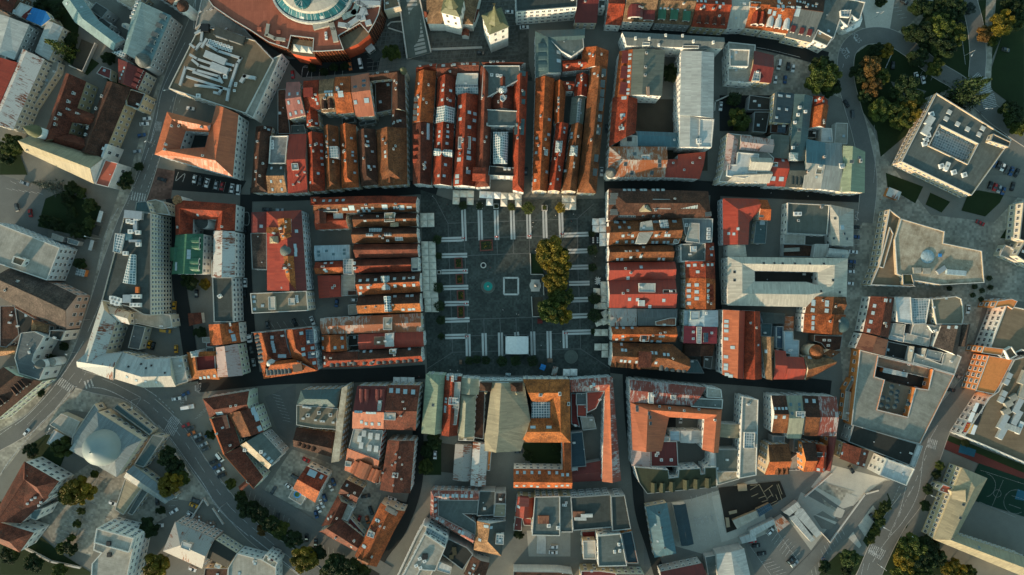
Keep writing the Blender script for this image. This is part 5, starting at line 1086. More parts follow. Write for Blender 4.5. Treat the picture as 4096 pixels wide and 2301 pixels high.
# ================================================================== west side
O(0,1700)
N('synagogue','domed synagogue with a square grey metal roof and low teal side roofs','synagogue','cream',(1.4,2.6,3.4,6),sky=0, chim=0, vents=0)
R('668,240 1125,505','935,-128 1368,146',11,2.6,'mb3',.5,'hh')
TW('1010,212',8.6,11.5, [(1.02,0),(1.0,2.5),(.98,3.4),(.9,5.4),(.76,7.2),(.56,8.7),(.33,9.7),(.12,10.2),(.05,10.6),(.04,12),(0,12.4)],'dome_metal',40,'dome')
P('1470,95 1588,120 1385,412 1290,385',6,'mt',.4); P('1085,-160 1130,-200 1470,60 1440,100',6,'mt',.4); P('700,110 910,-200 950,-140 680,240',7,'mb3',.3)
R('1285,390 1690,690','1192,505 1592,762',7,1.8,'mb3',.5); P('1205,525 1368,612 1190,868 1108,818',5,'mtan',.2); P('1372,612 1432,640 1275,872 1232,852',4,'fg',.2)
N('outbuilding','pale flat garage roofs between the synagogue and the west road','outbuilding','cream',None, chim=0, vents=0)
P('520,48 642,112 560,222 450,180',3.5,'fw',.2); P('478,0 590,-110 770,-30 690,125',5,'fl',.3)
N('villa','white villa with big rust red hipped roofs in the lower left corner','villa','white',(1.3,1.8,3,3.8),chim=0, sky=0)
R('232,356 -70,890','470,700 200,950',12,4,'rb',.35); R('238,356 568,546','180,540 430,725',12.3,4,'rb',.5,'hh'); R('-40,930 325,1042','-60,1120 188,1230',12,4,'rb',.5,'gh'); P('300,830 410,810 345,920 290,900',12,'mt',.2); AC('310,720 345,700 400,745 270,758 380,775',1,1,.8)
N('apartment_building','tall white block with stepped pale roof terraces at the lower left','building','white',(1.5,1.3,3,3.2),vents=1)
P('950,990 1312,1086 1290,1160 1205,1560 870,1560 885,1340 972,1240 900,1212 908,1130',16,'fl',.7); P('930,1000 1290,1095 1240,1235 905,1140',17.5,'fl',.8, wall='white'); AC('1055,1140 1060,1250',2,2,1,0,'black')
N('town_house','house with a mottled grey and rusty hipped roof and a white roof box','house','pink',(1,1.6,2.2,3.3),chim=1, sky=0)
R('1690,932 2072,1098','1572,1218 1950,1388',11,3.4,'rug',.5,'hg')
P('1755,1125 1848,1155 1830,1218 1742,1185',15.5,'fw',.2)
N('town_house','row house with a plain black roof beside the mottled grey roof','house','cream',(1,1.6,2.2,3.3),chim=0, sky=0)
R('2072,1108 2282,1240','1960,1265 2190,1378',10,1.6,'fdk',.5); P('1975,1385 2200,1385 2180,1560 1950,1560',6,'br',.3); P('2080,1335 2135,1352 2118,1390 2066,1372',8,'fw',.1)
N('town_house','row house with a pale flat roof and red chimney box on the south west road','house','white',(1,1.6,2.2,3.3),chim=0)
P('2285,1240 2440,1280 2660,1330 2660,1560 2190,1560 2200,1380',10,'fl',.5); P('2560,1250 2680,1330 2650,1380 2530,1310',11,'ft',.4); P('2590,1275 2645,1300 2630,1325 2580,1300',12,'frd',.2)
O(0,1100)
N('railway_house','huge dark brown roofed building with a pink stone street front at the left edge','building','pink',(1.5,2.2,3.1,4.2),chim=0, sky=0)
R('100,-70 530,95 742,200','-120,150 330,395 635,532',11,5,'dkb',.42,'gg','dkb'); C('180,60 60,150',.8,.8,1)
P('0,300 140,300 185,580 60,700 0,690',9,'br',.2); R('-60,680 170,690','-60,790 160,765',8,2,'ot',.5); P('145,320 330,420 300,560 180,580',9.5,'fdk',.2); R('310,430 300,540','470,480 460,560',9.5,2.6,'ot',.5,'hh')
N('ornate_house','dark roofed house with curved white bays set back from the west road','house','white',(1.4,2.2,3.2,4.2),chim=0, sky=0)
P('200,560 330,545 425,592 390,660 330,760 310,830 345,870 430,900 380,1015 180,950 140,800',13,'mgd',.3); P('480,535 625,540 585,635 470,600',12,'fdk',.3); TW('390,865',2.4,12, [(1.05,0),(.8,1.5),(.3,3.2),(0,5)],'mgd',14); TW('500,840',2.2,8, [(1,0),(.9,.4),(0,.8)],'fl',14)
N('palace','long brown roofed palace with a pale green ornate front at the left edge','palace','greenw',(1.3,2.2,2.9,4.2),chim=0, sky=0)
R('30,890 -420,1230','402,1030 -60,1420',12,4.5,'br',.5); D('185,1145 215,1115 248,1085 280,1065 35,1250 70,1225','g',2.4,3,2,'br')
O(0,500)
N('office_building','white office slab with a stained concrete roof at the left edge','office','bluew',(1.3,1.5,2.9,3.3),vents=0)
P('-60,935 575,1186 452,1500 -60,1325',14,'fl',.6); P('130,1265 245,1300 205,1365 110,1330',16.5,'fb',.6, wall='white')
N('kiosk','two low grey annex roofs beside the white office slab','outbuilding','grey',None, vents=0)
P('505,1045 615,1085 600,1130 495,1095',4,'mg',.2); P('655,1090 765,1125 745,1165 650,1140',4,'mb3',.2)
N('office_tower','tall cream office block with a grid of windows on its right wall','office','cream',(1.05,1.35,2.05,2.75),vents=1)
P('1208,830 1455,850 1455,1840 1380,1830 1290,1780 1230,1750 980,1692',20,'fd',.5)
R('1250,1250 1182,1522','1310,1250 1308,1542',20.5,1.2,'gw',.5, wall='frame'); P('1110,1045 1205,1055 1160,1240 1088,1225',20.5,'gw',.2, wall='frame')
AC('1250,930 1290,940 1325,905 1270,1030 1340,1040 1345,1155 1220,1240',2.4,2,1.4); AC('1300,870',9,4,1.6,-.1,'steel'); AC('1315,975',2,6,1.2,0,'steel'); AC('1235,1080',4.5,3.5,.7,0,'mb'); AC('1310,1120',6,1.2,1,0,'steel')
P('1315,745 1410,738 1450,845 1300,830',17,'mt',.2); P('1420,735 1500,718 1575,745 1612,800 1640,870 1450,850',12,'ft',.5)
O(0,1100)
AC('1100,225 1130,235 1165,245 1110,262 1145,275',3,2.2,1.6,-.1); AC('1318,208 1318,290',5.4,2,1.5); AC('1240,230',4,4,1.6,0,'steel'); AC('1335,145',1.6,3,1.4,0,'c_orange')
N('apartment_house','pale rust streaked zinc roofed house curving around a dark yard','house','cream',(1.2,1.9,3,3.6),chim=0, sky=0)
R('985,240 785,860','1122,440 1005,800',13,3.6,'ruw',.46,'gg','ruw'); R('1042,300 1252,362','1110,440 1252,480',12.5,2,'ruw',.5); P('1252,362 1640,385 1662,500 1570,522 1330,470 1252,480',9,'fl',.2)
R('812,770 1178,748','742,888 1090,1018',13,3.2,'ruw',.5); R('1180,746 1400,814 1640,802','1100,1002 1380,1087 1696,1080',12.5,2.4,'mw',.6,'gg','mg'); P('1642,802 1755,790 1812,1030 1696,1062',12,'mg',.3); K('1362,860 1462,875 1410,900 1240,886 1592,945',.9,.9,'black'); K('1225,985 1315,1018 1405,1028 1508,1035',1.1,1)
P('1130,450 1182,468 1105,702 1042,692',6,'mgd',.2); P('1292,482 1405,502 1342,722 1235,702',7,'mgd',.2)
O(0,500)
N('corner_house','red brown hipped corner house with a tan cone turret','house','white',(1.1,1.8,2.9,3.8),chim=1, sky=1)
R('1695,1062 1688,722 2275,765 2265,1022','1858,1060 1862,912 2088,912 2065,1018',12,4.2,'r',.5); TW('1710,725',2.4,13, [(1.05,0),(.9,.7),(.4,1.6),(0,2.4)],'ot',8); TW('1945,940',3.2,11, [(1,0),(.5,.7),(0,1)],'fd',18)
N('hotel','house with a dark green metal roof and four white fronted dormers','hotel','white',(1.1,1.6,2.9,3.5),chim=0, sky=0)
R('1695,1064 1656,1440','1962,1050 1950,1440',13,3.4,'mgr',.52); R('1642,1182 1640,1312','1775,1186 1762,1312',12,2.5,'mgr',.5); D('1935,1118 1935,1172 1930,1322 1930,1376','b',3.6,5,2.2,'mgr'); K('1822,1218 1822,1248 1820,1280',1.4,1.6); K('1700,1345 1700,1385',2,1.2)
N('town_house','white street house with a patchy zinc roof and columns of narrow windows','house','white',(1.1,1.7,2.2,3.4),chim=0, sky=0)
R('2062,1022 2058,1300 2050,1472','2268,1028 2266,1300 2264,1472',13,2.4,'ru',.5); P('2040,1310 2122,1310 2120,1470 2040,1470',11,'fb',.4)
O(0,1100)
N('office_building','plain dark flat roofed office with a tall white window front on the lane','office','white',(1.2,1.9,2.2,3.4),vents=1)
P('2045,25 2238,25 2252,456 2062,456',13,'fd',.5); AC('2130,205',1.6,1.6,2,.6)
N('shed','small dark red roofed shed with a white end wall in the garden yard','shed','white',None, chim=0, sky=0)
R('1812,372 1825,492','1938,362 1952,466',4,1,'rb',.5); P('1950,605 2025,600 2028,652 1955,655',3,'fl',.2)
N('house','orange tiled house with a small street gable left of the parking row','house','white',chim=0, sky=0)
R('2012,478 2030,682','2288,462 2325,652',10,3.6,'o',.5); R('2190,490 2210,520','2300,455 2310,560',10.3,2.6,'o',.5); K('2220,478 2228,542 2250,590 2258,622',1.6,1.8); P('1988,655 2165,640 2160,690 1990,695',7,'mrd',.2)
N('corner_house','corner house with a crimson roof terrace and bright orange edge roofs','house','orange',chim=0, sky=0, vents=0)
R('2080,780 1880,790 1898,925 2078,905','2080,735 1802,748 1855,1000 2118,1010',9.5,2.6,'o2',.0); P('1882,785 2075,772 2080,908 1900,928',11.4,'frd',.4); R('1830,740 1845,800','1900,730 1915,790',12,2,'gs',.5,'hh',wall='frame'); K('1935,995 1975,990 2012,985 2070,975',1.1,1.4)
N('apartment_house','house with mottled pink metal roof and pale green ornate street bays','house','greenw',(1.2,2,2.8,3.7),chim=0, sky=1)
R('2082,700 2100,985','2292,665 2342,970',11.5,2.6,'rup',.5); P('1985,705 2060,700 2070,800 1995,800',9,'fd',.3)
O(1000,500)
N('town_house','big red metal roofed house with stacked orange roof boxes and a grey half round','house','bluew',(1.2,2,2.8,3.8),chim=1, sky=0)
R('160,838 165,1600','496,822 548,1598',12.5,3.4,'mr',.62,'hg','mrd'); R('15,842 10,1040','162,838 160,1042',11,2,'mrd',.5,'hg'); P('5,1046 160,1042 162,1395 20,1392',10,'dkb',.2); K('108,978 448,1025',1.4,1.4)
O(1000,820,1.703)
R('187,96 200,196','278,92 282,190',16,1.4,'o2',.55,'gg','o2'); R('195,195 215,242','270,195 282,215',15.5,.8,'o2',.5); P('112,152 202,154 196,188 160,200 112,190',14.6,'o2',0); P('205,140 246,190 200,195',17,'rb',0); R('228,350 242,482','296,346 313,582',15.4,1,'o2',.5,'gg','o2'); P('222,402 285,435 215,440',16.6,'rb',0); P('218,520 250,490 280,585 218,585',14,'rb',0); TW('246,313',3.0,14.6, [(1,0),(.8,1.2),(0,1.8)],'fg',20); R('134,215 134,262','192,212 195,262',15,1.8,'mtan',.5,'hh'); K('307,280 312,308 311,336',2,1.2)
O(1000,1100)
N('office_building','tan flat roofed building with two boxy roof hatches by the yard car park','office','cream',(1.1,1.6,2.8,3.5),vents=0)
P('2,178 545,155 562,345 18,372',12.5,'fbt',.5); P('175,212 238,208 242,338 180,338',14,'pale_roof',.2); P('368,225 428,224 430,290 370,292',13.6,'pale_roof',.2); AC('455,205 455,222 458,240 460,258',1.2,1.1,1); K('38,212 42,258 45,330 122,298',1.4,1.2)
# ---- west side of the square
O(1000,500)
N('town_house','long red tiled front house with a small pyramid tower on the left end','house','white',(1.1,1.7,2.6,3.7),chim=2, sky=0)
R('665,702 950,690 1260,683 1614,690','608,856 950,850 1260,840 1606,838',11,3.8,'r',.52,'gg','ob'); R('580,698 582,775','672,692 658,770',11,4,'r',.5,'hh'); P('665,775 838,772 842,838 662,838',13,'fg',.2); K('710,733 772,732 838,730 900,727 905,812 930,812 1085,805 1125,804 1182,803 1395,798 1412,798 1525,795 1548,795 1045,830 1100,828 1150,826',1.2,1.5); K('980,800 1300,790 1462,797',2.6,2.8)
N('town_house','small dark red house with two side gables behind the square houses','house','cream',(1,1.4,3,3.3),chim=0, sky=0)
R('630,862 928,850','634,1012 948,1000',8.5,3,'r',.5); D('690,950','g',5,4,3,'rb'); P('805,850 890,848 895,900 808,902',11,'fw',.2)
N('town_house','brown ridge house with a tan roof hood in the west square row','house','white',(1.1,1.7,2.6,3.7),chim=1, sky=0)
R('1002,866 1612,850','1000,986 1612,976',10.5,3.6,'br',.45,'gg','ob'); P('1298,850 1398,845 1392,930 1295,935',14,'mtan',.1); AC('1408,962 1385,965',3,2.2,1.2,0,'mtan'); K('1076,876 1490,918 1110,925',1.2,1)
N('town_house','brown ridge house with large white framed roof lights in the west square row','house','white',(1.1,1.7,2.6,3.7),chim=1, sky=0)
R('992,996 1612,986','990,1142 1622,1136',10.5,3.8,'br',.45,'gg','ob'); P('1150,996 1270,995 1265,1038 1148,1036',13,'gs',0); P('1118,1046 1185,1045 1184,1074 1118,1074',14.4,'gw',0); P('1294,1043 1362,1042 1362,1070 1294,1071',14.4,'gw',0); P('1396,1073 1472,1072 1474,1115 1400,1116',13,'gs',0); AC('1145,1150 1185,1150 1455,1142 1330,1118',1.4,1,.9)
N('town_house','plain red brown ridge house with a white left gable in the west square row','house','white',(1.1,1.7,2.6,3.7),chim=0, sky=0)
R('1004,1150 1622,1145','1018,1286 1626,1276',10.5,3.6,'rb',.45)
N('outbuilding','pale blue metal roofed rear building behind the square houses','outbuilding','grey',None, chim=0, sky=0)
R('620,1165 962,1156','626,1312 966,1302',8,.8,'mb2',.5); K('662,1225 738,1217 805,1247 910,1207 910,1242 665,1258',1.3,1.1,'mb')
N('town_house','red ridge house with a white glazed square end in the west square row','house','white',(1.1,1.7,2.6,3.7),chim=0, sky=0)
R('1002,1300 1558,1286','1012,1428 1562,1412',10.5,3,'rb',.5,'gg','r'); P('1556,1286 1622,1280 1624,1408 1560,1412',11.5,'pale_roof',.2); AC('1008,1335 1012,1385',1.4,1.6,1); K('1590,1395',2.8,1.2,'glass'); P('898,1296 992,1294 990,1442 902,1440',9.5,'gs',.2)
N('town_house','low red tiled rear house with blue roof windows beside the glass roof','house','cream',None, chim=1, sky=0)
R('630,1325 900,1312','630,1442 902,1430',8,2.6,'r',.5,'gg','o'); K('727,1335 787,1333 720,1395 735,1412',1.4,1.1)
O(1000,1100)
N('town_house','dark and orange ridge house with twin glass peaks in the west square row','house','white',(1.1,1.7,2.6,3.7),chim=1, sky=0)
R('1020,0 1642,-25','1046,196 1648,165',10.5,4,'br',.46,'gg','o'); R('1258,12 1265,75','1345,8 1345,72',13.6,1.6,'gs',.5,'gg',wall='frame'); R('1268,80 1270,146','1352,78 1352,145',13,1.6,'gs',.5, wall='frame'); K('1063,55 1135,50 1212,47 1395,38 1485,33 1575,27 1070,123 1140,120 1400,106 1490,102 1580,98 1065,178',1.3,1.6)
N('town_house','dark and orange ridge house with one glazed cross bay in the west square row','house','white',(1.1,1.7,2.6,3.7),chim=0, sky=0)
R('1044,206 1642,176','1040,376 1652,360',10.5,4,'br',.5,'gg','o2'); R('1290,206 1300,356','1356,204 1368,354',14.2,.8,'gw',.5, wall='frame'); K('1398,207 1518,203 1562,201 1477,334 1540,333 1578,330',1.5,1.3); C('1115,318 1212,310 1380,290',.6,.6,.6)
N('outbuilding','bright red metal flat roof behind the west square row','outbuilding','redpl',None, chim=0, sky=0)
R('650,5 665,226','870,5 876,212',6,.8,'mr',.5); C('820,105 800,125',1,.8,1)
N('outbuilding','grey concrete slab roof behind the west square row','outbuilding','grey',None, chim=0, sky=0, vents=0)
P('882,0 1012,0 1010,196 880,205',5,'fl',.2); P('945,290 1032,282 1036,378 950,385',4,'fl',.2); P('940,150 1030,150 1035,196 940,200',6,'br',.2)
N('town_house','broad rusty brown flat metal roof with pale streaks facing the square','house','cream',(1.1,1.7,2.6,3.7),chim=3, sky=0)
R('676,420 1648,368','692,572 1656,548',10.5,1.6,'ruo',.5); P('1285,412 1370,410 1368,530 1284,530',12.4,'fl',.1)
N('town_house','orange tiled end house beside the long rusty brown roof','house','cream',chim=0, sky=0)
R('690,580 695,736','922,570 936,736',9.5,3.4,'o',.42); K('703,615 705,704 888,610 892,695 820,703',1.4,1.2); P('950,580 1045,578 1045,680 940,690',6,'fdk',.4)
N('town_house','crimson metal roofed house crossed by a pale band facing the square','house','white',(1.1,1.7,2.6,3.7),chim=1, sky=0)
R('1046,572 1672,546','1050,722 1680,690',10.5,1.6,'mr',.5); P('1303,566 1386,560 1386,690 1303,692',12.6,'fw',.2); P('1196,598 1300,596 1300,676 1195,676',12.2,'brownw',0)
N('corner_house','long dark red corner house with a row of round dormers on its south slope','house','white',(1.1,1.7,2.6,3.7),chim=1, sky=0)
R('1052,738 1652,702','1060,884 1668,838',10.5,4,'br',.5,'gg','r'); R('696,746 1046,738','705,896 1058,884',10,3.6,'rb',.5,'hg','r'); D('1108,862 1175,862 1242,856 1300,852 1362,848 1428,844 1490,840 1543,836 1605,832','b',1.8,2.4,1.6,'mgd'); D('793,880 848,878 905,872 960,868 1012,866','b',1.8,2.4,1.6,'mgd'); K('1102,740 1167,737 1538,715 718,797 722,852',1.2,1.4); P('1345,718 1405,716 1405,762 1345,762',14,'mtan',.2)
N('corner_house','orange tiled block with rows of dark dormers, solar panels and a white cone','house','bluew',(1.1,1.7,2.6,3.7),chim=0, sky=0)
R('345,530 402,800','600,505 658,922',12,4,'o',.35,'gh','r'); R('35,560 132,1002','165,552 238,828',12,3.6,'o',.8,'gh','rb'); R('240,830 440,812','132,1002 652,925',12,3.6,'o',.2,'gg','o'); P('165,552 330,535 360,690 400,800 240,825',11.8,'rb',0)
D('60,598 62,632 75,672 80,705 88,742 90,790 95,832 100,870 108,905','b',1.7,2.2,1.5,'mgd'); D('182,965 215,962 250,958 285,955 320,952 352,948 390,943','b',1.7,2.2,1.5,'mgd'); P('535,530 612,525 622,660 545,678',14.2,'solar',0); P('555,745 635,738 640,800 560,808',14.2,'solar',0); TW('196,850',2.1,13.5, [(1,0),(.5,1.4),(0,2.4)],'fw',14,'cone'); K('213,604 215,652 222,680 228,708 235,735 285,783 310,783 335,783 495,563 512,716 517,768 620,850 603,705',1.4,1.6)
D('475,925','s',4,3,2,'brownw')
build_all()
# ================================================================== ground, roads, paving
ZL = [0]
def sheet(name, polys, mat, z):
    mb = MB()
    for p in polys:
        q = [Vector((v.x, v.y, z)) for v in p]
        if area(q) < 0: q.reverse()
        mb.face(q, mat)
    return struct(mb.build(name))
def G(name, s, mat):
    ZL[0] += 1; return sheet(name, [[at(p) for p in pts(s)]], mat, 0.003*ZL[0])
def strip(line, w):
    c = [at(p) for p in pts(line)]; n = len(c)
    # smooth the centre line
    f = []
    for i in range(n-1):
        p0, p1, p2, p3 = c[max(0, i-1)], c[i], c[i+1], c[min(n-1, i+2)]
        for k in range(6):
            t = k/6; f.append(0.5*((2*p1)+(p2-p0)*t+(2*p0-5*p1+4*p2-p3)*t*t+(3*p1-p0-3*p2+p3)*t**3))
    f.append(c[-1]); L, Rr = [], []
    for i in range(len(f)):
        d = (f[min(i+1, len(f)-1)]-f[max(i-1,0)]); d.z = 0; d.normalize(); nn = Vector((-d.y, d.x, 0)); L.append(f[i]+nn*w/2); Rr.append(f[i]-nn*w/2)
    return f, L, Rr
def ROAD(name, line, w, mat='g_asph',kerb=True):
    ZL[0] += 1; z = 0.003*ZL[0]; f, L, Rr = strip(line, w); mb = MB()
    for i in range(len(f)-1): mb.face([Vector((v.x, v.y, z)) for v in (L[i], Rr[i], Rr[i+1], L[i+1])], mat)
    struct(mb.build(name))
    if kerb:
        for side, off in ((L, 1),(Rr, -1)):
            km = MB()
            for i in range(len(f)-1):
                a, b = side[i], side[i+1]; d = (b-a); d.z = 0
                if d.length < 1e-4: continue
                d.normalize(); nn = Vector((-d.y, d.x, 0))*0.28*off; zt = 0.22
                P4 = [Vector((v.x, v.y, zt)) for v in (a, b, b+nn, a+nn)]
                km.face(P4,'stone'); km.face([Vector((a.x, a.y, 0)),Vector((b.x, b.y, 0)),P4[1], P4[0]],'stone'); km.face([P4[3], P4[2], Vector((P4[2].x, P4[2].y, 0)),Vector((P4[3].x, P4[3].y, 0))],'stone')
            struct(km.build('kerb'))
g = MB(); g.face([(-1500,-1500,0),(1500,-1500,0),(1500,1500,0),(-1500,1500,0)],'g_base'); struct(g.build('ground'))
OV()
# lighter pavements and yards
G('pavement','515,0 560,0 480,180 430,250 400,320 385,420 345,500 310,540 290,640 250,780 215,850 190,940 130,960 180,850 225,760 260,600 300,480 330,420 360,320 400,200 470,80','g_pave')
G('pavement','0,560 120,590 230,540 260,545 230,680 200,760 100,700 0,640','g_base')
G('pavement','0,1020 160,960 240,940 330,1000 470,1120 560,1240 700,1390 690,1410 540,1270 400,1250 420,1180 300,1050 170,1030 60,1120 0,1200','g_pave')
G('parking_lot','190,1190 250,1150 330,1180 400,1260 420,1300 350,1340 280,1300 230,1400 130,1360 100,1300 160,1230','g_pave')
G('parking_lot','0,440 130,480 120,600 0,560','g_asph')
G('parking_lot','440,425 620,455 600,490 430,478','g_dark')
G('pavement','380,420 440,430 430,500 350,510','g_pink')
G('pavement','2020,80 2130,60 2250,90 2400,190 2480,320 2576,330 2576,360 2440,290 2330,210 2200,140 2160,180 2180,300 2230,400 2340,540 2500,560 2576,480 2576,760 2480,740 2440,900 2400,1080 2330,1060 2180,1010 2120,960 2100,700 2170,560 2190,460 2140,260 2040,210 1830,205 1990,120','g_pave')
G('pavement','2130,1180 2220,1200 2300,1040 2420,1000 2360,1100 2300,1240 2200,1380 2080,1400 2060,1300','g_base')
G('street','1620,1240 1900,1200 2060,1170 2080,1180 1960,1290 1900,1340 1700,1410 1640,1447 1620,1447','g_asph')
G('parking_lot','1870,1360 2050,1225 2100,1260 2220,1240 2160,1330 2020,1447 1900,1447','g_asph')
G('concrete_yard','2085,1168 2250,1210 2225,1245 2120,1280 2040,1225','g_conc')
G('concrete_yard','2015,1238 2110,1290 2040,1385 1985,1310','g_lite')
G('concrete_yard','1740,1255 1900,1205 1935,1340 1790,1400 1650,1360 1640,1270','g_lite')
G('parking_lot','1790,1250 1905,1212 1930,1325 1815,1365','g_conc')
G('yard','1605,990 1700,1010 1700,1180 1600,1190','g_dark')
G('parking_lot','665,1000 745,965 740,1120 700,1090','g_asph')
G('gravel_yard','735,1130 960,1215 880,1330 820,1300 690,1260 660,1240','g_pave')
G('gravel_yard','910,1235 960,1240 930,1330 880,1320','g_pave')
G('parking_lot','570,1250 640,1230 900,1370 960,1447 760,1447 640,1330','g_asph')
G('yard','680,790 790,780 800,830 660,835','g_asph')
G('yard','800,700 920,760 820,800 800,790','g_base')
G('yard','1600,430 1780,430 1780,330 1590,330','g_earth'); G('earth_courtyard','1595,250 1700,250 1705,330 1600,335','g_earth')
G('yard','1080,1110 1220,1130 1220,1200 1060,1220','g_earth'); G('street','1040,1180 1230,1200 1600,1215 1600,1235 1050,1240','g_base')
G('yard','1260,1340 1560,1350 1560,1447 1260,1447','g_base'); G('concrete_yard','1325,1335 1435,1330 1435,1400 1330,1400','g_lite')
G('small_car_park','1830,215 2060,200 2050,260 1830,300','g_pave')
G('yard','1810,240 1980,240 1975,330 1810,330','g_dark')
G('church_terrace','990,0 1330,0 1330,160 1340,205 1040,150 960,140 900,130','g_tile')
G('parking_lot','720,150 960,130 950,180 760,195','g_dark')
O(3000,1700)
for q in ('690,545 1010,640 880,730 640,600','690,700 760,760 840,810 820,830 720,770'): G('asphalt_patch',q,'g_pave')
G('asphalt_patch','610,880 700,830 840,920 790,1010 690,1000','g_base')
for q in ('930,655 1032,690 1000,785 890,745','842,790 915,822 885,902 805,880','605,860 640,865 845,940 830,965','1040,970 1185,775 1250,860 1115,1090','945,1090 995,1030 1075,1160 1050,1190','740,1447 860,1370 880,1400 760,1470'): G('concrete_patch',q,'g_conc')
OV()
# grass
for s in ('2140,240 2132,150 2185,112 2262,122 2340,185 2410,215 2350,240 2330,258 2280,340 2215,395 2205,330 2165,275','2290,60 2345,0 2425,0 2448,110 2440,190 2420,230 2370,180 2300,135','2462,0 2550,0 2520,90 2470,210 2460,120','2560,0 2576,0 2576,330 2540,260 2500,230 2480,215 2530,60','2228,435 2322,470 2302,512 2232,470','2340,485 2390,508 2368,535 2328,515','2440,482 2535,470 2515,510 2478,545 2418,530 2430,500',
          '115,500 160,480 255,520 240,560 225,600 95,570','90,0 170,0 200,60 190,130 150,150 130,100','190,120 250,160 220,190 160,150','265,180 310,190 320,230 280,240','60,1130 120,1090 170,1130 150,1180 100,1170','2070,1430 2110,1390 2180,1400 2150,1447 2060,1447','2205,1300 2235,1255 2220,1210 2245,1270 2185,1380 2170,1360','0,1260 60,1310 150,1390 240,1447 0,1447','2330,1120 2390,1060 2360,1150 2300,1270 2280,1330 2260,1310','2240,1340 2300,1370 2450,1447 2190,1447','590,1240 640,1330 760,1447 800,1447 690,1310','1310,1115 1420,1110 1420,1170 1340,1175','1065,1110 1110,1110 1110,1195 1060,1195','2560,530 2576,520 2576,600 2515,600','0,380 50,390 70,440 0,440','545,1255 600,1260 640,1320 590,1300','2350,1080 2576,1170 2576,1200 2340,1110','870,1280 905,1340 880,1350 850,1300'):
    G('lawn',s,'g_grass')
G('sunken_parking','2240,205 2330,230 2300,260 2260,240','g_asph'); G('parking_lot','2470,440 2576,440 2576,500 2440,475','g_base')
G('parking_lot','2165,0 2250,0 2235,95 2180,85','g_conc'); G('footpath','2235,95 2290,60 2330,0 2350,0 2300,80 2240,125','g_pave'); G('footpath','2480,0 2505,0 2495,130 2490,280 2472,280 2476,120','g_pave')
G('running_track','2350,1095 2576,1190 2576,1215 2340,1115','g_track'); G('sports_court','2462,1165 2576,1205 2576,1300 2420,1250','g_court'); G('pitch_paint','2560,1230 2576,1236 2576,1260 2552,1255','g_pool'); G('skate_pad','2415,1118 2455,1132 2450,1150 2410,1138','g_pool')
# roads
ROAD('road','520,-20 495,60 455,150 425,230 405,310 385,380 350,490 318,560 275,680 240,790 200,900 150,980 80,1060 -20,1120',8.5)
ROAD('road','175,945 235,965 320,985 385,1030 445,1090 515,1190 580,1275 650,1350 720,1395 790,1447 830,1480',9.0)
ROAD('road','330,985 420,990 480,985 520,980',6.0,'g_asph',False)
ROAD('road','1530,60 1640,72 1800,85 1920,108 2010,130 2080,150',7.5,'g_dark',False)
ROAD('road','2175,560 2185,450 2165,340 2145,270 2128,200 2132,130 2170,95 2230,92 2290,125 2350,172 2420,215 2480,270 2576,340',8.0)
ROAD('road','2430,-20 2452,60 2460,140 2458,200 2480,270 2540,320 2600,360',8.0)
ROAD('road','2500,900 2425,990 2370,1060 2335,1150 2295,1250 2252,1310 2215,1380 2180,1460',11.5)
ROAD('road','1578,900 1585,1050 1600,1180 1612,1290 1640,1380 1665,1470',5.5,'g_dark',False)
ROAD('road','1048,960 1052,1100 1048,1220 1010,1330 960,1400 930,1470',5.5,'g_dark',False)
ROAD('road','2300,1240 2230,1225 2130,1310 2050,1400 1980,1470',6.0,'g_asph',False)
ROAD('road','620,1225 720,1280 800,1330 880,1380 980,1440',6.0,'g_asph',False)
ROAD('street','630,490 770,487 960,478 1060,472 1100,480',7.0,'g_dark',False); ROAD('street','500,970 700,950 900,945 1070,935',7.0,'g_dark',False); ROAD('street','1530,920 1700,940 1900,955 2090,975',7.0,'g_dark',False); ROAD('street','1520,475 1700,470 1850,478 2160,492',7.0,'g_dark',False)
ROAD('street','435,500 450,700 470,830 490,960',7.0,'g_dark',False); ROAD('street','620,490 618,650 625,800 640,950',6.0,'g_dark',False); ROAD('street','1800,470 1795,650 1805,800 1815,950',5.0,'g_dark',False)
# the square
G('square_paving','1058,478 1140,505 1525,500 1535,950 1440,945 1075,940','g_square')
O(1700,760,3.4457)
ST = MB()
def stripe(x0, y0, x1, y1):
    """two parallel white paving bands with a dark slot"""
    a, b = Vector((x0, y0,0)),Vector((x1, y1,0)); d = (b-a).normalized(); n = Vector((-d.y, d.x, 0)); ZS = 0.30
    for s in (-19,19):
        q = [a+n*(s-13.5),a+n*(s+13.5),b+n*(s+13.5),b+n*(s-13.5)]
        q = [at((v.x, v.y),0) for v in q]; q = [Vector((v.x, v.y, ZS)) for v in q]
        if area(q) < 0: q.reverse()
        mb = MB(); mb.face(q,'stripe',q[1]-q[0]); struct(mb.build('paving_stripe'))
for a in ((530,270,545,705),(757,280,768,697),(980,280,992,690),(1202,280,1214,683),(1425,330,1435,672),(1648,292,1657,665),(1870,315,1880,655),(215,687,515,678),(222,908,582,900),(228,1130,592,1120),(250,1350,597,1340),(1900,625,2255,610),(1945,848,2238,840),(1975,1068,2250,1062),(1985,1290,2268,1284)): stripe(*a)
O(1650,1150,3.22)
for a in ((415,210,727,205),(420,424,735,415),(422,634,700,627),(714,600,720,885),(922,590,930,880),(1132,582,1138,885),(1338,575,1345,625),(1548,568,1555,872),(1757,562,1764,912),(1962,556,1968,782),(2040,162,2262,155),(1975,372,2255,362),(1985,580,2298,572)): stripe(*a)
O(1700,760,3.4457)
def LINE(name, line, w, mat, z):
    c = [at(p) for p in pts(line)]
    for a, b in zip(c, c[1:]):
        d = (b-a).normalized(); n = Vector((-d.y, d.x, 0))*w/2; mb = MB()
        mb.face([Vector((v.x, v.y, z)) for v in (a-n, b-n, b+n, a+n)], mat, d); struct(mb.build(name))
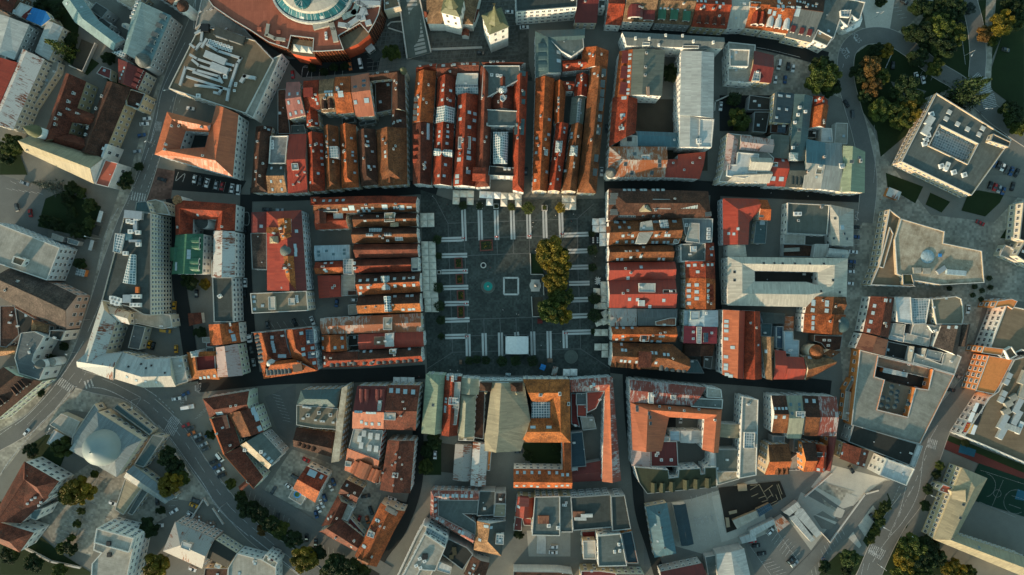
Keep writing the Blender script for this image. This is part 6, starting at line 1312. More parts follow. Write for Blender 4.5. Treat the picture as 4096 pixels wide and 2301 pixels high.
for s in ('318,462 2095,398','318,462 350,1447','2095,398 2115,1447','590,905 1450,872','2095,398 2330,190','318,462 150,140 100,80','590,665 1870,630','545,705 575,1447','992,690 998,880','1214,683 1220,880','1436,672 1444,880'): LINE('paving_joint',s, .32,'g_joint',0.29)
O(1650,1150,3.22)
for s in ('490,0 518,835','518,835 2165,790','2165,790 2145,0','518,835 175,1055','2165,790 2540,1040','735,410 1540,385','700,0 712,600','917,400 925,590','1125,400 1133,580','1332,395 1338,575','1540,385 1548,565','712,625 1960,590'): LINE('paving_joint',s, .32,'g_joint',0.29)
O(1700,760,3.4457)
LINE('paving_frame','1088,1205 1088,1440 1285,1440 1285,1212 1088,1212',.85,'stripe',0.31)
# ------------------------------------------------------------------ painted markings
def zebra(x0, y0, x1, y1, length, n):
    """n bars between two points, each bar `length` metres long across the walking line"""
    a, b = at((x0, y0)),at((x1, y1)); d = (b-a); L = d.length; d.normalize(); nn = Vector((-d.y, d.x, 0)); mb = MB(); w = L/n*0.5
    for i in range(n):
        c = a+d*(i+0.5)*L/n; q = [c-d*w/2-nn*length/2, c+d*w/2-nn*length/2, c+d*w/2+nn*length/2, c-d*w/2+nn*length/2]
        mb.face([Vector((v.x, v.y, 0.30)) for v in q],'g_line')
    o = mb.build('zebra_crossing'); struct(o)
def lane(line, dash=0, gap=0, w=0.22):
    f, L, Rr = strip(line, w); mb = MB(); s = 0.0
    for i in range(len(f)-1):
        l = (f[i+1]-f[i]).length; on = (not dash) or (s % (dash+gap)) < dash; s += l
        if on: mb.face([Vector((v.x, v.y, 0.30)) for v in (L[i], Rr[i], Rr[i+1], L[i+1])],'g_line')
    if mb.f: struct(mb.build('road_marking'))
def lane2(line, dash, gap, w=0.22):
    c = [at(p) for p in pts(line)]; mb = MB()
    for a, b in zip(c, c[1:]):
        d = b-a; L = d.length; d.normalize(); n = Vector((-d.y, d.x, 0))*w/2; s = 0.0
        while s < L:
            e = min(L, s+dash); p, q = a+d*s, a+d*e; mb.face([Vector((v.x, v.y, 0.30)) for v in (p-n, q-n, q+n, p+n)],'g_line'); s += dash+gap
    struct(mb.build('road_marking'))
def bays(x0, y0, x1, y1, n, dx, dy, w=0.16):
    """n parking lines from the row (x0,y0)-(x1,y1),each running by (dx,dy) tile pixels"""
    mb = MB()
    for i in range(n):
        t = i/max(1, n-1); a = at((x0+(x1-x0)*t, y0+(y1-y0)*t)); b = at((x0+(x1-x0)*t+dx, y0+(y1-y0)*t+dy)); d = (b-a).normalized(); nn = Vector((-d.y, d.x, 0))*w/2
        mb.face([Vector((v.x, v.y, 0.30)) for v in (a-nn, b-nn, b+nn, a+nn)],'g_line')
    struct(mb.build('parking_marking'))
O(0,0); zebra(1500,1218,1560,1225,5,5)
lane('1890,0 1870,280',0,0,.3); lane('1790,410 1645,700 1560,900 1510,1150 1440,1430',0,0,.3); lane2('1680,940 1640,1060',2.4,2.2); lane2('1745,960 1700,1070',2.4,2.2); lane2('1465,1420 1560,1240',4,8)
O(0,500); zebra(1265,680,1410,712,4.5,6); lane('1500,50 1375,400 1290,600 1220,730',0,0,.28); lane2('1480,280 1360,620',3,2.5); lane2('1530,350 1400,690',1.2,1); lane2('1300,600 1230,780',.8,.6); bays(1860,575,2255,670,9,25,-95); lane('1725,455 1700,540 1785,470 1765,552',0,0,.3); lane('1145,800 1040,1010 950,1400',0,0,.25); bays(60,610,360,650,6,60,22); bays(100,540,330,560,4,60,30); lane('2345,850 2400,850 2400,960 2345,960')
O(0,1100); zebra(575,1020,715,1115,4.2,8); zebra(815,1065,905,1035,4,3); zebra(1640,1380,1725,1440,4.6,7); lane('985,240 850,550',0,0,.3); lane('810,640 700,830 560,1030 420,1200 250,1370 150,1447',0,0,.35); lane('735,1075 640,1190 500,1330 380,1447',0,0,.35); lane('725,945 590,1110 440,1270 265,1447',0,0,.15); lane2('840,930 740,1080',2.4,2); lane('890,1085 1010,1100 1170,1170 1350,1290 1500,1447',0,0,.4); lane('985,1000 1130,1060 1360,1180',0,0,.2); lane2('1390,1205 1450,1245',5,1); lane2('1480,1280 1620,1410',3.5,3.5); lane('1400,1095 1500,1160 1600,1250 1680,1330',1.6,.9,.35); lane('1365,1185 1270,1340',0,0,.2); bays(1795,785,1855,1000,4,-20,45); bays(1880,1390,1960,1300,4,80,-45)
O(0,1700); lane('1530,0 1650,130 1830,380 1960,560 2130,830 2400,1070',0,0,.4); lane2('1700,50 1800,180 1940,400 2090,620 2230,800 2400,960',3.6,4.4); lane2('1840,90 1960,290 2130,540 2280,730',2.2,3); bays(870,415,930,520,3,100,35); bays(905,690,750,1120,9,60,25); bays(845,655,650,1110,9,-50,-18) ; bays(820,760,640,1090,8,-70,-30); bays(1040,800,985,930,4,55,22); lane('965,470 840,790 720,1160',0,0,.16); zebra(1600,15,1700,70,5,7); lane('0,490 120,310 380,0',0,0,.35); lane('0,95 120,10'); bays(1910,360,1975,320,2,35,45); bays(1660,730,1600,830,3,60,-5)
O(1000,0); bays(510,650,550,745,2,55,5); lane('500,745 515,648 570,655 545,750',0,0,.25); bays(600,680,900,640,5,-8,90)
O(3000,0); lane2('900,620 880,700',2,1); lane('1000,360 1025,400',0,0,.8); lane('925,465 955,515',0,0,.8); lane('1370,510 1305,660',0,0,.35); lane('2045,400 2075,625',0,0,.2); zebra(2225,760,2285,905,6.2,8); zebra(2285,915,2320,1050,7,8); zebra(2165,720,2210,770,4,4); bays(1660,690,1760,740,3,-20,40); bays(1345,50,1440,180,5,70,-12)
lane('30,455 200,485 480,555',0,0,.2)
O(3000,500); bays(1000,960,1005,1155,5,45,0); bays(955,1245,950,1440,5,80,-2); lane('1002,840 1045,845 1010,880 1045,912 1002,912',0,0,.3); lane('1195,0 1210,250 1190,560',0,0,.15)
O(3000,1700); zebra(1705,160,1800,190,4.2,6); zebra(1700,195,1795,220,2,6); zebra(1150,1180,1295,1250,4.2,9); zebra(1140,1215,1270,1290,2,8); lane('1810,0 1680,260 1620,650 1480,920 1310,1120 1180,1320',0,0,.25); lane2('1700,290 1560,620 1420,880',3,2.6); lane2('1540,640 1350,1060',3,2.6); lane('1500,600 1440,830 1330,1080',0,0,.2); lane2('1440,590 1360,760',1,.8); lane('1070,1447 1095,1330'); lane('1130,1400 1150,1330')
bays(205,1120,335,1270,6,60,-80) ; bays(345,1065,480,1230,6,-60,55); lane('260,1030 470,1320',0,0,.16); bays(105,1320,250,1447,6,95,-30); lane('0,1170 200,1447',0,0,.16); bays(1035,985,1220,1090,2,0,0) ; bays(1145,815,1045,990,5,85,90); bays(910,1060,720,1280,7,-40,-80); bays(590,1400,690,1280,4,15,80)
O(2000,1700); bays(1840,685,2045,640,5,12,70); bays(1875,880,2080,800,5,25,105); bays(1895,905,2085,870,5,30,60); bays(1915,1055,2115,990,5,18,75); lane('1870,912 2085,862',0,0,.16)
O(1000,1100); bays(200,460,510,430,6,40,60); bays(215,1150,320,1400,9,85,20); O(1000,1700); bays(10,640,380,900,9,-25,90); bays(660,1140,900,1230,6,5,70); lane2('20,985 75,1030',4,4); lane2('130,1070 180,1110 350,1250 430,1310',3.6,5); lane('0,1060 150,1180 330,1320 480,1447',0,0,.4)
def road_text(txt, p, ang, size):
    cu = bpy.data.curves.new('t','FONT'); cu.body = txt; cu.size = size; cu.align_x = 'CENTER'; cu.align_y = 'CENTER'
    t = bpy.data.objects.new('t',cu); me = bpy.data.meshes.new_from_object(t); bpy.data.objects.remove(t); bpy.data.curves.remove(cu); return me
def paint_text(txt, p, ang, size, sx=1.0):
    me = road_text(txt, p, ang, size); me.materials.clear(); me.materials.append(M('g_line')); o = bpy.data.objects.new('road_lettering',me); COL.objects.link(o); struct(o)
    q = at(p); o.location = (q.x, q.y, 0.305); o.rotation_euler = (0,0, rad(ang)); o.scale = (sx, 1,1)
O(3000,0); paint_text('STOP',(1030,362),125,3.2,.8); paint_text('STOP',(912,512),125,3.2,.8)
O(0,1100); paint_text('STOP',(1918,1090),262,2.8,.8); paint_text('STOP',(1768,1190),85,2.8,.8); lane('1890,1065 1890,1120',0,0,.8); lane('1793,1155 1800,1212',0,0,.8)
O(3796,1150); paint_text('STOP',(75,1308),70,2.4,.9)
# church square slabs
O(1000,0)
for i in range(26):
    LINE('paving_joint','%d,%d %d,%d' % (1240+i*48,210 if i < 5 else 30,1240+i*48-60-i*4,690 if i < 8 else 560),.26,'g_joint',0.30)
for i in range(16): LINE('paving_joint','%d,%d %d,%d' % (1640,40+i*42,2560,10+i*40),.26,'g_joint',0.295)
for i in range(11): LINE('paving_joint','%d,%d %d,%d' % (1130,330+i*40,1510,300+i*38),.26,'g_joint',0.295)

# ================================================================== towers and church
O(1000,0)
t = empty('church',at((1900,120),0),'parish church with white walls, tan brown roofs and a square white tower','church')
def square(c, half, ang, z): return [Vector((c.x+half*1.4142*math.cos(ang+i*math.pi/2+math.pi/4),c.y+half*1.4142*math.sin(ang+i*math.pi/2+math.pi/4),z)) for i in range(4)]
def belfry(parent, base, half, ang, h, spire, wallm, roofm, ring=5):
    c = Vector((base.x, base.y, 0)); mb = MB(); mb.prism(square(c, half, ang, 0),0, h, wallm); mb.build('tower_shaft',parent, origin=c)
    mb = MB(); mb.prism(square(c, half+.25, ang, 0),h, h+.6,'stonel'); mb.build('cornice',parent, origin=c)
    mb = MB(); lo = square(c, half+.4, ang, h+.6); hi = square(c, half*.62, ang, h+2.6)
    for i in range(4): j = (i+1) % 4; mb.face([lo[i], lo[j], hi[j], hi[i]], roofm)
    mb.face(hi, roofm); mb.build('tower_roof',parent, origin=c)
    mb = MB(); mb.lathe([(half*a, h+2.5+z) for a, z in spire], roofm, 8, c=c, rot=ang+math.pi/8); mb.build('spire',parent, origin=c)
    mb = MB(); zt = h+2.5+spire[-1][1]; mb.tube(c+Vector((0,0, zt-.3)),c+Vector((0,0, zt+2)),.12,.08,'gold'); mb.tube(c+Vector((-.7,0, zt+1.3)),c+Vector((.7,0, zt+1.3)),.08,.08,'gold'); mb.build('cross',parent, origin=c)
    for k in range(4):
        a = ang+k*math.pi/2
        for s in (-1,1):
            for z in (h-2.2, h*.62):
                m = Matrix.Rotation(a+math.pi/2,4,'Z'); d = Vector((math.cos(a),math.sin(a),0)); n = Vector((-d.y, d.x, 0)); m.translation = c+d*(half+.02)+n*s*half*.42+Vector((0,0, z))
                if d.dot(-c) < 0: continue
                o = bpy.data.objects.new('window',window_mesh(.9,1.7,'stone')); COL.objects.link(o); o.parent = parent; m.translation = m.translation-WORLD[parent.name]; o.matrix_local = m
SP = [(.66,0),(.82,.8),(.85,1.8),(.6,3.2),(.52,4.0),(.58,4.3),(.48,5.2),(.30,6.6),(.33,6.9),(.20,8.6),(.12,11.5),(0,14)]
belfry(t, at((1995,245),0),4.3, rad(-14),24, [(a, z*.9) for a, z in SP],'white','copper')
N('church','x','church','white',None); del BLD[-1]
def church_wing(A, B, h, rise, mat, f, e):
    N('c','c','c','white',None); R(A, B, h, rise, mat, f, e); b = BLD.pop(); wg = b.wings[0]; mb = MB(); lp = roof_wing(mb, wg, b); o = mb.build('roof',t, origin=WORLD[t.name]); wm = MB()
    q = wall_loops(wg, lp)[0]
    if area(q) < 0: q.reverse()
    for i in range(len(q)): j = (i+1) % len(q); wm.face([(q[i].x, q[i].y, 0),(q[j].x, q[j].y, 0),q[j], q[i]],'white')
    wm.build('wall',t, origin=WORLD[t.name])
church_wing('1690,-220 1712,228','2262,-220 2150,235',10,7,'tb',.5,'gh')
church_wing('2045,285 2040,345','2118,290 2112,352',5,1.8,'rb',.5,'gg'); church_wing('1675,110 1685,170','1735,105 1740,165',9,2,'rb',.5,'hh'); church_wing('2085,110 2090,230','2215,90 2170,215',7,1.5,'rb',.5,'gg')
b2 = empty('bell_tower',at((2378,410),0),'free standing white bell tower with a tiered green gold spire','tower')
belfry(b2, at((2378,395),0),4.6, rad(22),25, [(a, z*1.15) for a, z in SP],'white','copper')
# stairway beside the church
st = empty('stairway',at((1590,300),0),'wide grey stairway with pale slabs leading down beside the church','stairway')
mb = MB(); q = [at(p, 0) for p in pts('1430,-20 1640,-20 1752,505 1512,572')]; z4 = [5.5,5.5,.9,.9]
top = [Vector((v.x, v.y, z)) for v, z in zip([at(p, z) for p, z in zip(pts('1430,-20 1640,-20 1752,505 1512,572'),z4)], z4)]
mb.face(top[::-1],'fgg')
for i in range(4): j = (i+1) % 4; mb.face([Vector((top[j].x, top[j].y, 0)),Vector((top[i].x, top[i].y, 0)),top[i], top[j]],'stonel')
mb.build('ramp',st, origin=WORLD[st.name])
for i in range(14):
    t0 = .03+i*.069; t1 = t0+.045; mb = MB()
    E = lambda u, v: top[0].lerp(top[3], v).lerp(top[1].lerp(top[2], v),u)+Vector((0,0,.06))
    mb.face([E(.36, t0),E(.36, t1),E(.82, t1),E(.82, t0)],'stone'); mb.build('slab',st, origin=WORLD[st.name])
for u, nm in ((.0,'wall'),(.95,'wall')):
    mb = MB()
    a, b = top[0].lerp(top[1], u),top[3].lerp(top[2], u); a2, b2_ = top[0].lerp(top[1], u+.05),top[3].lerp(top[2], u+.05); H = Vector((0,0,1.0))
    mb.face([a+H, b+H, b2_+H, a2+H],'stonel'); mb.face([a, b, b+H, a+H],'stonel'); mb.face([b2_, a2, a2+H, b2_+H],'stonel'); mb.face([b, b2_, b2_+H, b+H],'stonel'); mb.build('parapet_wall',st, origin=WORLD[st.name])
# oval glass roof of the round shopping centre
dome_parent = [o for o in COL.objects if o.name.startswith('shopping_centre')][0]
c = at((603,-62),18); sx = 392/2.412*MPP*(CAM_H-18)/CAM_H; sy = 288/2.412*MPP*(CAM_H-18)/CAM_H
for nm, prof, mat in (('roof_rim',[(1.0,16),(1.0,18.6),(.95,18.7),(.93,18.2)],'mw'),('glass_band',[(.93,18.2),(.74,20.6)],'gt'),('roof_lid',[(.75,20.5),(.70,21.4),(.45,22.2),(.2,22.4),(0,22.4)],'pale_roof')):
    mb = MB(); mb.lathe(prof, mat, 56, sx, sy, c=(c.x, c.y, 0)); mb.build(nm, dome_parent, origin=WORLD[dome_parent.name])
cc = at((510,5),22); mb = MB(); mb.lathe([(4.0,21.6),(4.0,22.7),(3.6,23.0),(0,23.3)],'gt',24, c=(cc.x, cc.y, 0)); mb.build('round_skylight',dome_parent, origin=WORLD[dome_parent.name])
for k, s in enumerate(('421,425 495,440 478,505 415,495','495,440 560,450 552,512 480,505','560,450 600,455 605,520 552,512')):
    q = [at(p, 15) for p in pts(s)]; a = sum(q, Vector())/4+Vector((0,0,.9)); mb = MB()
    q = q if area(q) > 0 else q[::-1]
    for i in range(4): mb.face([q[i], q[(i+1) % 4], a],'canvas')
    cp = sum(q, Vector())/4; mb2 = MB(); o = empty('parasol',(cp.x, cp.y, 12.5),('left','middle','right')[k]+' beige parasol on the orange terrace of the round shopping centre','parasol','parasols on the shopping centre terrace')
    mb.build('canopy',o, origin=WORLD[o.name]); mb2.tube((cp.x, cp.y, 12.5),(cp.x, cp.y, 15.6),.06,.05,'steel'); mb2.build('pole',o, origin=WORLD[o.name])
# ================================================================== trees
def crown_mesh(kind, seed, mat, thin=False):
    rnd = random.Random(seed); mb = MB(); 
    def leaf(p, s):
        u = Vector((rnd.gauss(0,1),rnd.gauss(0,1),rnd.gauss(0,.6))).normalized(); v = u.orthogonal().normalized(); v.rotate(Matrix.Rotation(rnd.uniform(0,6.28),3, u)); w_ = u.cross(v)
        a = s*rnd.uniform(.6,1.2); b = a*rnd.uniform(.5,.8); n = w_
        mb.f.append(([p-v*a, p+u*b*.8, p+v*a, p-u*b*.8], mb.mi(mat),None))
    if kind == 'conifer':
        for k in range(900):
            z = rnd.random()**1.2; a = rnd.uniform(0,6.283); lob = .72+.28*math.cos(7*a+seed); r = (1-z)*lob*math.sqrt(rnd.uniform(.05,1)); leaf(Vector((r*math.cos(a),r*math.sin(a),z*2.2-.6)),.085)
    elif kind == 'ball':
        for k in range(1300):
            d = Vector((rnd.gauss(0,1),rnd.gauss(0,1),rnd.gauss(0,1))).normalized(); r = .82+.14*math.sin(5*d.x+seed)*math.cos(4*d.y)+rnd.uniform(-.12,.12); leaf(d*r*(rnd.random()**.15),.10)
    else:
        cl = []
        for k in range(64):
            d = Vector((rnd.gauss(0,1),rnd.gauss(0,1),rnd.gauss(0,1)*.8)).normalized(); r = rnd.uniform(.35,.86); q = d*r; q.z = q.z*.75
            if q.z < -.45: q.z *= .4
            cl.append((q, rnd.uniform(.11,.21)))
        for q, cr in cl:
            for _ in range(int(1700*cr*cr/.05)):
                d = Vector((rnd.gauss(0,1),rnd.gauss(0,1),rnd.gauss(0,.8))); d.normalize(); leaf(q+d*cr*(rnd.random()**.4)*rnd.uniform(.8,1.25),.05)
    me_v = []; me_f = []
    for p, mi, _ in mb.f:
        k = len(me_v); me_v += [tuple(x) for x in p]; me_f.append((k, k+1, k+2, k+3))
    me = bpy.data.meshes.new('crown'); me.from_pydata(me_v, [], me_f); me.materials.append(M(mat)); me.update(); return me
CROWN = {}
def trunk_mesh(h):
    k = ('trunk',round(h))
    if k not in MESH:
        mb = MB(); mb.tube((0,0,0),(0,0, h*.55),.28,.2,'bark',7); rnd = random.Random(round(h))
        for i in range(5):
            a = i*1.256+rnd.uniform(-.3,.3); mb.tube((0,0, h*.5-.1*i),(h*.28*math.cos(a),h*.28*math.sin(a),h*(.72+.05*(i % 3))),.15,.05,'bark',5)
        MESH[k] = mb.build('trunk',me_only=True)
    return MESH[k]
TN = [0]
def tree(p, r_px, mat, label, name='tree',kind='round',hk=1.0, group=None, sq=1.0):
    r = r_px/ORG[2]*MPP*.97; hc = max(1.0, r*1.15*hk); zc = hc+ (0 if kind != 'conifer' else 0)
    q = at(p, zc); o = empty(name, (q.x, q.y, 0),label,'tree',group); TN[0] += 1; k = (kind, mat, TN[0] % 4)
    if k not in CROWN: CROWN[k] = crown_mesh(kind, 11+TN[0] % 4*7, mat)
    c = bpy.data.objects.new('crown',CROWN[k]); COL.objects.link(c); c.parent = o; c.location = (0,0, zc); c.scale = (r*1.18, r*1.18*sq, r*(1.0 if kind != 'conifer' else 1.5)); c.rotation_euler = (0,0, TN[0]*1.7)
    tr = bpy.data.objects.new('trunk',trunk_mesh(max(2, hc+r*.3))); COL.objects.link(tr); tr.parent = o
    return o
O(2000,500)
for x, y, r, m, l in ((505,1240,150,'leaf_yellow','northernmost and largest of the golden trees beside the square statue'),(450,1235,110,'leaf_yellow','golden tree at the upper left of the square grove, over the planted bed'),(560,1390,120,'leaf_yellow','golden tree in the upper middle of the square grove'),(590,1250,80,'leaf_olive','darker green tree on the upper right side of the square grove')): tree((x, y),r, m, l,'tree','round',1.1,'golden grove on the square')
O(2000,1100)
for x, y, r, m, l in ((530,70,115,'leaf_yellow','golden tree right of the pale statue plinth'),(580,210,115,'leaf_olive','olive golden tree in the lower middle of the square grove'),(480,350,125,'leaf_olive','olive tree at the lower left corner of the square grove'),(570,380,115,'leaf_yellow','southernmost golden tree of the square grove')): tree((x, y),r, m, l,'tree','round',1.1,'golden grove on the square')
O(1700,760,3.4457)
for x, y, r, m, l in ((522,215,60,'leaf_dark','dark round tree between the leftmost cream parasols north of the square'),(752,222,52,'leaf_dark','dark clipped tree in a square planter, north edge, second from left'),(1195,235,55,'leaf_olive','small olive tree below the middle beige parasols'),(1422,250,88,'leaf_olive','largest round olive tree on the north edge of the square'),(1645,238,28,'leaf_olive','tiny sapling in a square white rimmed planter'),(1868,250,70,'leaf_yellow','yellow green round tree beside the right hand four beige parasols'),(985,225,26,'leaf_dark','dark sapling in a square planter below the white printed parasols'),(170,685,65,'leaf_dark','dark round tree at the top of the west parasol rows'),(188,910,50,'leaf_dark','dark clipped tree beside the upper west parasols'),(188,1350,70,'leaf_dark','dark ball tree overlapping the west parasols, upper of a pair'),(2300,600,48,'leaf_dark','small dark tree above the black cafe tables on the east side'),(2310,830,75,'leaf_dark','large dark round tree on the shady east side'),(2310,1070,60,'leaf_dark','very dark round tree on the east side below the larger one')): tree((x, y),r, m, l,'clipped_tree','ball',1.2,'small trees around the square')
O(1650,1150,3.22)
for x, y, r, m, l in ((352,240,68,'leaf_dark','dark ball tree overlapping the west parasols, lower of a pair'),(365,420,60,'leaf_dark','dark tree at the lower west side of the square'),(370,632,45,'leaf_dark','dark shrub in a square planter near the south west corner'),(2345,145,78,'leaf_dark','dark round tree beside the upper east parasols'),(2350,360,88,'leaf_dark','dark round tree beside the tilted east parasols'),(2335,568,42,'leaf_dark','small dark tree left of the lower east parasol pair'),(730,945,55,'leaf_dark','leftmost dark tree in the row before the theatre'),(830,930,55,'leaf_dark','second dark tree from the left in the row before the theatre'),(950,940,55,'leaf_dark','third dark tree from the left in the row before the theatre'),(1150,950,68,'leaf_dark','large dark tree before the theatre left of the stage canopy axis'),(1330,945,72,'leaf_dark','large dark tree before the theatre directly below the stage canopy'),(1550,950,72,'leaf_dark','rightmost dark tree in the row before the theatre')): tree((x, y),r, m, l,'clipped_tree','ball',1.2,'small trees around the square')
O(3000,0)
for x, y, r, m, l in ((725,740,165,'leaf_olive','big dark olive tree between the small car park and the park road'),(700,640,110,'leaf_dark','dark upper crown beside the small car park'),(640,800,100,'leaf_olive','lower left olive tree beside the small car park'),(780,850,90,'leaf_dark','dark lower right tree beside the small car park'),
  (1180,640,110,'leaf_orange','orange brown tree in the middle of the triangular park island'),(1180,830,95,'leaf_orange','orange tree below the middle of the park island'),(1310,490,75,'leaf_yellow','yellow tree at the top of the triangular park island'),(1225,480,65,'leaf_dark','dark tree at the top left of the park island'),(1060,700,90,'leaf_dark','dark tree on the left edge of the park island'),(1110,920,75,'leaf_dark','dark small tree low on the left edge of the park island'),(1270,740,80,'leaf_olive','olive tree right of the orange brown tree'),(1500,860,130,'leaf_dark','dark broad tree in the lower right of the park island'),(1610,930,90,'leaf_olive','olive tree above the office block roof'),(1250,1060,115,'leaf_olive','olive tree at the lower left of the park grove'),(1410,1110,115,'leaf_olive','olive tree in the bottom middle of the park grove'),(1530,1070,110,'leaf_yellow','yellow green tree beside the left wall of the office block'),(1480,1160,90,'leaf_olive','lowest olive tree of the park grove'),
  (1830,250,125,'leaf_olive','broad olive tree in the wooded park at the upper right'),(1950,330,120,'leaf_olive','olive tree right of the broad olive tree in the wooded park'),(1700,330,110,'leaf_dark','dark tree left of the broad olive tree in the wooded park'),(1570,300,95,'leaf_dark','dark tree on the lower left edge of the wooded park'),(1860,450,120,'leaf_dark','dark tree at the lower tip of the wooded park'),(1760,90,100,'leaf_dark','dark tree in the upper left of the wooded park'),(1950,90,120,'leaf_dark','dark tree in the upper middle of the wooded park'),(1620,60,85,'leaf_dark','dark tree beside the footpath at the top edge'),(2110,90,60,'leaf_blue','pale buff tree beside the park road at the top'),(2030,240,45,'leaf_blue','small pale buff tree by the road in the wooded park'),(1620,560,95,'leaf_dark','dark tree above the sunken parking in the park'),(1780,650,85,'leaf_olive','olive tree beside the two white cars in the park'),(1260,20,55,'leaf_dark','dark shrub left of the pale parking at the top edge')): tree((x, y),r, m, l,'tree','round',1.0,'park trees')
for x, y, r, m, l in ((2060,880,160,'leaf_dark','large dark conifer above the office block beside the zebra crossing'),(2000,960,130,'leaf_dark','dark conifer close to the upper office wall'),(2120,800,80,'leaf_olive','olive conifer near the top of the office block conifers'),(2130,980,110,'leaf_dark','lower right dark conifer by the zebra crossing')): tree((x, y),r, m, l,'conifer','conifer',.8,'conifers above the office block')
O(3796,0)
for x, y, r, m, l in ((520,230,120,'leaf_yellow','bright orange yellow tree at the upper right footpath'),(340,330,75,'leaf_orange','rusty tree left of the bright yellow tree on the right'),(660,170,110,'leaf_dark','dark tree in the upper right corner'),(620,60,110,'leaf_dark','dark tree at the top edge near the right corner'),(420,400,50,'leaf_olive','small olive tree beside the right footpath'),(600,1090,110,'leaf_dark','dark shrub tree in the bed below the right car park'),(660,1230,90,'leaf_olive','olive shrub in the lower bed at the right edge')): tree((x, y),r, m, l,'tree','round',.9,'park trees')
O(2000,0)
tree((1645,710),85,'leaf_dark','dark tree squeezed in the courtyard beside the pale blue grey wing','tree','round',1, None); tree((2310,1150),110,'leaf_olive','olive tree in the walled yard below the white villa','tree','round',1); tree((2260,960),70,'leaf_dark','dark bush inside the white garden wall below the villa','tree','ball',.9)
O(1000,0); tree((1370,515),85,'leaf_olive','round green tree beside the white kiosk on the church square','tree','round',1)
for i, (x, y) in enumerate(((600,655),(715,690),(810,650),(915,640))): tree((x, y),42,'leaf_dark',('leftmost','second from left','third from left','rightmost')[i]+' of the small dark trees along the shaded car park','tree','round',.9,'car park trees')
O(0,0)
tree((620,480),115,'leaf_olive','yellow green spruce in the monastery side garden','conifer','conifer',.8); tree((540,460),70,'leaf_yellow','bright yellow pine beside the white shed','conifer','conifer',.8); tree((120,1400),110,'leaf_olive','green tree at the left edge below the small white tower','tree','round',1); tree((690,370),70,'leaf_dark','dark tree at the top of the monastery side garden','tree','round',.9); tree((1050,560),65,'leaf_dark','dark tree in the shady yard left of the dark red roof','tree','round',.8); tree((400,60),80,'leaf_dark','dark tree in the garden beside the blue tarpaulin','tree','round',.9); tree((560,110),80,'leaf_dark','dark tree between the blue tarpaulin and the teal bank','tree','round',.9)
O(0,500)
for x, y, r, m, l in ((1215,530),1,1,1,1) and ((1215,530,85,'leaf_dark','dark green tree on the traffic island near the church front'),(1340,400,45,'leaf_dark','narrow dark shrub at the top of the traffic island'),(860,775,68,'leaf_green','bright green round tree in the little park'),(785,655,52,'leaf_green','smaller green tree at the top of the little park'),(860,940,62,'leaf_green','green tree at the bottom of the little park'),(690,610,70,'leaf_dark','dark tree at the upper edge of the little park'),(650,720,70,'leaf_dark','dark tree in the middle of the little park'),(690,850,55,'leaf_dark','dark round bush at the path bend of the little park'),(540,950,70,'leaf_dark','dark bush in the lower left of the little park'),(430,920,60,'leaf_dark','dark bush at the left corner of the little park'),(720,1020,75,'leaf_dark','dark bush by the bus shelters'),(820,1040,60,'leaf_dark','dark bush nearest the bus shelters'),(110,240,90,'leaf_olive','green tree at the left edge above the church roof'),(60,300,90,'leaf_dark','dark tree at the left edge beside the church'),(770,1340,60,'leaf_dark','dark shrub below the white office slab end')): tree((x, y),r, m, l,'tree','round',.9,'little park trees')
tree((520,600),90,'leaf_blue','blue grey spruce with buff tips beside the church car park','conifer','conifer',.8); tree((390,570),55,'leaf_blue','small buff tipped spruce beside the church car park','conifer','conifer',.8)
O(0,1700)
for x, y, r, m, l in ((600,220,105,'leaf_olive','tree between the synagogue and the white villa'),(750,650,150,'leaf_yellow','broad yellow green tree at the top of the lower left car park'),(650,680,80,'leaf_olive','olive tree beside the white villa wall'),(1600,310,100,'leaf_dark','dark tree right of the synagogue'),(1690,400,90,'leaf_dark','dark tree below the first one right of the synagogue'),(1640,580,120,'leaf_yellow','yellow tree beside the synagogue annex end'),(1740,520,80,'leaf_olive','olive tree by the road right of the synagogue annex'),(1420,1000,100,'leaf_dark','dark tree left of the white car in the lower yard'),(1510,1370,130,'leaf_yellow','yellow green round tree at the bottom near the mottled roof'),(600,1190,60,'leaf_olive','small tree on the hedge at the end of the lower left car park'),(570,1410,70,'leaf_olive','olive tree at the bottom edge near the tall white block'),(670,1200,70,'leaf_dark','dark hedge tree at the end of the lower left car park'),(2230,570,55,'leaf_olive','small olive tree at the end of the street parking row'),(2330,700,65,'leaf_dark','dark bush beside the street parking row'),(2370,810,85,'leaf_dark','dark tree on the verge of the south west road'),(2030,100,50,'leaf_dark','dark tree among the street parking cars'),(100,1250,90,'leaf_dark','dark tree below the villa at the bottom left'),(330,1330,90,'leaf_dark','dark garden tree at the bottom left'),(300,250,70,'leaf_dark','dark bush on the verge above the villa'),(1550,830,45,'leaf_dark','dark bush at the synagogue annex yard')): tree((x, y),r, m, l,'tree','round',1,'lower left trees')
for i, (x, y) in enumerate(((915,475),(785,830),(745,955),(690,1095))): tree((x, y),40,'leaf_olive',('first from the top','second from the top','third from the top','lowest')[i]+' of the thin young trees in the lower left car park','young_tree','round',1,'car park saplings')
O(1000,1700)
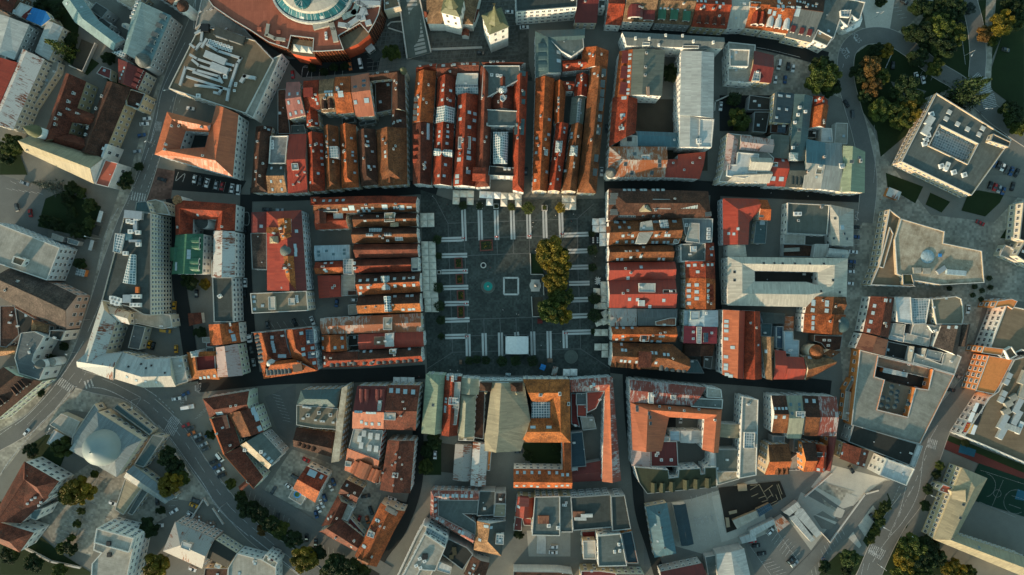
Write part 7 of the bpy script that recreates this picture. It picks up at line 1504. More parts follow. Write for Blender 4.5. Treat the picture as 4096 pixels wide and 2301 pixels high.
for x, y, r, m, l in ((530,1290,130,'leaf_yellow','autumn yellow tree beside the south west road'),(640,1240,90,'leaf_dark','dark tree right of the autumn yellow tree'),(420,1100,85,'leaf_dark','dark tree on the road verge above the autumn tree'),(300,1010,85,'leaf_olive','olive tree in the middle of the road verge'),(200,950,85,'leaf_dark','dark tree in the upper part of the road verge'),(90,860,85,'leaf_dark','dark tree at the upper end of the road verge'),(30,800,70,'leaf_dark','dark bush at the top of the road verge'),(120,1010,55,'leaf_orange','rusty bush on the road verge'),(820,1340,110,'leaf_dark','dark tree in the shade of the lower street'),(960,1390,110,'leaf_dark','dark tree at the bottom edge by the lane'),(740,1420,70,'leaf_olive','olive shrub at the bottom edge'),(1100,1420,80,'leaf_dark','dark tree at the bottom edge right of the lane trees'),(1690,400,75,'leaf_olive','tree in the garden behind the south yard hedge'),(1770,150,80,'leaf_dark','dark tree above the white car in the south garden'),(1700,250,60,'leaf_dark','dark tree on the hedge of the south garden')): tree((x, y),r, m, l,'tree','round',1,'south verge trees')
O(2000,1700)
tree((180,1050),50,'leaf_dark','small dark palm like tree beside the red gabled house','tree','round',.8); tree((545,215),55,'leaf_dark','dark tree in the convent garden corner','tree','round',.8); tree((265,300),50,'leaf_dark','dark tree on the left of the convent garden','tree','round',.8)
O(3000,1700)
for x, y, r, m, l in ((1560,1190,130,'leaf_olive','olive tree below the school, top of the lower right grove'),(1700,1150,110,'leaf_dark','dark tree against the school wall'),(1500,1300,120,'leaf_yellow','yellow olive tree on the left of the lower right grove'),(1650,1310,120,'leaf_dark','dark tree in the middle of the lower right grove'),(1780,1280,100,'leaf_dark','dark tree in the right of the lower right grove'),(1480,1420,110,'leaf_olive','olive tree at the bottom edge of the lower right grove'),(1650,1440,110,'leaf_olive','second olive tree at the bottom edge of the grove'),(1960,1400,110,'leaf_yellow','yellow tree below the school south wing'),(2090,1440,90,'leaf_olive','olive tree below the school south wing at the edge'),(1240,860,55,'leaf_olive','upper hedge tree on the road island'),(1300,790,55,'leaf_green','green hedge tree at the tip of the road island'),(1260,940,50,'leaf_green','green hedge tree in the middle of the road island'),(1210,1030,50,'leaf_olive','olive hedge tree low on the road island'),(1165,1110,45,'leaf_olive','lowest hedge tree on the road island'),(960,1290,90,'leaf_green','green shrub tree by the lower car park exit'),(940,1400,60,'leaf_dark','dark shrub by the lower car park exit'),(720,1370,60,'leaf_dark','dark shrub strip behind the blue car'),(1830,400,50,'leaf_olive','flowering shrub strip beside the school road'),(1800,480,45,'leaf_dark','dark shrub beside the school road'),(1720,620,50,'leaf_dark','dark shrub in front of the school yard'),(1690,780,50,'leaf_dark','dark shrub in front of the school entrance'),(2080,180,40,'leaf_dark','dark shrub above the blue skate pad')): tree((x, y),r, m, l,'tree','round',.9,'lower right trees')
O(0,1100)
for x, y, r, m, l in ((1980,90,55,'leaf_yellow','yellow tree in the garden yard beside the plain dark office'),(1830,60,85,'leaf_dark','dark tree in the garden yard'),(390,1130,45,'leaf_dark','dark bush before the pale green palace front'),(1930,560,60,'leaf_dark','dark bushes left of the orange tiled house'),(620,690,45,'leaf_dark','dark hedge before the curved white bays'),(500,800,45,'leaf_dark','second dark hedge before the curved white bays')): tree((x, y),r, m, l,'tree','round',.8,'west side bushes')
O(3000,1100)
for i, (x, y) in enumerate(((2170,115),(2240,150),(2320,120),(2150,195),(2230,235),(2310,30),(1925,130))): tree((x, y),26,'leaf_dark',('first','second','third','fourth','fifth','sixth','last')[i]+' dark potted tree below the stained tan roof, from the upper left','potted_tree','ball',.8,'potted trees on the pedestrian street')

# ================================================================== cars
def car_meshes(kind, col):
    k = ('car',kind, col)
    if k in MESH: return MESH[k]
    L, W, H = {'hatch': (4.1,1.78,1.45),'sedan': (4.6,1.82,1.42),'van': (5.2,1.95,2.0),'truck': (6.0,2.3,2.9)}[kind]
    # side profile (x, z) of the lower body, then the cabin
    sec = {'hatch': ([(-2.05,.35),(-2.05,.8),(-1.9,.95),(.75,.95),(1.8,.82),(2.05,.6),(2.05,.3)], [(-1.85,.95),(-1.55,1.42),(.05,1.45),(.95,.95)]),
           'sedan': ([(-2.3,.35),(-2.3,.75),(-2.1,.92),(.85,.92),(2.0,.8),(2.3,.55),(2.3,.3)], [(-1.75,.92),(-1.15,1.38),(.15,1.42),(1.05,.92)]),
           'van': ([(-2.6,.4),(-2.6,1.1),(-2.5,1.15),(1.5,1.15),(2.4,1.0),(2.6,.7),(2.6,.35)], [(-2.5,1.15),(-2.4,1.95),(.9,2.0),(1.8,1.15)]),
           'truck': ([(-3,.5),(-3,1.0),(-2.9,1.05),(2.2,1.05),(2.9,1.0),(3,.8),(3,.4)], [(-2.95,1.05),(-2.95,2.85),(1.2,2.9),(1.5,1.05)])}[kind]
    def hull(prof, w0, w1, mb, mat, mtop=None, top_idx=None):
        n = len(prof); zmin = min(z for _, z in prof); zmax = max(z for _, z in prof)
        def wd(z): return (w0+(w1-w0)*(z-zmin)/(zmax-zmin))/2
        Lp = [Vector((x, wd(z),z)) for x, z in prof]; Rp = [Vector((x, -wd(z),z)) for x, z in prof]
        mb.face(Lp, mtop if False else mat); mb.face(Rp[::-1], mat)
        for i in range(n-1): mb.face([Lp[i+1], Lp[i], Rp[i], Rp[i+1]], mat if top_idx is None or i in top_idx else 'glass')
        return Lp, Rp
    b = MB(); hull(sec[0], W*.98, W*.92, b,'c_'+col); body = b.build('body',me_only=True)
    c_ = MB(); hull(sec[1], W*.86, W*.68, c_,'glass' if kind != 'truck' else 'c_'+col, None, None); cabin = c_.build('windows',me_only=True)
    r = MB(); tz = sec[1][1][1]; x0, x1 = sec[1][1][0]+.08, sec[1][2][0]-.05
    r.box(Matrix.Translation(((x0+x1)/2,0,0)),x1-x0, W*.66, tz-.04, tz+.07,'c_'+col); roof = r.build('roof',me_only=True)
    wh = MB(); wh.tube((0,-.11,0),(0,.11,0),.33,.33,'rubber',12); wheel = wh.build('wheel',me_only=True)
    MESH[k] = (body, cabin, roof, wheel, L, W); return MESH[k]
CARN = [0]
CNAME = {'white': 'white','silver': 'silver','black': 'black','grey': 'dark grey','blue': 'blue','red': 'red','yellow': 'yellow','orange': 'orange'}
def car(p, ang, col, kind, label):
    q = at(p, .9); o = empty('van' if kind in ('van',) else ('truck' if kind == 'truck' else 'car'),(q.x, q.y, .12),label,'van' if kind == 'van' else ('truck' if kind == 'truck' else 'car'),'parked and driving cars'); o.rotation_euler = (0,0, rad(-ang)); CARN[0] += 1
    body, cab, roof, wheel, L, W = car_meshes(kind, col)
    for nm, me in (('body',body),('windows',cab),('roof',roof)): x = bpy.data.objects.new(nm, me); COL.objects.link(x); x.parent = o
    for sx in (-1,1):
        for sy in (-1,1): x = bpy.data.objects.new('wheel',wheel); COL.objects.link(x); x.parent = o; x.location = (sx*L*.31, sy*(W/2-.14),.33)
ORD = ['first','second','third','fourth','fifth','sixth','seventh','eighth','ninth','tenth','eleventh','twelfth','thirteenth','fourteenth','fifteenth','sixteenth']
def CARS(place, rows, axis='left'):
    """axis: the end the cars of this place are counted from"""
    rows = [r.split(',') for r in rows.split()]; ky = (lambda r: float(r[0])) if axis == 'left' else (lambda r: float(r[1])); rows.sort(key=ky); cnt = {}
    for r in rows: kd = r[4] if len(r) > 4 else 'hatch'; cnt[(r[3], kd)] = cnt.get((r[3], kd),0)+1
    seen = {}
    for r in rows:
        kd = r[4] if len(r) > 4 else 'hatch'; k = (r[3], kd); n = seen.get(k, 0); seen[k] = n+1; noun = {'hatch': 'hatchback','sedan': 'saloon car','van': 'van','truck': 'box truck'}[kd]
        pre = '' if cnt[k] == 1 else ORD[n]+' '; suf = '' if cnt[k] == 1 else (' counted from the '+('left' if axis == 'left' else 'top'))
        car((float(r[0]),float(r[1])),float(r[2]),r[3], kd, pre+CNAME[r[3]]+' '+noun+' '+place+suf)
O(0,0); CARS('beside the cream monastery wing','1465,985,-20,grey 1415,1145,-8,white 1390,1195,-5,white,sedan 1365,1305,-12,blue 1322,1462,-10,silver','top'); CARS('in front of the red and orange palace','1835,1045,10,white')
O(0,500); CARS('in the row below the palace','1875,522,102,white 1930,540,105,grey 1995,560,105,white,sedan 2085,582,102,silver 2140,592,102,red 2237,610,100,white,sedan 2300,627,97,white,van'); CARS('on the pink pavement by the planters','1560,525,15,black,sedan'); CARS('in the church car park','235,562,20,silver,sedan 290,850,85,red 160,795,80,grey'); CARS('on the lane by the disabled bay','2365,1020,88,black')
O(1000,0); CARS('on the church square car park','1065,615,78,white,van 965,640,82,orange 410,720,85,red'); CARS('beside the bell tower','2225,510,0,grey')
O(2000,0); CARS('on the church square near the white office','90,115,0,white 235,262,-3,white,sedan','top'); CARS('in the lane beside the pale blue grey wing','2130,1025,95,white,sedan'); CARS('in the lane beside the dark red house','1030,1240,88,grey')
O(3000,0); CARS('in the small car park by the red house','280,622,100,white,van 370,640,95,black 415,657,95,white 245,767,95,white 340,767,95,blue 605,690,95,blue,sedan'); CARS('in the park island parking','1380,630,92,black 1610,740,75,white,sedan 1672,770,75,white'); CARS('on the park road by the steel pergola','930,1000,55,black 990,1100,80,grey','top'); CARS('in the pale parking at the top edge','1490,15,30,black')
O(1000,500); CARS('on the north west street','160,815,3,black,sedan 285,822,0,silver')
O(2000,500); CARS('in the lane beside the patchy rusted roof','980,450,92,white,sedan'); CARS('in the narrow north lane','250,450,92,black')
O(3000,500); CARS('in the bays beside the pale quadrangle','1020,985,5,black 1022,1080,5,blue 1000,1225,5,white,sedan 985,1320,5,blue 975,1365,3,grey 975,1415,0,white','top'); CARS('on the lawn edge above the bank','2225,945,25,red,sedan')
O(3796,600); CARS('in the upper row of the right car park','440,130,110,blue 482,145,110,black 520,165,110,white 560,188,110,grey 605,205,110,blue,sedan 655,220,115,black,sedan'); CARS('in the lower row of the right car park','400,340,108,black 445,358,108,red 485,375,108,silver 525,395,108,blue 615,352,105,black,sedan'); 
O(3796,0); CARS('in the beige car park at the right edge','550,480,15,grey')
O(3000,1100); CARS('beside the pale quadrangle corner','965,82,5,white'); CARS('on the pedestrian street by the tan gravel roof','2105,332,95,white,sedan 2022,985,15,silver'); CARS('at the pedestrian street junction','1940,1110,8,black,sedan')
O(0,1100); CARS('at the stop line of the fork','1700,1195,-8,white,sedan'); CARS('near the stop line','1815,1275,-10,white,truck'); CARS('in the lane below the office tower','1680,295,93,yellow'); CARS('in the curved house yard','1595,540,8,yellow,van 1440,672,108,yellow 1697,715,88,yellow 1475,685,105,black'); CARS('on the lane by the plain dark office','2365,75,90,white,sedan 2362,180,90,black 2400,615,88,white','top'); CARS('in the garden yard','1895,180,92,black')
O(0,1700); CARS('driving on the west road','255,70,-52,white'); CARS('in the upper street parking row','1790,-300,-25,blue 1790,5,-25,red 1838,32,-25,grey 1842,85,-25,orange 1905,105,-25,silver 1922,147,-25,black 1960,190,-25,silver,sedan 1985,232,-25,grey 2015,92,-25,blue,sedan 2120,312,52,white,van 2055,358,-25,black 2090,402,-28,blue,sedan 2125,438,-28,white 2140,488,-22,black,sedan','top'); CARS('in the lower left car park','1085,755,22,white'); CARS('in the synagogue annex yard','1515,740,88,black'); CARS('by the cafe terrace wall','1885,728,22,grey,sedan 1868,778,22,yellow,sedan 1675,835,-32,white,sedan 1838,862,30,white','top'); CARS('in the lower yard beside the dark tree','1537,972,-3,white'); CARS('at the bottom edge beside the mottled roof','1855,1392,25,white')
O(1000,1100); CARS('in the yard car park of the tan office','170,482,80,grey 430,458,70,black 600,442,68,white,sedan'); CARS('in the yard behind the west square row','835,272,98,blue 1015,242,3,white','top'); CARS('on the lane left of the orange block','3,610,88,white 12,720,80,grey 35,845,80,silver','top')
O(1000,1700); CARS('on the gravel left of the small modern house','540,340,28,red 430,500,32,grey 380,597,35,white,sedan 225,632,-58,grey,sedan','top'); CARS('in the row right of the small modern house','805,552,72,blue 780,602,65,white 720,705,72,blue 695,762,68,white,sedan 665,810,68,white 638,865,75,blue','top'); CARS('in the gravel yard of the angled house','1115,687,-8,black,sedan 1165,827,72,black,sedan 1050,915,108,red 1132,917,72,orange','top'); CARS('on the south lane before the orange red corner house','1370,715,20,white,sedan 1460,757,18,black,sedan'); CARS('on the lower parking street','545,1090,90,black 633,1142,90,black,sedan 267,885,98,grey','top'); CARS('in the south garden drive','1785,292,92,white'); CARS('on the lane below the black tan roof','2232,1257,28,silver')
O(2000,1700); CARS('in the concrete yard below the grey teal block','522,1177,3,white 515,1230,2,white,sedan','top'); CARS('inside the convent yard','180,255,0,grey')
O(2000,1100); CARS('in the small yard of the salmon orange house','1743,1395,92,white')
O(3000,1700); CARS('on the bright concrete yard','980,430,58,black,sedan'); CARS('on the pale bays by the road island','1185,892,52,black,sedan'); CARS('in the lower car park','60,1165,-6,black 115,1242,-8,black,sedan 393,1308,-42,black,sedan 432,1338,-38,silver,sedan 714,1322,82,blue 25,1122,-6,red 198,1030,-45,white','top')

# ================================================================== parasols
def parasol_meshes(s, mat):
    k = ('par',round(s, 2),mat)
    if k in MESH: return MESH[k]
    c = MB(); h = s/2; ap = Vector((0,0,3.75)); q = [Vector((x*h*.97, y*h*.97,2.5)) for x, y in ((-1,-1),(1,-1),(1,1),(-1,1))]
    for i in range(4):
        a, b = q[i], q[(i+1) % 4]; m = (a+b)/2; m.z += .06
        c.face([a, m, ap], mat); c.face([m, b, ap], mat); c.face([a-Vector((0,0,.22)),b-Vector((0,0,.22)),b, m, a], mat)
    p = MB(); p.tube((0,0,0),(0,0,3.7),.05,.05,'steel'); b = MB(); b.box(Matrix.Identity(4),.8,.8,0,.12,'stone')
    MESH[k] = (c.build('canopy',me_only=True),p.build('pole',me_only=True),b.build('base',me_only=True)); return MESH[k]
def parasol(p, s_px, ang, mat, label, group, dark=None):
    s = s_px/ORG[2]*MPP*.99; q = at(p, 3.0); o = empty('parasol',(q.x, q.y, .3),label,'parasol',group); o.rotation_euler = (0,0, rad(-ang))
    for nm, me in zip(('canopy','pole','base'),parasol_meshes(s, mat)): x = bpy.data.objects.new(nm, me); COL.objects.link(x); x.parent = o
O(1700,760,3.4457)
for p, l in (((430,52),'upper left'),((530,54),'upper middle'),((627,56),'upper right'),((427,150),'lower left'),((622,157),'lower right')): parasol(p, 98,2,'canvas',l+' cream parasol of the leftmost group north of the square','cream parasols north of the square')
for p, l in (((797,64),'left upper'),((895,70),'middle upper'),((993,74),'right upper'),((890,170),'single lower')): parasol(p, 98,3,'canvasw',l+' white printed parasol north of the square','white printed parasols')
for p, l in (((1092,84),'upper left'),((1190,88),'upper middle'),((1286,92),'upper right'),((1088,180),'lower left'),((1285,187),'lower right')): parasol(p, 97,2,'canvas',l+' beige parasol of the group right of the white printed ones','beige parasols north of the square')
for p, l in (((1937,125),'upper left'),((2036,127),'upper right'),((1938,225),'lower left'),((2036,227),'lower right')): parasol(p, 99,1,'canvas',l+' beige parasol of the block of four at the north east','beige block of four parasols')
for p, l in (((-20,368),'upper left'),((77,365),'upper right'),((-18,465),'lower left'),((80,463),'lower right')): parasol(p, 98,-1,'canvas',l+' beige parasol of the block of four at the north west','north west block of four parasols')
for i in range(8):
    for j in range(2): parasol((-4+j*100+i*3,757+i*97.5),98,-1,'canvas',ORD[i]+' cream parasol from the top in the '+('left','right')[j]+' column on the west side','cream parasols on the west side')
O(1650,1150,3.22)
for i in range(3):
    for j in range(2): parasol((193+j*92+i*4,92+i*91),91,-1,'canvas',ORD[i]+' cream parasol from the bottom,'+('left','right')[j]+' column on the west side' if False else ('third from bottom','second from bottom','bottom')[i]+' cream parasol in the '+('left','right')[j]+' column on the west side','cream parasols on the west side')
for p, a, l in (((2467,-32),0,'topmost single'),((2372,55),2,'second row left'),((2467,55),0,'second row right'),((2470,145),0,'third row single'),((2385,238),2,'fourth row left'),((2473,238),0,'fourth row right'),((2482,340),-30,'strongly tilted'),((2480,435),-22,'less tilted right'),((2395,452),-22,'less tilted left'),((2385,582),0,'lower pair left'),((2477,582),0,'lower pair right'),((2388,768),0,'corner group upper left'),((2480,768),0,'corner group upper right'),((2480,860),0,'corner group lower')): parasol(p, 90, a,'canvas',l+' beige parasol on the east side of the square','beige parasols on the east side')
for p, l in (((1985,1097),'left'),((2078,1095),'right')): parasol(p, 92,1,'canvasw',l+' of two pale parasols before the corner house right of the theatre','pale parasol pair by the theatre')
O(2000,500)
for p, a, l in (((922,935),3,'upper left'),((990,930),-3,'upper right'),((925,1003),3,'lower left'),((992,1000),0,'lower right'),((992,1072),0,'fifth from top'),((992,1137),0,'sixth from top')): parasol(p, 66, a,'canvasw',l+' pale parasol beside the brown hipped palace','pale parasols at the east palace')
O(1000,1100)
for p, l in (((1413,1020),'left'),((1483,1020),'middle'),((1552,1022),'right')): parasol(p, 68,2,'canvasw',l+' of three pale parasols before the brown roofed house on the south street','three pale parasols on the south street')
O(3000,1100)
for i, (x, y) in enumerate(((1370,1080),(1425,1130),(1365,1140),(1415,1172),(1335,1205),(1285,1185),(1270,1255),(1330,1270),(1400,1270),(1420,1220),(1530,1245))):
    q = at((x, y),9.5); o = empty('parasol',(q.x, q.y, 6.8),ORD[i]+' dark round parasol from the top on the shopping hall terrace','parasol','dark terrace parasols')
    k = 'dark_par'
    if k not in MESH:
        c = MB(); c.lathe([(1.25,2.4),(1.2,2.5),(0,3.0)],'fdb',10); pp = MB(); pp.tube((0,0,0),(0,0,3),.05,.05,'steel'); MESH[k] = (c.build('canopy',me_only=True),pp.build('pole',me_only=True))
    for nm, me in zip(('canopy','pole'),MESH[k]): x_ = bpy.data.objects.new(nm, me); COL.objects.link(x_); x_.parent = o

# ================================================================== square furniture
def E(p, name, label, cat, group=None, z=.3): q = at(p); return empty(name, (q.x, q.y, z),label, cat, group)
def sub(o, mb, name): return mb.build(name, o, origin=Vector(WORLD[o.name])) if False else link2(o, mb, name)
def link2(o, mb, name): me = mb.build(name, me_only=True); x = bpy.data.objects.new(name, me); COL.objects.link(x); x.parent = o; return x
O(1700,760,3.4457)
f = E((870,1330),'fountain','round stone fountain with turquoise water in the square','fountain')
mb = MB(); mb.lathe([(3.6,0),(3.6,.12),(3.0,.14),(3.0,.3),(2.75,.32),(2.75,.75),(2.3,.8),(2.3,.3)],'fgg',36); link2(f, mb,'basin'); mb = MB(); mb.lathe([(2.32,.3),(2.32,.55),(0,.55)],'water',36); link2(f, mb,'water'); mb = MB(); mb.lathe([(.4,.3),(.3,1.2),(.45,1.5),(.2,1.6),(.15,2.3),(0,2.5)],'stone',12); link2(f, mb,'fountain_column')
wl = E((805,1040),'well','round pale stone well with a dark shaft on the square','well'); mb = MB(); mb.lathe([(1.5,0),(1.45,.9),(1.0,.95),(1.0,.1)],'stonel',28); link2(wl, mb,'well_ring'); mb = MB(); mb.lathe([(1.0,.0),(1.0,.3),(0,.32)],'black',20); link2(wl, mb,'well_cover')
s = E((1520,1318),'statue','dark statue on a pale stone plinth with rounded sides beside the golden grove','statue')
mb = MB(); I4 = Matrix.Identity(4); mb.box(I4,4.4,6.0,0,.3,'stonel'); mb.lathe([(2.9,0),(2.9,.24),(0,.25)],'stonel',24); link2(s, mb,'plinth'); mb = MB(); mb.box(I4,2.0,2.2,.3,1.5,'stone',None, .85); mb.box(I4,1.2,1.3,1.5,3.4,'stone',None, .8); link2(s, mb,'pedestal')
mb = MB(); mb.lathe([(.5,3.4),(.55,4.0),(.4,4.8),(.5,5.3),(.2,5.6),(.24,5.85),(.2,6.1),(0,6.2)],'stone',12); link2(s, mb,'figure')
def flowerbed(p, w, h, label, rot=0):
    o = E(p,'flower_bed',label,'flower bed','flower beds on the square'); o.rotation_euler = (0,0, rad(rot)); mb = MB()
    for sx, sy, cx, cy in ((w, .6,0, h/2-.3),(w, .6,0,-h/2+.3),(.6, h-1.2, w/2-.3,0),(.6, h-1.2,-w/2+.3,0)): mb.box(Matrix.Translation((cx, cy, 0)),sx, sy, 0,.5,'planter')
    link2(o, mb,'planter_wall'); mb = MB(); mb.box(I4, w-1.1, h-1.1,0,.4,'soil'); link2(o, mb,'soil'); rnd = random.Random(int(w*10+h*7+p[0]))
    for col, nm, cnt in (('leaf_green','plants',240),('flower','blossoms',60)):
        mb = MB()
        for _ in range(cnt):
            c = Vector((rnd.uniform(-.5,.5)*(w-1.4),rnd.uniform(-.5,.5)*(h-1.4),rnd.uniform(.45,.8 if col != 'flower' else .95)))
            if col == 'flower' and math.sin(c.x*2.1+p[0])+math.cos(c.y*1.7) < .3: continue
            u = Vector((rnd.gauss(0,1),rnd.gauss(0,1),.5)).normalized()*.2; v = u.orthogonal().normalized()*.14; mb.face([c-u, c-v, c+u, c+v], col)
        x = link2(o, mb, nm); x['kind'] = 'stuff'
flowerbed((845,765),6.6,5.6,'widest flower bed in a dark red planter at the top of the square',3); flowerbed((463,1008),4.0,5.4,'upper left flower bed with white grasses beside the well',3); flowerbed((478,1230),3.8,5.2,'middle left flower bed beside the fountain',3)
O(1650,1150,3.22); flowerbed((622,102),3.8,5.2,'lower left flower bed below the fountain level',3); flowerbed((624,315),3.6,6.2,'lowest left flower bed with the brightest yellow blossoms',2)
st_ = E((1345,735),'stage_canopy','large white stage tent with a creased canvas roof at the bottom of the square','tent')
mb = MB(); a, b = 5.7,4.4
for x0, x1, z0, z1 in ((-a, 0,4.2,5.2),(0, a, 5.2,4.2)): mb.face([(x0,-b, z0),(x1,-b, z1),(x1, b, z1),(x0, b, z0)],'canvasw')
for q in ([(-a, -b, 3.8),(a, -b, 3.8),(a, -b, 4.2),(0,-b, 5.2),(-a, -b, 4.2)], [(a, b, 3.8),(-a, b, 3.8),(-a, b, 4.2),(0, b, 5.2),(a, b, 4.2)], [(a, -b, 3.8),(a, b, 3.8),(a, b, 4.2),(a, -b, 4.2)], [(-a, b, 3.8),(-a, -b, 3.8),(-a, -b, 4.2),(-a, b, 4.2)]): mb.face(q,'canvasw')
link2(st_, mb,'canopy')
for sx in (-1,1):
    for sy in (-1,1): mb = MB(); mb.box(Matrix.Translation((sx*(a-.2),sy*(b-.2),0)),.5,.5,0,4.6,'steel'); mb.tube((sx*(a-.3),sy*(b-.3),4.5),(sx*(a+.7),sy*(b+.7),4.7),.07,.05,'steel'); link2(st_, mb,'post')
mb = MB(); mb.box(I4,10.6,8.2,0,.9,'fd'); link2(st_, mb,'stage_floor')
ff = E((2043,893),'fountain','round stepped stone fountain with a dark centre near the south east corner','fountain'); mb = MB(); mb.lathe([(3.4,0),(3.4,.25),(3.1,.27),(3.1,.12),(2.2,.2),(1.6,.3),(.95,.4),(.9,.7),(.7,.75)],'fgg',36); link2(ff, mb,'steps'); mb = MB(); mb.lathe([(.72,.3),(.7,.7),(0,.72)],'black',18); link2(ff, mb,'basin')
O(1700,760,3.4457)
for x, y, l in ((535,668,'leftmost on the upper stripes'),(990,650,'third stripe from the left'),(1436,638,'fifth stripe from the left'),(1885,612,'rightmost on the upper stripes'),(552,1118,'end of the third left stripe')):
    o = E((x, y),'street_lamp','street lamp with red flower baskets,'+l,'lamp','lamps on the square'); mb = MB(); mb.tube((0,0,0),(0,0,4.6),.09,.06,'black'); mb.lathe([(.45,0),(.4,.5),(.12,.6)],'planter',10); link2(o, mb,'post'); mb = MB(); mb.lathe([(.25,4.4),(.3,4.8),(.1,5.1),(0,5.15)],'frame',10); link2(o, mb,'lantern')
    for sg in (-1,1): mb = MB(); mb.lathe([(.1,2.7),(.42,3.0),(.45,3.2),(0,3.4)],'c_red',10, c=(sg*.5,0,0)); link2(o, mb,'flower_basket')
O(1650,1150,3.22)
for x, y, l in ((690,205,'left stripe below the fountain'),(705,625,'lower left stripe corner'),(1968,583,'lower right stripe corner')):
    o = E((x, y),'street_lamp','street lamp with red flower baskets,'+l,'lamp','lamps on the square'); mb = MB(); mb.tube((0,0,0),(0,0,4.6),.09,.06,'black'); link2(o, mb,'post'); mb = MB(); mb.lathe([(.25,4.4),(.3,4.8),(.1,5.1),(0,5.15)],'frame',10); link2(o, mb,'lantern')
    for sg in (-1,1): mb = MB(); mb.lathe([(.1,2.7),(.42,3.0),(.45,3.2),(0,3.4)],'c_red',10, c=(sg*.5,0,0)); link2(o, mb,'flower_basket')
# low walls of the grove, planters
O(1700,760,3.4457)
def lowwall(line, label, h=.9, w=.35, mat='stonel',name='low_wall'):
    c = [at(p) for p in pts(line)]; o = empty(name, (c[0].x, c[0].y, 0),label,'wall'); mb = MB()
    for a, b in zip(c, c[1:]):
        d = (b-a); L = d.length; m = Matrix.Rotation(math.atan2(d.y, d.x),4,'Z'); m.translation = (a+b)/2-Vector((c[0].x, c[0].y, 0)); mb.box(m, L+w*.9, w, 0, h, mat)
    link2(o, mb,'wall'); return o
lowwall('1450,878 1458,1165 1628,1165 1638,1447','pale low wall along the planted beds of the golden grove'); 
O(1650,1150,3.22); lowwall('1640,375 1545,378 1533,122','pale low wall corner below the golden grove')
O(1700,760,3.4457); G('planted_bed','1458,885 1560,880 1640,1160 1460,1160','g_grass'); O(1650,1150,3.22); G('planted_bed','1540,130 1680,120 1680,372 1550,374','g_earth')
O(1700,760,3.4457)
for x, y, w, l in ((752,222,84,'grey square planter with a dark clipped tree on the north edge'),(980,228,72,'white rimmed square planter below the printed parasols'),(1648,250,78,'white rimmed square planter with a tiny sapling'),(195,1135,55,'dark square planter at the end of the third left stripe')):
    o = E((x, y),'planter',l,'planter','square planters'); ww = w/3.4457*MPP; mb = MB(); mb.box(I4, ww, ww, 0,.55,'stonel'); link2(o, mb,'rim'); mb = MB(); mb.box(I4, ww-.7, ww-.7,.5,.62,'soil'); link2(o, mb,'soil')
# cafe furniture
def cafe(p, label, seed, nx=3, ny=2, mat='black',grp='cafe tables'):
    rnd = random.Random(seed)
    for i in range(nx*ny):
        x, y = p[0]+(i % nx)*30, p[1]+(i//nx)*30
        o = E((x, y),'cafe_table',(ORD[i] if nx*ny > 1 else '')+' '+label,'table',grp)
        mb = MB(); mb.box(I4,.8,.8,.70,.75,'frame' if i % 2 else mat); mb.tube((0,0,0),(0,0,.7),.05,.05,'steel'); link2(o, mb,'table')
        for k in range(4): a = k*1.57+.4; mb = MB(); mb.box(Matrix.Translation((.75*math.cos(a),.75*math.sin(a),0)) @ Matrix.Rotation(a, 4,'Z'),.42,.42,.05,.46, mat); mb.box(Matrix.Translation((.95*math.cos(a),.95*math.sin(a),0)) @ Matrix.Rotation(a, 4,'Z'),.06,.42,.46,.85, mat); link2(o, mb,'chair')
cafe((2285,665),'black cafe table with four chairs on the east side, by the trees',3,4,3)
cafe((2365,1225),'pale cafe table with chairs below the east cafe',4,2,3,'acw','pale cafe tables')
O(0,1700); cafe((1900,880),'cafe terrace table below the white wall',5,2,2,'chim','lower terrace tables'); cafe((2010,940),'cafe terrace table beside the road hedge',6,3,3,'chim','lower terrace tables')
# bus shelters, kiosks, carts, pit, court lines
O(0,500)
def shelter(p, L, W, ang, label, h=2.8, mat='fw'):
    o = E(p,'bus_shelter',label,'bus shelter','bus shelters',.1); o.rotation_euler = (0,0, rad(-ang)); mb = MB(); mb.box(I4, L, W, h, h+.18, mat); link2(o, mb,'roof'); mb = MB(); mb.box(Matrix.Translation((0, W/2-.1,0)),L*.95,.08,.1, h,'skyglass'); link2(o, mb,'back_wall')
    for s in (-1,1): mb = MB(); mb.tube((s*L*.42,-W*.3,0),(s*L*.42,-W*.3, h),.06,.06,'steel'); link2(o, mb,'post')
shelter((1000,890),5.6,2.0,-75,'upper white bus shelter on the wide pavement'); shelter((915,1165),5.2,1.8,-75,'lower white bus shelter on the wide pavement'); shelter((965,1020),5,3.4,-75,'dark framed shelter between the two white bus shelters',2.8,'fdk')
def kiosk(p, L, W, ang, label, roof='fw',wall='redw',h=3.0):
    o = E(p,'kiosk',label,'kiosk',None, .1); o.rotation_euler = (0,0, rad(-ang)); mb = MB(); mb.box(I4, L-.4, W-.4,0, h, wall); link2(o, mb,'wall'); mb = MB(); mb.box(I4, L, W, h, h+.25,'coping',roof); link2(o, mb,'roof'); mb = MB(); mb.box(Matrix.Translation((0,-W/2+.18,0)),L*.6,.08,1.0,2.2,'glass'); link2(o, mb,'hatch')
kiosk((815,1425),4.5,3.6,15,'small kiosk with orange trim by the white office slab','gs','orange')
O(1000,0); kiosk((1172,490),4.2,3.2,-38,'white roofed kiosk beside the round tree on the church square','fw','white'); 
o = E((1210,530),'wooden_deck','dark grey square deck under the white kiosk','deck',None, .3); o.rotation_euler = (0,0, rad(42)); mb = MB(); mb.box(I4,6,6,0,.2,'fd'); link2(o, mb,'deck')
lowwall('1330,250 1360,218 1472,210 1478,318 1340,275','curved pale planter wall beside the stairway',.8,.5); lowwall('1755,480 2230,462','long stone bench wall across the church square',.6,1.2,'stone')
O(3000,500); kiosk((1352,672),6.6,4.4,22,'white kiosk with orange trim beside the lawn','ru','orange'); 
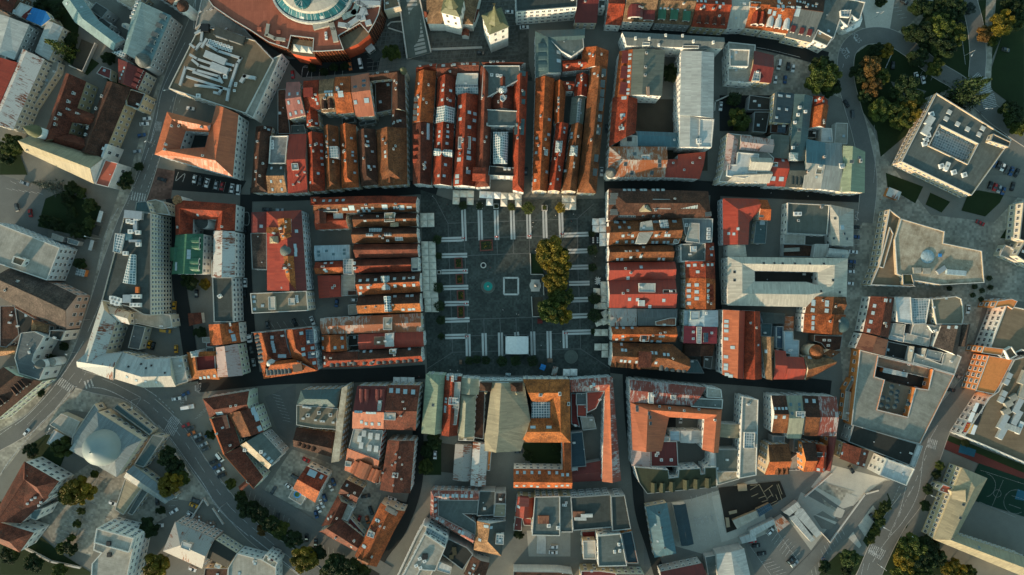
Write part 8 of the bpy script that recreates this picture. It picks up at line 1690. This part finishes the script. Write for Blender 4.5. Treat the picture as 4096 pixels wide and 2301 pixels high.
O(1650,1150,3.22)
for p, w, l_, a, m, lab in (((1675,1022),2.6,2.8,20,'blue_tarp','bright blue tarpaulin covered pile before the theatre'),((1828,1070),2.6,4.6,15,'rug','rust patched market booth roof before the theatre'),((1232,1118),2.6,1.8,5,'gs','small glazed porch roof at the theatre door'),((1640,432),2.6,2.4,0,'frd','dark red market booth below the golden grove'),((1768,935),2.6,2.0,0,'brownw','dark brown market booth at the end of a stripe'),((625,955),1.4,2.2,0,'brownw','dark brown booth left of the theatre trees')):
    o = E(p,'market_booth',lab,'booth',None, .1); o.rotation_euler = (0,0, rad(-a)); mb = MB(); mb.box(I4, w-.3, l_-.3,0,2.2,'brownw'); link2(o, mb,'wall'); mb = MB(); mb.face([(-w/2,-l_/2,2.2),(w/2,-l_/2,2.2),(w/2,0,2.7),(-w/2,0,2.7)], m); mb.face([(-w/2,0,2.7),(w/2,0,2.7),(w/2, l_/2,2.2),(-w/2, l_/2,2.2)], m); mb.face([(w/2,-l_/2,2.2),(w/2, l_/2,2.2),(w/2,0,2.7)], m); mb.face([(-w/2, l_/2,2.2),(-w/2,-l_/2,2.2),(-w/2,0,2.7)], m); link2(o, mb,'roof')
# construction pit
O(2000,1700); G('building_pit','2105,605 2700,540 2760,690 2480,850 2290,1000 2185,1040 2150,830','g_pit')
O(3000,1700)
TB = [((0,625),(85,570)),((85,570),(155,700)),((10,690),(75,660)),((80,705),(150,680)),((155,715),(215,665)),((135,640),(215,580)),((180,615),(220,690)),((110,740),(170,720)),((195,760),(255,730)),((210,780),(270,745)),((255,575),(290,680)),((268,565),(305,665)),((280,650),(305,725)),((245,670),(265,720)),((0,580),(65,575)),((60,810),(100,790))]
for i, (a, b) in enumerate(TB):
    p, q = at(a),at(b); o = empty('timber_beam',((p.x+q.x)/2,(p.y+q.y)/2,0),ORD[i]+' pale timber beam lying in the dark building pit, counted along the pit','beam','timber beams in the pit'); d = q-p; mb = MB(); mb.box(Matrix.Rotation(math.atan2(d.y, d.x),4,'Z'),d.length, .3,.2+.06*(i % 4),.5+.06*(i % 4),'timber'); me = mb.build('timber_beam',me_only=True); bpy.data.objects.remove(o); x = bpy.data.objects.new('timber_beam',me); COL.objects.link(x); x.location = ((p.x+q.x)/2,(p.y+q.y)/2,0); tag(x, ORD[i]+' pale timber beam lying in the dark building pit, counted along the pit','beam','timber beams in the pit')
N('shed','x','x'); del BLD[-1]
def simple_house(poly, h, roof, wall, label, name='shed',cat='shed'):
    q = [at(p, h) for p in pts(poly)]; q = q if area(q) > 0 else q[::-1]; c = sum(q, Vector())/len(q); c.z = 0; o = empty(name, c, label, cat); mb = MB()
    for i in range(len(q)): j = (i+1) % len(q); mb.face([(q[i].x, q[i].y, 0),(q[j].x, q[j].y, 0),q[j], q[i]], wall)
    mb.build('wall',o, origin=c); mb = MB(); q2 = inset(q, -.25); q2 = [Vector((v.x, v.y, h+.02)) for v in q2]; mb.face(q2, roof, q2[1]-q2[0]); 
    for i in range(len(q2)): j = (i+1) % len(q2); mb.face([q2[i]-Vector((0,0,.25)),q2[j]-Vector((0,0,.25)),q2[j], q2[i]], roof)
    mb.build('roof',o, origin=c)
simple_house('65,820 190,760 212,805 95,880',3,'solar','timber','dark panelled timber hut at the edge of the building pit'); 
O(2000,1700); simple_house('2250,925 2480,830 2480,890 2290,1000',3,'fl','timber','pale flat site hut along the lower edge of the building pit'); simple_house('2300,580 2375,575 2380,630 2305,635',2,'timber','timber','stack of pale timber boards at the upper edge of the pit','timber_pile','timber pile'); simple_house('2180,900 2205,900 2215,980 2190,985',1.2,'timber','timber','narrow stack of timber at the left edge of the pit','timber_pile','timber pile'); simple_house('2212,840 2280,825 2282,845 2218,860',1.2,'timber','timber','single short pile of boards inside the pit','timber_pile','timber pile')
simple_house('362,1072 440,1076 435,1240 358,1236',.5,'fw','coping','white slab with small square holes beside the concrete yard','concrete_slab','slab'); simple_house('2318,1090 2460,1040 2470,1110 2340,1140',3.2,'mw','grey','small white canopy roof beside the lower car park','shed','canopy')
for p, oo in (((850,935),0),((2400,235),0),((2300,300),0),((740,135),0),((120,180),0),((980,465),1),((340,930),1),((285,1042),1),((2345,980),1)):
    O(*((1700,760,3.4457),(1650,1150,3.22))[oo]); q = at(p); mb = MB(); mb.lathe([(.42,0),(.42,.02),(.36,.02),(.36,.0)],'stone',16); mb.lathe([(.36,0),(.36,.012),(0,.012)],'lead',16); x = link('manhole_cover',mb.build('manhole_cover',me_only=True)); x.location = (q.x, q.y, .262); struct(x)
# court lines
O(3796,1700)
def clane(s, w=.09): lane(s, 0,0, w)
clane('297,435 380,460 720,570'); clane('520,530 405,795'); clane('290,740 640,890')
def arc(cx, cy, r, a0, a1, n=14): return ' '.join('%.1f,%.1f' % (cx+r*math.cos(rad(a0+(a1-a0)*i/n)),cy+r*math.sin(rad(a0+(a1-a0)*i/n))) for i in range(n+1))
clane(arc(463,660,36,0,360,20)); clane(arc(330,580,115,-75,75)); clane(arc(640,740,115,60,290)); clane('600,680 720,720'); clane('575,765 690,805')
# trampoline, sign boards with lettering
O(1000,1700); o = E((455,672),'trampoline','round green trampoline with a blue rim on the roof terrace','trampoline',None, 4.1); mb = MB(); mb.lathe([(1.75,.6),(1.75,.75),(1.25,.76),(1.25,.6)],'blue_tarp',24); link2(o, mb,'rim'); mb = MB(); mb.lathe([(1.25,.65),(1.25,.7),(0,.69)],'fgn',24); link2(o, mb,'mat')
q = at((455,672),4.6); o.location = (q.x, q.y, 3.7)
O(3796,1150)
def signboard(quad, h, col, txt, tcol, label, ang, size):
    q = [at(p, h) for p in pts(quad)]; q = q if area(q) > 0 else q[::-1]; c = sum(q, Vector())/4; o = empty('sign_board',c, label,'sign','roof edge sign boards'); mb = MB(); qq = [v-c for v in q]; mb.face([v+Vector((0,0,.25)) for v in qq], col)
    for i in range(4): j = (i+1) % 4; mb.face([qq[i], qq[j], qq[j]+Vector((0,0,.25)),qq[i]+Vector((0,0,.25))], col)
    link2(o, mb,'board')
    if txt: me = road_text(txt, None, 0, size); me.materials.append(M(tcol)); x = bpy.data.objects.new('lettering',me); COL.objects.link(x); x.parent = o; x.location = (0,0,.27); x.rotation_euler = (0,0, rad(ang))
signboard('175,1300 202,1310 165,1402 137,1390',11,'c_red','BILLA','c_yellow','red sign board with yellow lettering at the lower hall corner',70,1.6); signboard('202,1310 238,1322 200,1412 165,1402',11,'c_yellow','TOKKO','c_white','yellow sign board with white lettering next to the red one',70,1.5); signboard('238,1322 272,1335 240,1422 202,1412',11,'c_white','','','white and teal sign board at the lower hall edge',70,1)
signboard('325,1128 352,1138 312,1230 285,1218',11,'black','ODALIS','c_white','black sign board with spaced white capitals on the lower hall',70,1.2); signboard('292,1118 322,1128 285,1216 256,1205',11,'black','','','black sign board with a pale oval emblem on the lower hall',70,1); signboard('258,1110 290,1118 254,1204 222,1190',11,'c_white','','','white sign board with thin grey script on the lower hall',70,1); signboard('275,1230 308,1240 280,1325 248,1312',11,'black','','','black sign board with a white butterfly shape on the lower hall',70,1); signboard('215,1200 250,1212 215,1300 182,1290',11,'c_white','','','plain white sign board left of the black ones on the lower hall',70,1)
# tall street lamps leaning over the roads
def lamp(p, p2, label):
    a = at(p); o = empty('street_lamp',(a.x, a.y, 0),label,'lamp','road lamps'); b = at(p2,9.0)-Vector((a.x, a.y, 0)); mb = MB(); mb.tube((0,0,0),(0,0,8.6),.12,.08,'zinc'); link2(o, mb,'pole'); mb = MB(); e = Vector((b.x, b.y, 0)); 
    e = e.normalized()*min(3.5, e.length) if e.length > .1 else Vector((1,0,0)); mb.tube((0,0,8.55),(e.x, e.y, 9),.07,.06,'zinc'); link2(o, mb,'arm'); mb = MB(); m = Matrix.Rotation(math.atan2(e.y, e.x),4,'Z'); m.translation = Vector((e.x, e.y, 9)); mb.box(m, .9,.35,-.1,.1,'frame'); link2(o, mb,'lamp_head')
O(0,500); lamp((1500,190),(1400,160),'road lamp above the church forecourt road'); lamp((970,1100),(820,1075),'road lamp beside the bus shelters')
O(0,1100); lamp((730,745),(640,770),'road lamp before the curved white bays'); lamp((870,430),(780,450),'road lamp before the pink stone front'); lamp((1360,1185),(1280,1330),'road lamp at the synagogue road bend')
O(0,1700); lamp((2200,740),(2110,830),'road lamp on the south west road'); lamp((560,60),(480,30),'road lamp by the pale garages'); lamp((1780,650),(1700,700),'road lamp by the synagogue annex')
O(3000,1700); lamp((1230,1340),(1100,1245),'road lamp at the lower zebra crossing'); lamp((1530,1050),(1440,1010),'road lamp beside the school trees'); lamp((1710,660),(1640,630),'road lamp opposite the school'); lamp((1260,965),(1200,940),'road lamp on the road island')
O(3000,0); lamp((1205,175),(1110,150),'road lamp at the bend by the white corner block'); lamp((2065,540),(2075,620),'road lamp on the park road'); lamp((2230,1090),(2200,1050),'road lamp above the office roof')
O(0,0); lamp((1740,910),(1570,875),'road lamp between supermarket and palace')
# garden walls
O(2000,0); lowwall('2060,1072 2065,990 2220,918 2300,916','white garden wall with a bent corner below the villa',2.2,.5,'stonel','garden_wall'); O(0,0); lowwall('690,645 820,700 940,430','pale wall around the brown garden plot beside the teal bank',2.2,.35,'stonel','garden_wall'); G('garden_plot','700,640 815,690 930,440 790,380','g_earth')
O(3000,1700); lowwall('530,690 780,470','long pale kerb wall between the lane and the concrete yard',.8,.6,'stonel'); lowwall('765,1128 1105,665 1230,630','long pale wall of the lower concrete yard',.9,.6,'stonel')
lowwall('470,800 765,1125','thin dark wall behind the carport sheds',2,.3,'stone'); O(1000,1100); lowwall('32,555 640,492','pale wall between the yard car park and the orange block',2.4,.4,'stonel','garden_wall')
O(0,1700); lowwall('250,1180 500,1310 780,1370','pale retaining wall below the lower left car park',1.4,.8,'stonel','garden_wall'); lowwall('1860,890 1975,705 2015,770','white terrace wall of the lower cafe',1.6,.5,'stonel','garden_wall'); lowwall('2060,800 2160,950','white terrace wall along the road',1.4,.5,'stonel','garden_wall'); lowwall('1560,190 1660,230 1835,480','pale kerb wall along the synagogue garden',.8,.6,'stonel')
# people
def person_meshes(top, leg):
    k = ('person',top, leg)
    if k in MESH: return MESH[k]
    bm = bmesh.new(); J = {'pel': (0,0,.95),'ch': (0,0,1.35),'nk': (0,0,1.5),'hd': (0,.02,1.68),'ls': (-.2,0,1.42),'le': (-.27,.03,1.15),'lh': (-.24,.2,.92),'rs': (.2,0,1.42),'re': (.27,-.08,1.15),'rh': (.26,.06,.9),'lp': (-.1,0,.9),'lk': (-.11,.16,.5),'lf': (-.11,.2,.06),'lt': (-.11,.36,.04),'rp': (.1,0,.9),'rk': (.11,-.06,.5),'rf': (.11,-.28,.08),'rt': (.11,-.12,.04)}
    ED = [('pel','ch'),('ch','nk'),('nk','hd'),('ch','ls'),('ls','le'),('le','lh'),('ch','rs'),('rs','re'),('re','rh'),('pel','lp'),('lp','lk'),('lk','lf'),('lf','lt'),('pel','rp'),('rp','rk'),('rk','rf'),('rf','rt')]
    RD = {'pel': .15,'ch': .16,'nk': .06,'hd': .11,'ls': .075,'le': .05,'lh': .04,'rs': .075,'re': .05,'rh': .04,'lp': .1,'lk': .065,'lf': .05,'lt': .045,'rp': .1,'rk': .065,'rf': .05,'rt': .045}
    V = {n: bm.verts.new(p) for n, p in J.items()}
    for a, b in ED: bm.edges.new((V[a], V[b]))
    me = bpy.data.meshes.new('b'); bm.to_mesh(me); bm.free(); o = bpy.data.objects.new('b',me); COL.objects.link(o); sk = o.modifiers.new('s','SKIN'); names = list(J)
    for i, n in enumerate(names): me.skin_vertices[0].data[i].radius = (RD[n], RD[n]*.8)
    me.skin_vertices[0].data[0].use_root = True; o.modifiers.new('d','SUBSURF').levels = 1
    dg = bpy.context.evaluated_depsgraph_get(); m2 = bpy.data.meshes.new_from_object(o.evaluated_get(dg)); m2.name = 'person'; bpy.data.objects.remove(o); m2.materials.clear()
    for m in (top, leg,'skin','black'): m2.materials.append(M(m))
    for p in m2.polygons: z = p.center.z; x = abs(p.center.x); p.material_index = 1 if z < .95 and x < .2 else (3 if z > 1.7 or z < .09 else (2 if z > 1.5 or (x > .2 and z < 1.1) else 0)); p.use_smooth = True
    MESH[k] = m2; return m2
def person(p, ang, top, leg, label): me = person_meshes(top, leg); o = bpy.data.objects.new('person',me); COL.objects.link(o); q = at(p, .9); o.location = (q.x, q.y, .3); o.rotation_euler = (0,0, rad(ang)); tag(o, label,'person','people on foot')
O(1700,760,3.4457)
for x, y, a, t_, l_, s_ in ((1490,450,20,'acw','black','person in a pale top on the fifth upper stripe'),(1480,510,200,'c_white','c_grey','person in white just below the fifth stripe walker'),(1800,352,90,'c_white','black','person in white walking near the right hand olive trees'),(2045,335,0,'c_white','c_grey','person in white near the north east block of parasols'),(2015,432,140,'c_red','black','person in red near the upper right paving corner'),(1523,838,180,'c_white','c_blue','person in white and blue beside the golden grove'),(902,1070,40,'c_red','black','person in red right of the stone well'),(860,1112,60,'c_grey','black','person in grey below the stone well'),(305,210,10,'black','black','person in black near the upper left paving line'),(108,88,30,'c_white','c_grey','person in white at the upper left street mouth'),(2345,920,60,'acw','black','person in a pale coat in the east shade')): person((x, y),a, t_, l_, s_)
O(1650,1150,3.22)
for x, y, a, t_, l_, s_ in ((1165,290,150,'c_white','c_red','person in white and red in the middle of the lower square'),(1340,342,100,'c_white','black','left of two people walking below the statue'),(1368,352,100,'chim','c_white','right of two people walking below the statue'),(1658,746,30,'c_white','c_white','person all in white right of the stage tent'),(1905,696,60,'c_white','c_grey','person in white near the stepped fountain'),(488,1062,0,'c_white','acw','left of two pale figures before the theatre corner'),(582,1072,0,'c_white','acw','right of two pale figures before the theatre corner'),(85,1150,0,'c_red','c_white','person in red at the lower left street mouth')): person((x, y),a, t_, l_, s_)
O(3000,500)
for x, y, a, t_, l_, s_ in ((200,658,90,'c_white','black','person in white on the dark east street, leftmost'),(422,720,90,'c_blue','black','person in blue on the dark east street, middle'),(555,690,270,'c_white','c_grey','person in white on the dark east street, rightmost'),(1255,720,0,'c_red','black','person in red near the white kiosk'),(1250,800,0,'c_grey','black','person in grey below the white kiosk')): person((x, y),a, t_, l_, s_)
print('objects',len(COL.objects),'cars',CARN[0],'trees',TN[0])
